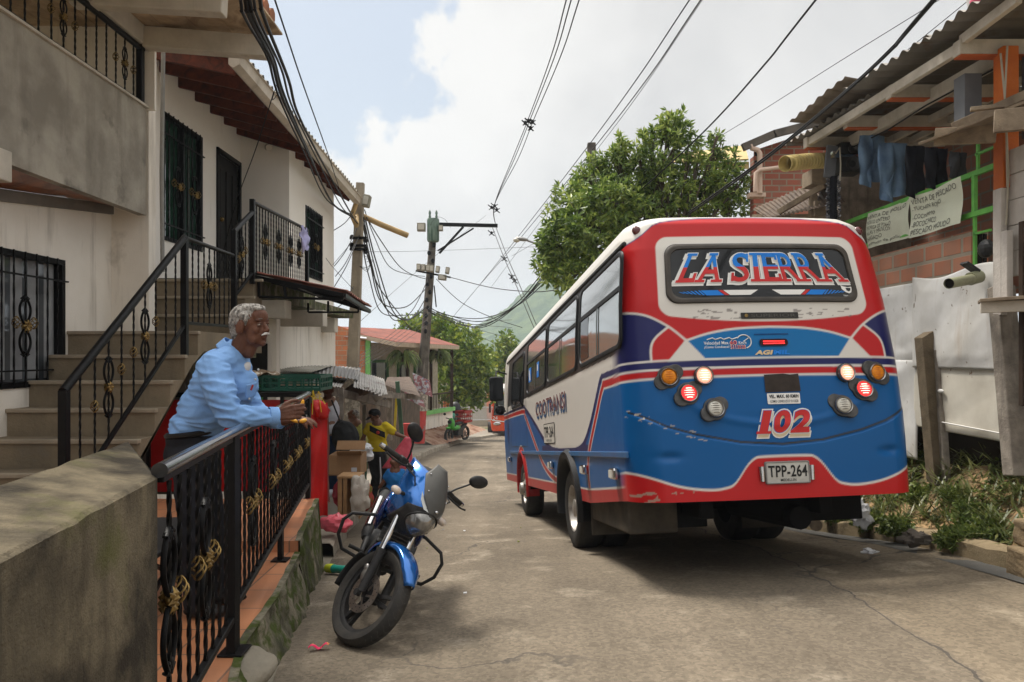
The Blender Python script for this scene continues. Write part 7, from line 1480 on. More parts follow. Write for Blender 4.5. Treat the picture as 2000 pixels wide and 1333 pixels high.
def bush(c, r, n, L, lab, seed, m=leafC, wr=.55):
    t = thing('bush', lab, 'plant', c); leaves('leaves', m, t, [((c[0]+r*.7*cos(q*2.4+seed), c[1]+r*.6*sin(q*2.4+seed), c[2]+r*(.2+.35*((q*7+seed) % 3)/2)), (r*.45, r*.4, r*.42)) for q in range(6)], n, L, wr, .1, seed, shell=.2, tuft=3)
    mb = MB(); rr = random.Random(seed)
    for k in range(7): a = rr.uniform(0, 6.28); mb.tube([c, V(c)+V((cos(a)*r*.6, sin(a)*r*.5, r*rr.uniform(.5, 1.1)))], [.008, .003], 4)
    mb.build('stems', mat('green_stem', (.09, .12, .04), .7), t)
def bp(px, py, d): p = at(px, py, d); return (p.x, p.y, bz(p.x, p.y)-.02)
for i, (x, y, d, r, lab) in enumerate(((1905, 900, 6.0, .22, 'leafy weed clump in front of the weathered post'), (1930, 930, 5.7, .20, 'dark green weed bush just left of the weathered post foot'), (1868, 965, 5.8, .14, 'small weed clump midway between steps and timber post'), (1705, 950, 7.0, .2, 'long leaved weed clump below the bus corner'), (1640, 950, 7.6, .18, 'weed clump behind the bus right rear wheel'), (1880, 850, 6.4, .13, 'small bright weed under the tin fence'), (1800, 900, 6.9, .15, 'weed tuft at the foot of the thick timber post'), (1750, 965, 6.4, .15, 'weed tuft in front of the bare earth mound'))): bush(bp(x, y, d), r*.85, 300, (.05, .038, .065)[i % 3], lab, i+20, wr=(.55, .7, .3)[i % 3])
def litter(name, lab, c, s, m, seed, flat=.3, cat='litter'):
    mb = MB(); mb.ell((0, 0, 0), (s, s*.8, s*flat), n=18, m=12)
    for i, p in enumerate(mb.v): p = V(p); mb.v[i] = tuple(V(c)+p*(1+.9*noise.noise(p*(2.2/s)+V((seed, 0, 0))))+V((0, 0, s*flat*.5)))
    return tag(mb.build(name, m, smooth=30), lab, cat)
wp = mat('white_plastic', (.62, .62, .62), .4, col2=(.45, .45, .47), ns=14)
c = bp(1683, 1005, 6.7); litter('plastic_bag', 'crumpled white plastic bag stuck in the weeds behind the kerb', (c[0], c[1], c[2]+.05), .075, wp, 2, 1.3)
litter('crumpled_paper', 'crumpled white paper in the gutter by the right kerb', (2.92, 6.05, road_z(2.92, 6.05)+.0), .07, wp, 6, .25)
c = bp(1590, 1000, 7.3); mb = MB(); mb.tube([V(c)+V((0, -.06, .05)), V(c)+V((.02, .06, .06))], .06, 14); tag(mb.build('cut_log', wood, bevel=.01), 'short cut log lying by the kerb behind the bus wheel', 'log')
c = bp(1790, 1000, 6.0); litter('stone', 'dark stone on the bank above the kerb', c, .1, mat('dark_stone', (.10, .085, .07), .95, bump=.6), 9, .6, 'stone')
# ================================================================ BLUE MOTORCYCLE
mp = at(677, 1243, 4.12)
moto = thing('motorcycle', 'blue motorcycle leaning on its side stand by the gutter, front wheel turned', 'motorcycle', (mp.x, mp.y, road_z(mp.x, mp.y)+.005),
             (Euler((0, 0, R_(-88))).to_matrix() @ Euler((R_(-25), 0, 0)).to_matrix()).to_euler())
AX0 = V((-.05, 0, .30)); AXD = V((-.438, 0, .899)); STM = M4.Translation(AX0) @ M4.Rotation(R_(38), 4, AXD) @ M4.Translation(-AX0)
def S(x, y=None, z=None): return STM @ (V((x, y, z)) if y is not None else V(x))
def MBs(mb): mb.v = [tuple(STM @ V(p)) for p in mb.v]; return mb
blue = mat('motorcycle_blue', (.015, .13, .42), .16, metal=.55, coat=1, col2=(.01, .10, .36), ns=3)
blue2 = mat('motorcycle_dark_blue', (.01, .035, .16), .2, metal=.5, coat=1)
satin = mat('satin_black', (.016, .016, .017), .5, col2=(.03, .028, .026), ns=25, bump=.15, bs=90)
alu = mat('cast_aluminium', (.38, .37, .35), .4, metal=.9, col2=(.2, .19, .18), ns=20)
def tyre(cx, cz, steer, R0=.292, w=.052, nm='front_wheel'):
    M = M4.Translation((cx, 0, cz)) @ M4.Rotation(pi/2, 4, 'X'); tr = (lambda m: MBs(m)) if steer else (lambda m: m)
    mb = MB(); prof = [(.222, -.035), (.245, -w+.003), (.268, -w), (.284, -.036), (R0, -.018), (R0+.002, 0), (R0, .018), (.284, .036), (.268, w), (.245, w-.003), (.222, .035)]
    mb.lathe(prof, 64, M); t = tr(mb).build(nm, mat('tyre_rubber', (.022, .021, .02), .72, col2=(.045, .04, .034), ns=10, bump=.2, bs=60), moto, local=True, smooth=35)
    mb = MB()        # tread blocks as shallow raised bars
    for k in range(40):
        a = k*2*pi/40
        for s in (-1, 1):
            P = [M@V(((R0+.0025-abs(q)*.35)*cos(a+abs(q)*3.2), (R0+.0025-abs(q)*.35)*sin(a+abs(q)*3.2), s*q)) for q in (.004, .014, .024, .034)]
            mb.tube(P, .0042, 4)
    tr(mb).build('tread', mat('tread', (.05, .046, .04), .8), t, local=True)
    mb = MB(); mb.lathe([(.224, -.036), (.228, -.030), (.212, -.026), (.200, -.02), (.200, .02), (.212, .026), (.228, .030), (.224, .036)], 56, M)
    for k in range(3):
        for e in (-.16, .16):
            a = k*2*pi/3+.4; mb.beam(M@V((.035*cos(a+e*2), .035*sin(a+e*2), 0)), M@V((.206*cos(a+e), .206*sin(a+e), 0)), .022, .028, M.to_3x3()@V((0, 0, 1)))
    mb.lathe([(.001, -.05), (.036, -.05), (.042, -.02), (.042, .02), (.036, .05), (.001, .05)], 20, M); tr(mb).build('rim', satin, t, local=True, smooth=35)
    mb = MB(); Md = M @ M4.Translation((0, 0, .062 if steer else .05)); mb.lathe([(.075, -.002), (.12, -.002), (.12, .002), (.075, .002), (.075, -.002)], 48, Md)
    for k in range(6): a = k*pi/3; mb.beam(Md@V((.03*cos(a), .03*sin(a), 0)), Md@V((.08*cos(a+.3), .08*sin(a+.3), 0)), .012, .004, M.to_3x3()@V((0, 0, 1)))
    for k in range(30): a = k*pi/15; mb.ell(Md@V(((.09+.02*(k % 2))*cos(a), (.09+.02*(k % 2))*sin(a), .002)), (.004, .002, .004), n=6, m=4, mi=1)
    tr(mb).build('brake_disc', [mat('brake_disc', (.24, .18, .14), .35, metal=.9, col2=(.32, .28, .25), ns=9), satin], t, local=True); return t
tyre(0, .292, True)
for s in (-1, 1):
    mb = MB(); mb.tube([(.0, s*.088, .29), (-.075, s*.088, .47), (-.10, s*.088, .52)], [.026, .027, .03], 14); MBs(mb).build('fork_leg', satin, moto, local=True, smooth=50)
    mb = MB(); mb.tube([(-.10, s*.088, .52), (-.27, s*.088, .87)], .0165, 14); MBs(mb).build('fork_tube', steel, moto, local=True, smooth=60)
    mb = MB(); mb.tube([(-.098, s*.088, .515), (-.106, s*.088, .535)], .033, 14); MBs(mb).build('fork_seal', satin, moto, local=True, smooth=50); mb = MB(); mb.lathe([(.001, 0), (.02, 0), (.02, .03), (.001, .03)], 10, M4.Translation((0, s*.088, .275)) @ M4.Rotation(-s*pi/2, 4, 'X')); MBs(mb).build('axle_nut', satin, moto, local=True, smooth=50)
mb = MB(); mb.bb((-.31, -.12, .80), (-.22, .12, .835)); mb.bb((-.36, -.12, .93), (-.26, .12, .96)); mb.tube([(-.25, 0, .76), (-.35, 0, .96)], .03, 12); MBs(mb).build('fork_clamps', satin, moto, local=True, bevel=.006)
mb = MB(); mb.ell((-.075, -.085, .37), (.035, .022, .055), Euler((0, -.4, 0)).to_matrix(), 14, 10); mb.ell((-.095, -.10, .40), (.02, .012, .02)); mb.tube([(-.08, -.09, .42), (-.13, -.10, .55), (-.2, -.1, .72)], .006, 6); MBs(mb).build('brake_caliper', alu, moto, local=True, smooth=40)
mb = MB(); rows = []; n = 30
for i in range(n+1):
    a = R_(46)+R_(108)*i/n; r = .322+.012*sin(pi*i/n)
    tp = min(1, .45+3.0*min(i/n, 1-i/n)); cx, cz = cos(a), sin(a)
    for q, dr in ((-.07, -.035), (-.062, -.012), (-.035, .002), (0, .008), (.035, .002), (.062, -.012), (.07, -.035)): rows.append(((r+dr)*cx, q*tp, .292+(r+dr)*cz))
mb.add(rows, [(i*7+j, i*7+j+1, (i+1)*7+j+1, (i+1)*7+j) for i in range(n) for j in range(6)]); MBs(mb).build('front_mudguard', blue, moto, local=True, smooth=60, solid=.004)
mb = MB(); rows = []
for i in range(9):
    a = R_(160)+R_(45)*i/8; r = .33
    for q in (-.06, -.03, 0, .03, .06): rows.append(((r-.02*abs(q)*10)*cos(a), q, .292+(r-.2*abs(q))*sin(a)))
mb.add(rows, [(i*5+j, i*5+j+1, (i+1)*5+j+1, (i+1)*5+j) for i in range(8) for j in range(4)]); MBs(mb).build('mud_flap', satin, moto, local=True, smooth=60, solid=.004)
# headlamp cowl (turns with the bars)
FZ = [.66, .70, .76, .82, .88, .94, 1.0, 1.06, 1.12]; FX = [-.17, -.10, -.055, -.045, -.06, -.09, -.135, -.19, -.26]; FW = [.035, .085, .13, .152, .16, .155, .137, .112, .07]
def cowl(u, z, o=0):
    w = float(np.interp(z, FZ, FW)); x = float(np.interp(z, FZ, FX)); a = u*1.35
    return S(x-.25*(1-cos(a))*(1.0)+o*cos(a)-.06*abs(u)**3, (w+o)*sin(a)*1.06, z)
def patch(name, m, z0, z1, ul, o, nz=24, nu=24, par=None, u0=None):
    mb = MB(); mb.grid(lambda u, v: cowl((u*2-1)*ul(z0+(z1-z0)*v) if u0 is None else u0(z0+(z1-z0)*v)+(ul(z0+(z1-z0)*v)-u0(z0+(z1-z0)*v))*u, z0+(z1-z0)*v, o), nu, nz); return mb.build(name, m, par or moto, local=True, smooth=60, solid=.003)
cw = patch('headlamp_cowl', blue, .665, 1.05, lambda z: 1.0, 0)
patch('lower_surround', satin, .662, .90, lambda z: float(np.interp(z, [.66, .72, .84, .90], [.9, .82, .66, .12])), .006, par=cw)
patch('visor', mat('smoked_visor', (.07, .068, .062), .5, col2=(.09, .087, .08), ns=3), .855, 1.12, lambda z: float(np.interp(z, [.855, .93, 1.03, 1.12], [.06, .42, .60, .40])), .011, par=cw)
for z0 in (.97, 1.05):
    for s in (-1, 1): mb = MB(); mb.ell(cowl(s*float(np.interp(z0, [.9, 1.05], [.28, .48])), z0, .016), .006, n=10, m=6); mb.build('visor_screw', steel, cw, local=True)
mb = MB(); mb.grid(lambda u, v: cowl(.50*cos(2*pi*u)*v*(1-.22*sin(2*pi*u)), .785+.085*sin(2*pi*u)*v, .008+.02*(1-v*v)), 36, 8); mb.build('headlamp_lens', mat('headlamp_glass', (.30, .29, .27), .07, metal=.6, col2=(.12, .115, .11), ns=9, coat=1), cw, local=True, smooth=70)
mb = MB(); P = [cowl(.53*cos(t)*(1-.22*sin(t)), .785+.091*sin(t), .012) for t in np.linspace(0, 2*pi, 40)]; mb.tube(P, .005, 6); mb.build('lens_rim', satin, cw, local=True, smooth=60)
mb = MB()
for s in (-1, 1): mb.add([cowl(s*.16, .875, .013), cowl(s*.50, .945, .013), cowl(s*.45, .905, .013), cowl(s*.30, .872, .013)], [(0, 1, 2, 3)])
mb.build('pilot_lamps', mat('pilot_lamp', (.45, .45, .43), .2, metal=.5), cw, local=True)
mb = MB(); mb.ell(S(-.045, 0, .905)+V((.0, 0, 0)), (.012, .012, .01)); mb.build('badge', steel, cw, local=True)
amb2 = mat('clear_indicator', (.55, .40, .28), .15, coat=1, col2=(.6, .55, .5), ns=30)
for s in (-1, 1):
    mb = MB(); mb.tube([(-.22, s*.12, .86), (-.22, s*.19, .85)], .012, 8); i1 = MBs(mb).build('indicator', satin, moto, local=True, smooth=50)
    mb = MB(); mb.ell((-.215, s*.215, .85), (.03, .038, .025), n=16, m=10); MBs(mb).build('lens', amb2, i1, local=True, smooth=60)
# bars
bp_ = [(-.38, -.36, .995), (-.345, -.22, 1.0), (-.31, -.12, .975), (-.31, .12, .975), (-.345, .22, 1.0), (-.38, .36, .995)]
mb = MB(); mb.tube([(-.37, -.30, .997), (-.345, -.22, 1.0), (-.31, -.10, .97), (-.31, .10, .97), (-.345, .22, 1.0), (-.37, .30, .997)], .0115, 12); MBs(mb).build('handlebar', alu, moto, local=True, smooth=60)
for s in (-1, 1):
    mb = MB(); mb.tube([(-.357, s*.255, 1.0), (-.384, s*.375, .993)], .0175, 16); g = MBs(mb).build('grip', rubber, moto, local=True, smooth=50)
    mb = MB(); mb.tube([(-.384, s*.377, .993), (-.389, s*.405, .992)], [.018, .015], 14); MBs(mb).build('bar_end', steel, g, local=True, smooth=60)
    mb = MB(); mb.box((-.35, s*.225, 1.0), (.045, .06, .045)); mb.box((-.33, s*.17, .995), (.04, .045, .035)); MBs(mb).build('switch_box', satin, moto, local=True, bevel=.008)
    mb = MB(); mb.tube([(-.32, s*.20, .99), (-.285, s*.25, .985), (-.29, s*.33, .98), (-.31, s*.385, .985)], [.008, .0065, .006, .007], 8); MBs(mb).build('lever', satin, moto, local=True, smooth=60)
    mb = MB(); mb.tube([(-.34, s*.21, 1.01), (-.33, s*.23, 1.06), (-.32, s*.27, 1.12), (-.32, s*.29, 1.15)], .0065, 8); mi_ = MBs(mb).build('mirror', satin, moto, local=True, smooth=60)
    mb = MB(); mb.ell((-.31, s*.32, 1.185), (.028, .075, .045), Euler((s*.35, 0, 0)).to_matrix(), 20, 12); MBs(mb).build('mirror_shell', satin, mi_, local=True, smooth=60)
mb = MB()
for k, s in enumerate((-1, -.6, .7, 1)): mb.tube([(-.33, s*.2, .985), (-.22, s*.17, .98), (-.20, s*.10, .90), (-.26, s*.05, .80), (-.3, 0, .65)], .005, 6)
MBs(mb).build('control_cables', satin, moto, local=True, smooth=60)
mb = MB(); mb.ell((-.26, 0, .99), (.05, .10, .035), n=16, m=8); MBs(mb).build('instruments', satin, moto, local=True, smooth=60)
# fixed body
def solids(fn, nm, m, vox=.008, sm=4, **k): mb = MB(); fn(mb); return remesh(mb, nm, m, vox, moto, True, sm, **k)
solids(lambda q: (q.ell((-.66, 0, .80), (.25, .135, .115)), q.ell((-.50, 0, .80), (.14, .145, .10)), q.ell((-.82, 0, .76), (.14, .11, .08)), q.ell((-.47, -.12, .73), (.13, .045, .10), Euler((0, .4, 0)).to_matrix()), q.ell((-.47, .12, .73), (.13, .045, .10), Euler((0, .4, 0)).to_matrix())), 'fuel_tank', blue)
for s in (-1, 1): solids(lambda q: (q.ell((-.42, s*.145, .66), (.10, .03, .13), Euler((0, .5, 0)).to_matrix()), q.ell((-.50, s*.14, .72), (.12, .03, .07))), 'tank_shroud', blue2)
solids(lambda q: (q.ell((-1.05, 0, .785), (.28, .12, .05)), q.ell((-1.38, 0, .83), (.22, .11, .045))), 'seat', rubber)
solids(lambda q: (q.ell((-1.35, 0, .76), (.30, .11, .055)), q.ell((-1.62, 0, .80), (.12, .06, .04)), q.ell((-1.0, 0, .66), (.14, .12, .08))), 'tail', blue2)
solids(lambda q: (q.ell((-.72, 0, .36), (.22, .13, .13)), q.box((-.58, 0, .52), (.16, .17, .2), Euler((0, .3, 0)).to_matrix()), q.tube([(-.8, -.16, .36), (-.8, .17, .36)], .09, 16)), 'engine', satin, .01)
mb = MB()
for k in range(7): mb.box((-.56+.012*k, 0, .45+.028*k), (.19, .2, .008), Euler((0, .3, 0)).to_matrix())
mb.build('cylinder_fins', alu, moto, local=True)
mb = MB(); mb.tube([(-.35, 0, .88), (-.45, 0, .62), (-.50, 0, .33), (-.9, 0, .2)], .022, 8); mb.tube([(-.4, 0, .84), (-.95, .0, .68), (-1.6, 0, .78)], .025, 8)
for s in (-1, 1): mb.tube([(-.85, s*.10, .34), (-1.35, s*.11, .29)], .022, 8); mb.tube([(-1.3, s*.12, .32), (-1.22, s*.13, .7)], .028, 10)
mb.build('frame', satin, moto, local=True, smooth=50)
mb = MB(); mb.tube([(-.52, -.09, .50), (-.43, -.11, .42), (-.42, -.13, .28), (-.55, -.16, .22), (-.85, -.17, .24), (-1.0, -.18, .32)], [.02, .02, .02, .02, .022, .03], 12); ex = mb.build('exhaust', satin, moto, local=True, smooth=60)
mb = MB(); mb.tube([(-.98, -.19, .30), (-1.02, -.19, .33), (-1.42, -.21, .50), (-1.5, -.21, .53)], [.035, .055, .062, .05], 18); mb.build('silencer', satin, ex, local=True, smooth=60)
mb = MB(); mb.tube([(-1.04, -.212, .36), (-1.36, -.232, .50)], [.045, .05], 16, flat=.7); mb.build('heat_shield', steel, ex, local=True, smooth=60)
for s in (-1, 1):
    mb = MB(); mb.tube([(-.42, s*.05, .62), (-.38, s*.18, .64), (-.35, s*.31, .60), (-.345, s*.345, .54), (-.35, s*.335, .44), (-.37, s*.28, .36), (-.42, s*.15, .33), (-.46, s*.05, .32)], .0115, 10); mb.build('crash_bar', satin, moto, local=True, smooth=60)
mb = MB(); mb.tube([(-.86, .10, .24), (-.84, .22, .10), (-.82, .30, -.09)], .011, 8); mb.tube([(-.82, .28, -.095), (-.84, .35, -.115), (-.78, .35, -.115), (-.80, .28, -.09)], .006, 6); mb.build('side_stand', satin, moto, local=True, smooth=50)
tyre(-1.34, .292, False, nm='rear_wheel')
mb = MB(); mb.grid(lambda u, v: (-1.34-.34*cos(R_(70)+R_(100)*u)*-1*-1, (v-.5)*.13, .292+.34*sin(R_(70)+R_(100)*u)), 14, 4); mb.build('rear_mudguard', satin, moto, local=True, smooth=60, solid=.004)
for s in (-1, 1): mb = MB(); mb.tube([(-.80, s*.12, .26), (-.78, s*.27, .27)], .014, 8); mb.build('footrest', rubber, moto, local=True)
moto.scale = (.94, .94, .94)
# ================================================================ PEOPLE
def skinm(n, c, c2): return mat(n, c, .5, col2=c2, ns=9, bump=.25, bs=120, spec=.4)
skin = mat('weathered_skin', (.135, .058, .034), .5, col2=(.085, .034, .02), ns=14, bump=.55, bs=55, dist=.6)
hairm = mat('grey_hair', (.46, .43, .39), .75, col2=(.10, .09, .08), ns=22, contrast=(.38, .60), bump=1, bs=70, dist=1.5)
darkhair = mat('dark_hair', (.02, .016, .014), .6, bump=.5, bs=80)
def rotm(f, up=(0, 0, 1)):
    f = V(f).normalized(); l = V(up).cross(f).normalized(); u = f.cross(l); return M4((f, l, u)).transposed()
def head_solids(mb, c, R, k=1):
    T = lambda x, y, z: V(c)+R@V((x, y, z))*k
    def e(p, r, rot=None): mb.ell(T(*p), V(r)*k, R @ rot if rot else R, 20, 14)
    e((-.012, 0, .03), (.098, .077, .088)); e((.038, 0, -.03), (.056, .058, .082)); e((.04, 0, -.072), (.048, .046, .036)); e((.074, 0, -.092), (.02, .022, .016))
    e((.065, 0, .05), (.035, .055, .045)); cap_tube(mb, T(.086, 0, .018), T(.108, 0, -.022), .009*k, .0135*k, 10); e((.098, .012, -.028), (.011, .008, .008)); e((.098, -.012, -.028), (.011, .008, .008))
    for s in (-1, 1):
        e((.080, s*.028, .030), (.013, .026, .008)); e((.066, s*.042, -.022), (.022, .018, .022)); e((-.001, s*.084, -.006), (.021, .010, .037), Euler((0, .25, s*-.35)).to_matrix()); e((.002, s*.074, -.028), (.012, .010, .014)); e((.045, s*.045, -.07), (.025, .012, .025))
        e((.075, s*.030, -.002), (.010, .020, .006))
    e((.088, 0, -.052), (.014, .024, .007)); e((.086, 0, -.064), (.013, .021, .007)); e((.084, 0, -.045), (.012, .028, .010))
    return T
def hand(mb, wrist, u, v, k=1, curl=(.4, .9, .8), thumb=.4, side=1, r=.0088, spread=.02):
    "u: wrist to knuckles, v: thumb side, w: the way the fingers bend"
    u = V(u).normalized(); v = (V(v)-u*V(v).dot(u)).normalized(); w = u.cross(v)*side; wr = V(wrist)
    for i in range(4):
        off = (.027-.018*i)*k; kn = wr+u*(.088-.004*abs(i-1))*k+v*off; cap_tube(mb, wr+u*.012*k+v*off*.55, kn, .0145*k, .0118*k, 10)
        L = [(.042, .026, .021), (.046, .030, .022), (.042, .028, .021), (.033, .021, .019)][i]; a = 0; p = kn; rr = [r*1.08, r, r*.92, r*.8]
        for j in range(3):
            a += curl[j]*(1+.10*(i-1)); d = (u*cos(a)+w*sin(a)+v*spread*(1.5-i)).normalized(); q = p+d*L[j]*k; cap_tube(mb, p, q, rr[j]*k, rr[j+1]*k, 10); p = q
    p = wr+u*.025*k+v*.020*k; ds = ((u*.7+v*.7+w*.15), (u*.85+v*.3+w*thumb), (u*.8-v*.05+w*thumb*1.6)); ll = (.040, .032, .026); rr = (.0145, .0115, .010, .0088)
    for j in range(3): q = p+V(ds[j]).normalized()*ll[j]*k; cap_tube(mb, p, q, rr[j]*k, rr[j+1]*k, 10); p = q
    return p
def wrinkle(amp, sc=(9, 9, 22), seed=0, fn=None):
    def post(me):
        n = len(me.vertices); co = np.empty(n*3); no = np.empty(n*3); me.vertices.foreach_get('co', co); me.vertex_normals.foreach_get('vector', no) if hasattr(me, 'vertex_normals') else me.vertices.foreach_get('normal', no)
        co = co.reshape(-1, 3); no = no.reshape(-1, 3)
        for i in range(n):
            x, y, z = co[i]; a = fn(x, y, z)*amp if fn else amp
            q = noise.noise((x*sc[0]+.4*noise.noise((z*8, x*8, seed)), y*sc[1], z*sc[2]+x*sc[0]*.7+seed)); q2 = noise.noise((x*sc[0]*2.3+seed, y*sc[1]*2, z*sc[2]*1.7))
            co[i] += no[i]*a*((.5-abs(q)*2.2)+.35*q2)
        me.vertices.foreach_set('co', co.ravel()); me.update()
    return post
# ---------------- the old man
man = thing('person', 'elderly grey haired man in light blue shirt leaning on the railing, holding orange pieces', 'person', (-1.62, 3.85, .26))
HC = at(488, 638, 3.80); HR = rotm((.95, -.30, .02)); HK = .955
nearS, nearE, nearW = at(415, 722, 3.66), at(452, 815, 3.60), at(540, 811, 3.70)
farS, farE, farW = at(447, 722, 4.00), at(500, 806, 4.10), at(556, 822, 3.90)
pel = at(377, 868, 3.83); waist = at(380, 835, 3.83); belly = at(400, 800, 3.83); chest = at(425, 748, 3.83); upper = at(436, 712, 3.83); neckb = at(455, 694, 3.83)
hipN, kneeN, ankN = at(368, 880, 3.73), at(384, 1035, 3.70), at(384, 1180, 3.76); hipF, kneeF, ankF = at(388, 880, 3.93), at(412, 1035, 3.95), at(416, 1165, 3.98)
mb = MB(); T = head_solids(mb, HC, HR, HK)
limb(mb, [neckb, at(470, 682, 3.82), T(-.02, 0, -.05)], [.062, .055, .055], 16); cap_tube(mb, at(486, 690, 3.80), T(.03, 0, -.07), .03, .028)
limb(mb, [pel, belly, chest, neckb], [.085, .09, .09, .055]); limb(mb, [neckb, nearS], [.06, .05]); limb(mb, [neckb, farS], [.06, .05])
limb(mb, [nearS, nearE, nearW], [.05, .04, .027]); limb(mb, [farS, farE, farW], [.05, .04, .027])
limb(mb, [hipN, kneeN, ankN], [.06, .05, .04]); limb(mb, [hipF, kneeF, ankF], [.06, .05, .04])
hu = (nearW-nearE).normalized()
tipN = hand(mb, nearW+hu*.0, (.94, .05, .18), (-.1, .15, 1), 1.02, (.55, .95, .7), .35, -1)
hand(mb, farW, (.97, -.18, .10), (0, 1, .15), 1.0, (.25, .45, .35), .2, -1)
bd = remesh(mb, 'body', skin, .0042, man, False, 2)
# face details
eye = mat('eye_white', (.45, .40, .36), .2); iris = mat('iris', (.02, .012, .01), .1)
for s in (-1, 1):
    mb = MB(); mb.ell(T(.0805, s*.030, .010), (.0105,)*3 if False else .0105, n=14, m=10); e_ = mb.build('eye', eye, man, smooth=80); mb = MB(); mb.ell(T(.0875, s*.030, .009), .0048, n=10, m=8); mb.build('iris', iris, e_, smooth=80)
    for dz, nm, t in ((.0175, 'eyelid', .006), (.003, 'eyelid', .0035)):
        mb = MB(); mb.tube([T(.078, s*.014, dz-.004), T(.0895, s*.024, dz-.001), T(.090, s*.033, dz-.001), T(.080, s*.047, dz-.005)], [.003, t, t, .003], 8); mb.build(nm, skin, man, smooth=80)
    mb = MB(); mb.tube([T(.090, s*.010, .030), T(.094, s*.024, .038), T(.088, s*.040, .037), T(.076, s*.052, .031)], [.002, .0035, .003, .0015], 6); mb.build('eyebrow', mat('grey_eyebrow', (.14, .12, .11), .8), man, smooth=60)
mb = MB(); mb.tube([T(.094, -.030, -.050), T(.106, -.014, -.041), T(.109, 0, -.039), T(.106, .014, -.041), T(.094, .030, -.050)], [.002, .0065, .0055, .0065, .002], 10, flat=.8); mb.build('moustache', mat('white_moustache', (.62, .60, .57), .8, ns=60, bump=.5, bs=200), man, smooth=60)
def hf(x, y, z): return 1.0
mb = MB()
def he(p, r, rot=None): mb.ell(T(*p), V(r)*HK, HR @ rot if rot else HR, 22, 16)
he((-.018, 0, .044), (.097, .0805, .080)); he((-.056, 0, .012), (.057, .070, .080)); he((.012, 0, .092), (.075, .060, .030)); he((.052, .0, .093), (.036, .048, .022)); he((-.062, 0, -.03), (.045, .06, .06))
for s in (-1, 1): he((.010, s*.064, .045), (.034, .017, .034)); he((.024, s*.070, .018), (.007, .006, .018))
remesh(mb, 'hair', hairm, .004, man, False, 1, post=wrinkle(.0045, (90, 90, 30), 3))
# shirt
def blend(mb, pts, rx, n=16, flat=1, up=None): limb(mb, pts, rx, n, flat, up)
mb = MB()
def te(p, r, rot=None): mb.ell(p, r, rot or M4.Identity(3), 24, 16)
lean = Euler((0, R_(30), 0)).to_matrix()
te(at(432, 752, 3.83), (.140, .180, .19), lean); te(at(404, 800, 3.83), (.135, .165, .15), lean); te(at(381, 828, 3.83), (.112, .158, .08)); te(at(436, 716, 3.83), (.10, .19, .085), Euler((0, R_(45), 0)).to_matrix())
te(at(412, 724, 3.83), (.055, .12, .065), lean); te(at(470, 760, 3.83), (.075, .12, .11), lean)
te(at(377, 842, 3.83), (.115, .155, .045))
nSh = at(417, 718, 3.67); fSh = at(447, 720, 4.0)
limb(mb, [neckb+V((0, -.03, -.02)), nSh], [.075, .074]); limb(mb, [neckb+V((0, .03, -.02)), fSh], [.075, .07]); limb(mb, [neckb+V((-.02, 0, -.01)), neckb+V((.01, 0, .015))], [.075, .07])
limb(mb, [nSh, at(432, 768, 3.60), at(450, 812, 3.585)], [.082, .076, .062]); limb(mb, [at(450, 812, 3.585), at(492, 812, 3.63), at(528, 813, 3.685)], [.058, .050, .040])
limb(mb, [fSh, farE], [.075, .058]); limb(mb, [farE, farW+V((-.04, .01, 0))], [.055, .040])
shirtm = mat('light_blue_shirt', (.20, .36, .64), .8, col2=(.17, .32, .60), ns=3, bump=.25, bs=240)
elb = V(at(450, 812, 3.6))
def sfn(x, y, z): d = (V((x, y, z))-elb).length; b = abs(z-1.24); return 1+1.3*math.exp(-(d/.13)**2)+.8*math.exp(-(b/.1)**2)
shirt = remesh(mb, 'shirt', shirtm, .006, man, False, 4, post=wrinkle(.0062, (7, 12, 30), 2, sfn))
mb = MB(); a, b = at(524, 813, 3.68), at(541, 813.5, 3.705); mb.tube([a, a.lerp(b, .1), b, b-V((.002, 0, 0))], [.043, .0455, .0455, .041], 22, False, up=(0, 0, 1)); mb.build('cuff', shirtm, shirt, local=True, smooth=50, solid=.003); mb = MB(); mb.tube([farW+V((-.07, .02, -.002)), farW+V((-.02, .0, 0))], [.040, .041], 18, False); mb.build('cuff', shirtm, shirt, local=True, smooth=50, solid=.003)
# collar: two leaves folded over the neck
def collar(sg):
    mb = MB(); base = neckb+V((.0, 0, .02)); R = rotm((.80, 0, -.60), (.5, 0, .8))
    def f(u, v):
        a = u*2.75*sg; r = .067+.020*v; p = V((cos(pi-a)*r*1.0, sin(pi-a)*r*.98, .026-.050*v-.034*max(0, u-.6)*v*2.5)); p.z += .02*(1-u); return base+Euler((0, R_(28), 0)).to_matrix()@p
    mb.grid(f, 30, 6); return mb
for sg in (-1, 1): collar(sg).build('collar', shirtm, shirt, local=True, smooth=60, solid=.004)
mb = MB(); mb.ell(at(478, 722, 3.815), (.022, .04, .045), lean); mb.build('undershirt', mat('white_cotton', (.62, .60, .58), .9), man, smooth=60)
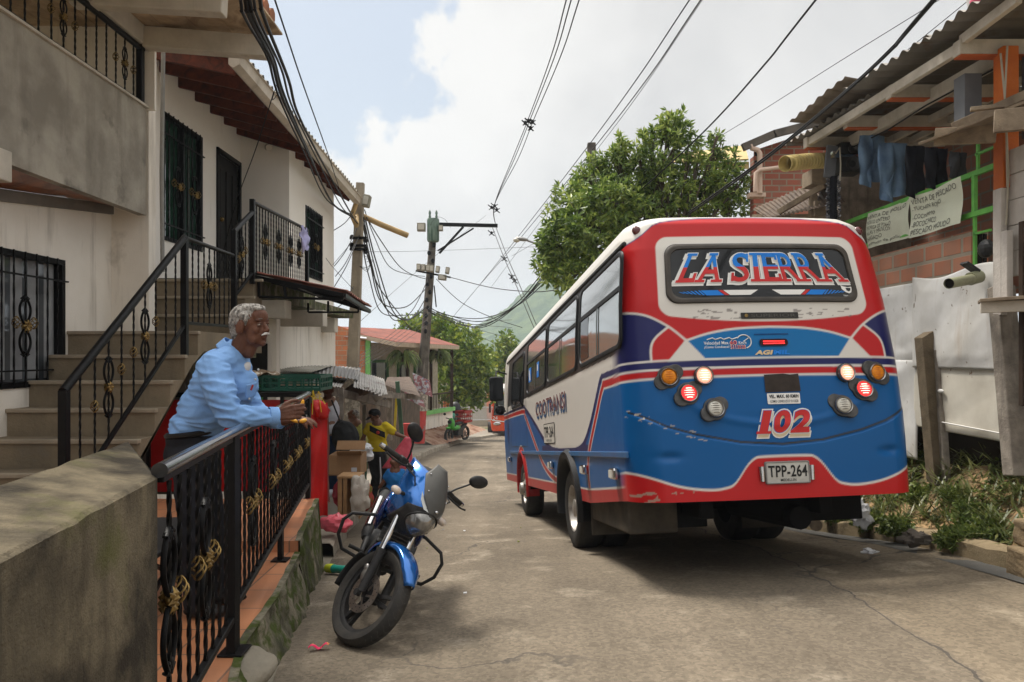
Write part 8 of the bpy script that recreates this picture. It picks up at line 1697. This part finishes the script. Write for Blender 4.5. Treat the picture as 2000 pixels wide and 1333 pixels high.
# seams: yoke, sleeve head and the placket edge as thin raised cords
mb = MB(); mb.tube([at(392, 712, 3.66), at(404, 742, 3.60), at(424, 762, 3.585), at(440, 752, 3.6)], .0035, 5); mb.build('sleeve_seam', shirtm, shirt, local=True)
mb = MB()
for i in range(5): c = at(500-6*i, 722+19*i, 3.78-.0*i); mb.ell(c+V((.012, 0, 0)), .006, n=8, m=6)
mb.build('buttons', mat('button_white', (.6, .6, .6), .4), shirt, local=True)
mb = MB(); c = at(490, 762, 3.665); mb.box(c, (.008, .06, .07), Euler((.2, R_(20), -.5)).to_matrix()); mb.build('pocket', shirtm, shirt, local=True, bevel=.004); mb = MB(); mb.tube([at(490, 762, 3.62), at(494, 752, 3.62)], .005, 8); mb.build('red_pen', mat('red_plastic', (.30, .025, .02)), man)
trm = mat('black_trousers', (.007, .008, .011), .9, col2=(.016, .016, .02), ns=5, bump=.2, bs=100)
mb = MB(); te(at(377, 856, 3.83), (.122, .162, .07)); te(at(374, 885, 3.83), (.13, .165, .10)); limb(mb, [at(372, 895, 3.74), kneeN, at(385, 1178, 3.76)], [.098, .078, .066]); limb(mb, [at(386, 895, 3.93), kneeF, at(415, 1162, 3.98)], [.098, .078, .066])
remesh(mb, 'trousers', trm, .009, man, False, 4, post=wrinkle(.006, (6, 6, 9), 7))
mb = MB(); c = at(378, 845, 3.83); mb.tube([c+V((.119*cos(a), .158*sin(a), .012*cos(a))) for a in np.linspace(0, 2*pi, 40)], .014, 6, flat=1); mb.build('belt', mat('black_leather', (.012, .010, .009), .4), man, smooth=50)
for ank in (ankN, ankF):
    mb = MB(); z = .262; mb.ell((ank.x+.06, ank.y-.01, z+.035), (.13, .045, .035)); mb.ell((ank.x-.01, ank.y, z+.05), (.05, .042, .05)); remesh(mb, 'shoe', mat('black_leather', (.012, .010, .009)), .008, man, False, 3)
orm2 = mat('orange_flesh', (.80, .30, .02), .4, col2=(.75, .42, .06), ns=30)
for p, r, rot, lab in ((at(590, 790, 3.76), (.010, .006, .026), (.1, .3, 0), 'thin slice of orange pinched in the old man\'s upper hand'), (at(577, 822, 3.86), (.028, .016, .010), (0, .3, .2), 'piece of orange lying on the old man\'s open palm'), (at(592, 822, 3.85), (.020, .014, .011), (0, -.3, .4), 'smaller end piece of orange at the fingertips of the open palm')):
    mb = MB(); mb.ell(p, r, Euler(rot).to_matrix(), 14, 10); tag(mb.build('orange_slice', orm2, smooth=60), lab, 'orange')
# ---------------- people further down
def person(label, feet, H, face, J, clothes, skinc, hair, extra=None, loc=None):
    "J: joint dict in world space; clothes: list (name, material, [(pts, radii)...], [ellipsoids])"
    r = thing('person', label, 'person', feet); mb = MB(); R = rotm(face); T = head_solids(mb, J['head'], R, H)
    for pts, rs in J['body']: limb(mb, [V(p) for p in pts], rs, 10)
    for (w, u, v, cu, sd_) in J.get('hands', []): hand(mb, w, u, v, .95*H, cu, .3, sd_)
    remesh(mb, 'body', skinc, .009, r, False, 1)
    for nm, m, limbs, ells in clothes:
        mb = MB()
        for pts, rs in limbs: limb(mb, [V(p) for p in pts], rs, 12)
        for c, rd, rot in ells: mb.ell(c, rd, Euler(rot).to_matrix(), 18, 12)
        remesh(mb, nm, m, .012, r, False, 3, post=wrinkle(.008, (7, 7, 12), 5))
    if hair:
        mb = MB()
        for p, rd in hair[1]: mb.ell(T(*p), V(rd)*H, R, 16, 12)
        remesh(mb, 'hair', hair[0], .008, r, False, 1)
    return r, T, R
sk2 = skinm('brown_skin', (.17, .075, .042), (.13, .055, .03)); sk3 = skinm('light_brown_skin', (.26, .13, .08), (.2, .10, .06))
yel = mat('yellow_jersey', (.62, .48, .02), .8, col2=(.52, .38, .015), ns=5); yg = mat('yellow_green_shirt', (.48, .47, .12), .85, col2=(.38, .38, .09), ns=6); whs = mat('white_shirt', (.55, .55, .58), .85, col2=(.45, .45, .5), ns=4)
jean = mat('dark_jeans', (.018, .032, .075), .85, col2=(.012, .02, .045), ns=6); blks = mat('black_sportswear', (.012, .012, .013), .8, col2=(.02, .02, .02), ns=6)
# boy in yellow jersey and cap
d = 12.6; g = lambda x, y, dd=0: at(x, y, d+dd)
J = dict(head=g(733, 812), body=[([g(733, 815), g(737, 828)], [.05, .055]), ([g(737, 828), g(735, 875)], [.10, .09]), ([g(722, 832), g(712, 850), g(702, 868)], [.045, .035, .028]), ([g(752, 832), g(775, 848), g(795, 856)], [.045, .036, .028]), ([g(730, 885), g(735, 930), g(728, 975)], [.07, .055, .04]), ([g(742, 885), g(748, 930), g(750, 978)], [.07, .055, .04])],
         hands=[(g(702, 868), (-.5, 0, -.8), (0, 1, 0), (.3, .4, .3), 1), (g(795, 856), (.9, 0, -.3), (0, -1, .2), (.5, .8, .6), 1)])
b1, T1, R1 = person('boy in yellow football jersey and black cap holding open a pink bag', tuple(g(738, 980)), .95, (-.62, -.45, -.55), J,
    [('jersey', yel, [([g(723, 834), g(716, 843)], [.085, .07]), ([g(752, 833), g(768, 843)], [.085, .065])], [(g(737, 846), (.18, .13, .20), (0, .1, 0)), (g(737, 870), (.17, .12, .17), (0, 0, 0))]),
     ('trousers', blks, [([g(729, 893), g(735, 930), g(728, 972)], [.11, .085, .065]), ([g(743, 893), g(749, 930), g(750, 975)], [.11, .085, .065])], [(g(736, 888), (.16, .12, .12), (0, 0, 0))])], sk2, (darkhair, [((-.03, 0, .01), (.09, .082, .08))]))
mb = MB(); mb.ell(T1(-.015, 0, .05), V((.108, .092, .075))); remesh(mb, 'cap', blks, .008, b1, False, 2); mb = MB(); mb.ell(T1(.12, 0, .045), V((.065, .06, .010)), R1); mb.build('cap_peak', blks, b1, smooth=60)
mb = MB(); p, q = g(722, 836, -.16), g(752, 850, -.14); mb.grid(lambda u, v: p.lerp(q, u)+V((0, -.03*sin(pi*u), (v-.5)*.10)), 14, 4); mb.build('chest_band', blks, b1, smooth=60, solid=.008); mb = MB(); mb.ell(g(738, 845, -.20), (.03, .012, .03)); mb.build('jersey_badge', mat('badge_red', (.5, .05, .04), .6), b1)
mb = MB(); mb.tube([g(742, 893, -.13), g(744, 930, -.13), g(741, 968, -.1)], .012, 5); mb.build('trouser_stripe', whs, b1)
for x in (727, 750): mb = MB(); mb.ell(g(x, 981, -.05), (.06, .12, .05)); mb.build('shoe', blks, b1, smooth=60)
# elderly person in yellow green shirt
d = 13.6; J = dict(head=g(690, 812), body=[([g(691, 815), g(697, 828)], [.05, .055]), ([g(697, 828), g(703, 870)], [.10, .10]), ([g(705, 835), g(712, 855), g(700, 862)], [.045, .035, .028]), ([g(690, 835), g(682, 852), g(690, 862)], [.045, .035, .028]), ([g(698, 880), g(698, 920), g(700, 955)], [.08, .06, .04]), ([g(706, 880), g(708, 920), g(708, 955)], [.08, .06, .04])], hands=[(g(700, 862), (-.8, -.2, -.3), (0, 0, 1), (.4, .5, .4), 1)])
b2, T2, R2 = person('grey haired older person in a pale yellow green shirt beside the square pole', tuple(g(702, 962)), .95, (-.9, -.3, -.3), J,
    [('shirt', yg, [([g(704, 834), g(710, 848)], [.08, .065]), ([g(689, 836), g(684, 848)], [.08, .065])], [(g(697, 846), (.17, .14, .20), (0, .2, 0)), (g(703, 862), (.17, .13, .16), (0, .1, 0))]), ('trousers', mat('green_trousers', (.04, .09, .05), .85), [([g(698, 885), g(698, 920), g(700, 950)], [.11, .09, .07]), ([g(707, 885), g(708, 920), g(708, 950)], [.11, .09, .07])], [(g(703, 880), (.16, .13, .12), (0, 0, 0))])], sk3,
    (hairm, [((-.03, 0, .035), (.092, .084, .078)), ((-.05, 0, 0), (.06, .072, .06))]))
# woman with backpack
d = 10.9; J = dict(head=g(640, 762), body=[([g(640, 768), g(642, 785)], [.05, .055]), ([g(642, 785), g(645, 850)], [.11, .11]), ([g(650, 790), g(660, 815), g(663, 838)], [.045, .035, .028]), ([g(628, 790), g(622, 825), g(626, 850)], [.045, .035, .028]), ([g(640, 865), g(643, 915), g(648, 962)], [.09, .06, .045]), ([g(650, 865), g(650, 915), g(653, 962)], [.09, .06, .045])])
b3, T3, R3 = person('woman in white top and dark jeans half hidden behind the red cloth', tuple(g(648, 966)), .95, (-.3, .9, 0), J,
    [('top', whs, [([g(651, 790), g(656, 803)], [.075, .06]), ([g(628, 792), g(625, 806)], [.075, .06])], [(g(641, 808), (.17, .13, .2), (0, 0, 0)), (g(643, 838), (.15, .12, .16), (0, 0, 0))]), ('jeans', jean, [([g(640, 872), g(643, 918), g(648, 955)], [.12, .085, .065]), ([g(650, 872), g(650, 918), g(653, 955)], [.12, .085, .065])], [(g(645, 862), (.17, .14, .14), (0, 0, 0))])], sk3,
    (mat('red_brown_hair', (.09, .03, .015), .6), [((-.03, 0, .02), (.1, .09, .1)), ((-.06, 0, -.1), (.05, .06, .1))]))
for x in (646, 656): mb = MB(); mb.ell(g(x, 963, -.1), (.055, .13, .05)); mb.build('shoe', whs, b3, smooth=60)
bkp = thing('backpack', 'bulky black backpack hanging from the shoulder of the woman in white', 'backpack', tuple(g(675, 850)))
mb = MB(); mb.ell(g(676, 855, -.3), (.19, .15, .25), Euler((0, -.25, 0)).to_matrix()); mb.ell(g(664, 850, -.2), (.12, .12, .22)); mb.ell(g(684, 870, -.35), (.12, .1, .14)); remesh(mb, 'bag_body', blks, .012, bkp, False, 2, post=wrinkle(.012, (7, 7, 9), 9))
mb = MB(); mb.tube([g(668, 832, -.3), g(655, 800, -.2), g(648, 782, -.1)], .012, 6); mb.tube([g(660, 880, -.2), g(658, 915, -.2)], .008, 5); mb.build('strap', blks, bkp)
# crouching child in blue
d = 9.6; J = dict(head=g(775, 905), body=[([g(775, 905), g(772, 920)], [.04, .045]), ([g(772, 922), g(770, 955)], [.085, .09]), ([g(760, 925), g(750, 940), g(742, 952)], [.035, .03, .024]), ([g(785, 925), g(795, 940), g(785, 955)], [.035, .03, .024]), ([g(765, 965), g(748, 960, -.1), g(752, 990, -.1)], [.06, .05, .035]), ([g(780, 965), g(790, 958, -.1), g(785, 990, -.1)], [.06, .05, .035])])
b4, T4, R4 = person('crouching child in a bright blue shirt behind the motorcycle handlebar', tuple(g(768, 992)), .85, (-.6, -.6, -.4), J,
    [('shirt', mat('bright_blue_shirt', (.02, .17, .45), .8, col2=(.015, .12, .36)), [([g(762, 924), g(755, 933)], [.06, .05]), ([g(784, 924), g(791, 933)], [.06, .05])], [(g(772, 935), (.13, .11, .13), (0, 0, 0)), (g(771, 952), (.12, .11, .09), (0, 0, 0))]), ('shorts', blks, [([g(765, 965), g(750, 962, -.1)], [.08, .07]), ([g(780, 965), g(790, 960, -.1)], [.08, .07])], [])], sk2, (darkhair, [((-.03, 0, .03), (.096, .085, .085))]))
# ---------------- goods on the pavement
card = mat('cardboard', (.32, .19, .10), .9, col2=(.26, .15, .075), ns=5, bump=.15)
def rough(name, lab, c, r, m, seed, cat, amp=.25, fr_=1.4, rot=(0, 0, 0), sm=40):
    mb = MB(); c = V(c); mb.ell((0, 0, 0), r, None, 30, 20); R = Euler(rot).to_matrix(); k = min(r)
    for i, p in enumerate(mb.v): p = V(p); q = p+p.normalized()*k*amp*(noise.noise(p/k*fr_+V((seed, 0, 0)))+.5*abs(noise.noise(p/k*fr_*2.7+V((0, seed, 0))))); mb.v[i] = tuple(c+R@q)
    return tag(mb.build(name, m, smooth=sm), lab, cat)
bx = thing('cardboard_box', 'open cardboard box standing on the wooden crate behind the motorcycle', 'box', tuple(at(680, 925, 9.6))); c = at(680, 905, 9.6)
mb = MB(); w, h, t = .20, .27, .008
for a, b in (((-w, -w, -.13), (w, -w+t, .13)), ((-w, w-t, -.13), (w, w, .13)), ((-w, -w+t, -.13), (-w+t, w-t, .13)), ((w-t, -w+t, -.13), (w, w-t, .13)), ((-w, -w, -.13), (w, w, -.122))): mb.bb(c+V(a), c+V(b))
mb.build('box_body', card, bx); mb = MB(); mb.box(c+V((.07, -.25, .165)), (.30, .14, .008), Euler((-.5, 0, .1)).to_matrix()); mb.build('flap', card, bx); mb = MB(); mb.box(c+V((-.02, .27, .20)), (.38, .14, .008), Euler((.9, 0, 0)).to_matrix()); mb.build('flap', card, bx); mb = MB(); mb.box(c+V((.12, -.204, -.05)), (.07, .004, .05)); mb.build('label', whs, bx)
wc = thing('wooden_crate', 'upright wooden crate beside a white sack on the pavement edge', 'crate', tuple(at(680, 1005, 8.9))); c = at(686, 966, 8.9)
cw_ = mat('crate_wood', (.42, .25, .12), .85, col2=(.3, .17, .08), ns=6, bump=.3)
for k, x in enumerate((-.12, -.06)): mb = MB(); mb.bb(c+V((x, -.16, -.26)), c+V((x+.045, -.145, .23))); mb.build('slat', cw_, wc)
mb = MB(); mb.bb(c+V((-.13, -.17, .22)), c+V((.13, .15, .245))); mb.bb(c+V((-.13, -.14, -.26)), c+V((-.115, .15, .22))); mb.bb(c+V((.115, -.14, -.26)), c+V((.13, .15, .22))); mb.bb(c+V((-.115, .13, -.26)), c+V((.115, .15, .22))); mb.build('crate_frame', cw_, wc)
rough('white_sack', 'white sack leaning against the wooden crate', at(702, 968, 8.6), (.11, .10, .24), mat('white_sack', (.50, .46, .40), .85, col2=(.40, .36, .31), ns=5, bump=.6, bs=20), 3, 'sack', .5)
rough('white_plastic_bag', 'puffy white plastic bag between the cardboard box and the boy', at(706, 885, 10.5), (.16, .14, .12), wp, 5, 'bag', .5, 2)
rough('produce_bag', 'red mesh bag of vegetables under the boy', at(712, 970, 9.6), (.10, .10, .2), mat('red_mesh', (.40, .06, .05), .7, col2=(.15, .2, .03), ns=14, contrast=(.5, .55)), 6, 'bag', .4)
rough('produce_bag', 'dark red bag next to the woman\'s shoes', at(661, 965, 9.5), (.07, .08, .16), mat('dark_red_bag', (.25, .02, .03), .7), 8, 'bag', .4)
pinkm = mat('pink_plastic', (.72, .13, .17), .4, col2=(.55, .07, .10), ns=6, coat=.2)
pg = at(656, 1022, 7.6); rough('pink_bag', 'knotted pink plastic bag lying on the ground left of the motorcycle', (pg.x, pg.y, pg.z), (.155, .12, .085), pinkm, 11, 'bag', .55, 1.5)
mb = MB(); p = at(797, 856, 12.4); mb.grid(lambda u, v: p+V(((u-.5)*(.10+.42*v)-.18*v, -.1*sin(pi*u)*v+.03*sin(u*14)*v, .02-.52*v)), 26, 14); tag(mb.build('pink_bag', pinkm, smooth=70, solid=.004), 'long pink plastic bag held out open by the boy in yellow', 'bag')
bt = thing('green_bottle', 'crushed green and yellow plastic bottle lying by the gutter', 'bottle', tuple(at(660, 1080, 6.2))); a, b = at(638, 1077, 6.3), at(682, 1082, 6.1); a.z = road_z(a.x, a.y)+.05; b.z = road_z(b.x, b.y)+.05
mb = MB(); mb.tube([a.lerp(b, t) for t in (0, .05, .35, .4, .8, .95, 1)], [.015, .034, .038, .033, .035, .028, .014], 14); mb.build('bottle', mat('green_bottle_plastic', (.01, .23, .17), .3, col2=(.01, .15, .12), coat=.5), bt, smooth=50); mb = MB(); mb.tube([a.lerp(b, t) for t in (.03, .18, .33)], [.036, .039, .039], 14); mb.build('yellow_label', mat('yellow_green_label', (.45, .5, .03), .5), bt, smooth=50)
a = at(622, 1270, 3.95); cr0 = MB(); z = road_z(a.x, a.y)+.025; cr0.grid(lambda u, v: (a.x-.05+.10*u, a.y-.02+.035*v+.03*u, z+.012*sin(u*9)+.006*sin(v*5)), 12, 5); tag(cr0.build('sweet_wrapper', mat('pink_yellow_wrapper', (.70, .04, .12), .35, col2=(.75, .5, .03), ns=22, contrast=(.52, .56)), solid=.002), 'tiny pink and yellow sweet wrapper on the ground left of the motorcycle wheel', 'wrapper')
rg = random.Random(9)
for i in range(14):
    y = rg.uniform(4.4, 11); x = rg.uniform(lx(y)+.3, .2 if y > 6 else 1.6); s = rg.uniform(.012, .03); mb = MB(); mb.box((x, y, road_z(x, y)+.018), (s, s*.6, .006), Euler((rg.uniform(-.3, .3), rg.uniform(-.3, .3), rg.uniform(0, 3))).to_matrix()); tag(mb.build('paper_scrap', wp if i % 3 else mat('leaf_scrap', (.2, .22, .06), .8)), 'tiny scrap of litter scattered on the road', 'litter', 'scraps of litter scattered on the road')
# ================================================================ AIR
hzm = bpy.data.materials.new('haze'); hzm.use_nodes = True; nt = hzm.node_tree; nt.nodes.clear(); o_ = nt.nodes.new('ShaderNodeOutputMaterial'); pv = nt.nodes.new('ShaderNodeVolumePrincipled')
pv.inputs['Density'].default_value = .0007; pv.inputs['Color'].default_value = (.80, .90, 1, 1); pv.inputs['Anisotropy'].default_value = .2; nt.links.new(pv.outputs[0], o_.inputs['Volume'])
mb = MB(); mb.bb((-1600, -70, -14), (1600, 3100, 90)); hzo = tag(mb.build('haze', hzm), kind='stuff')
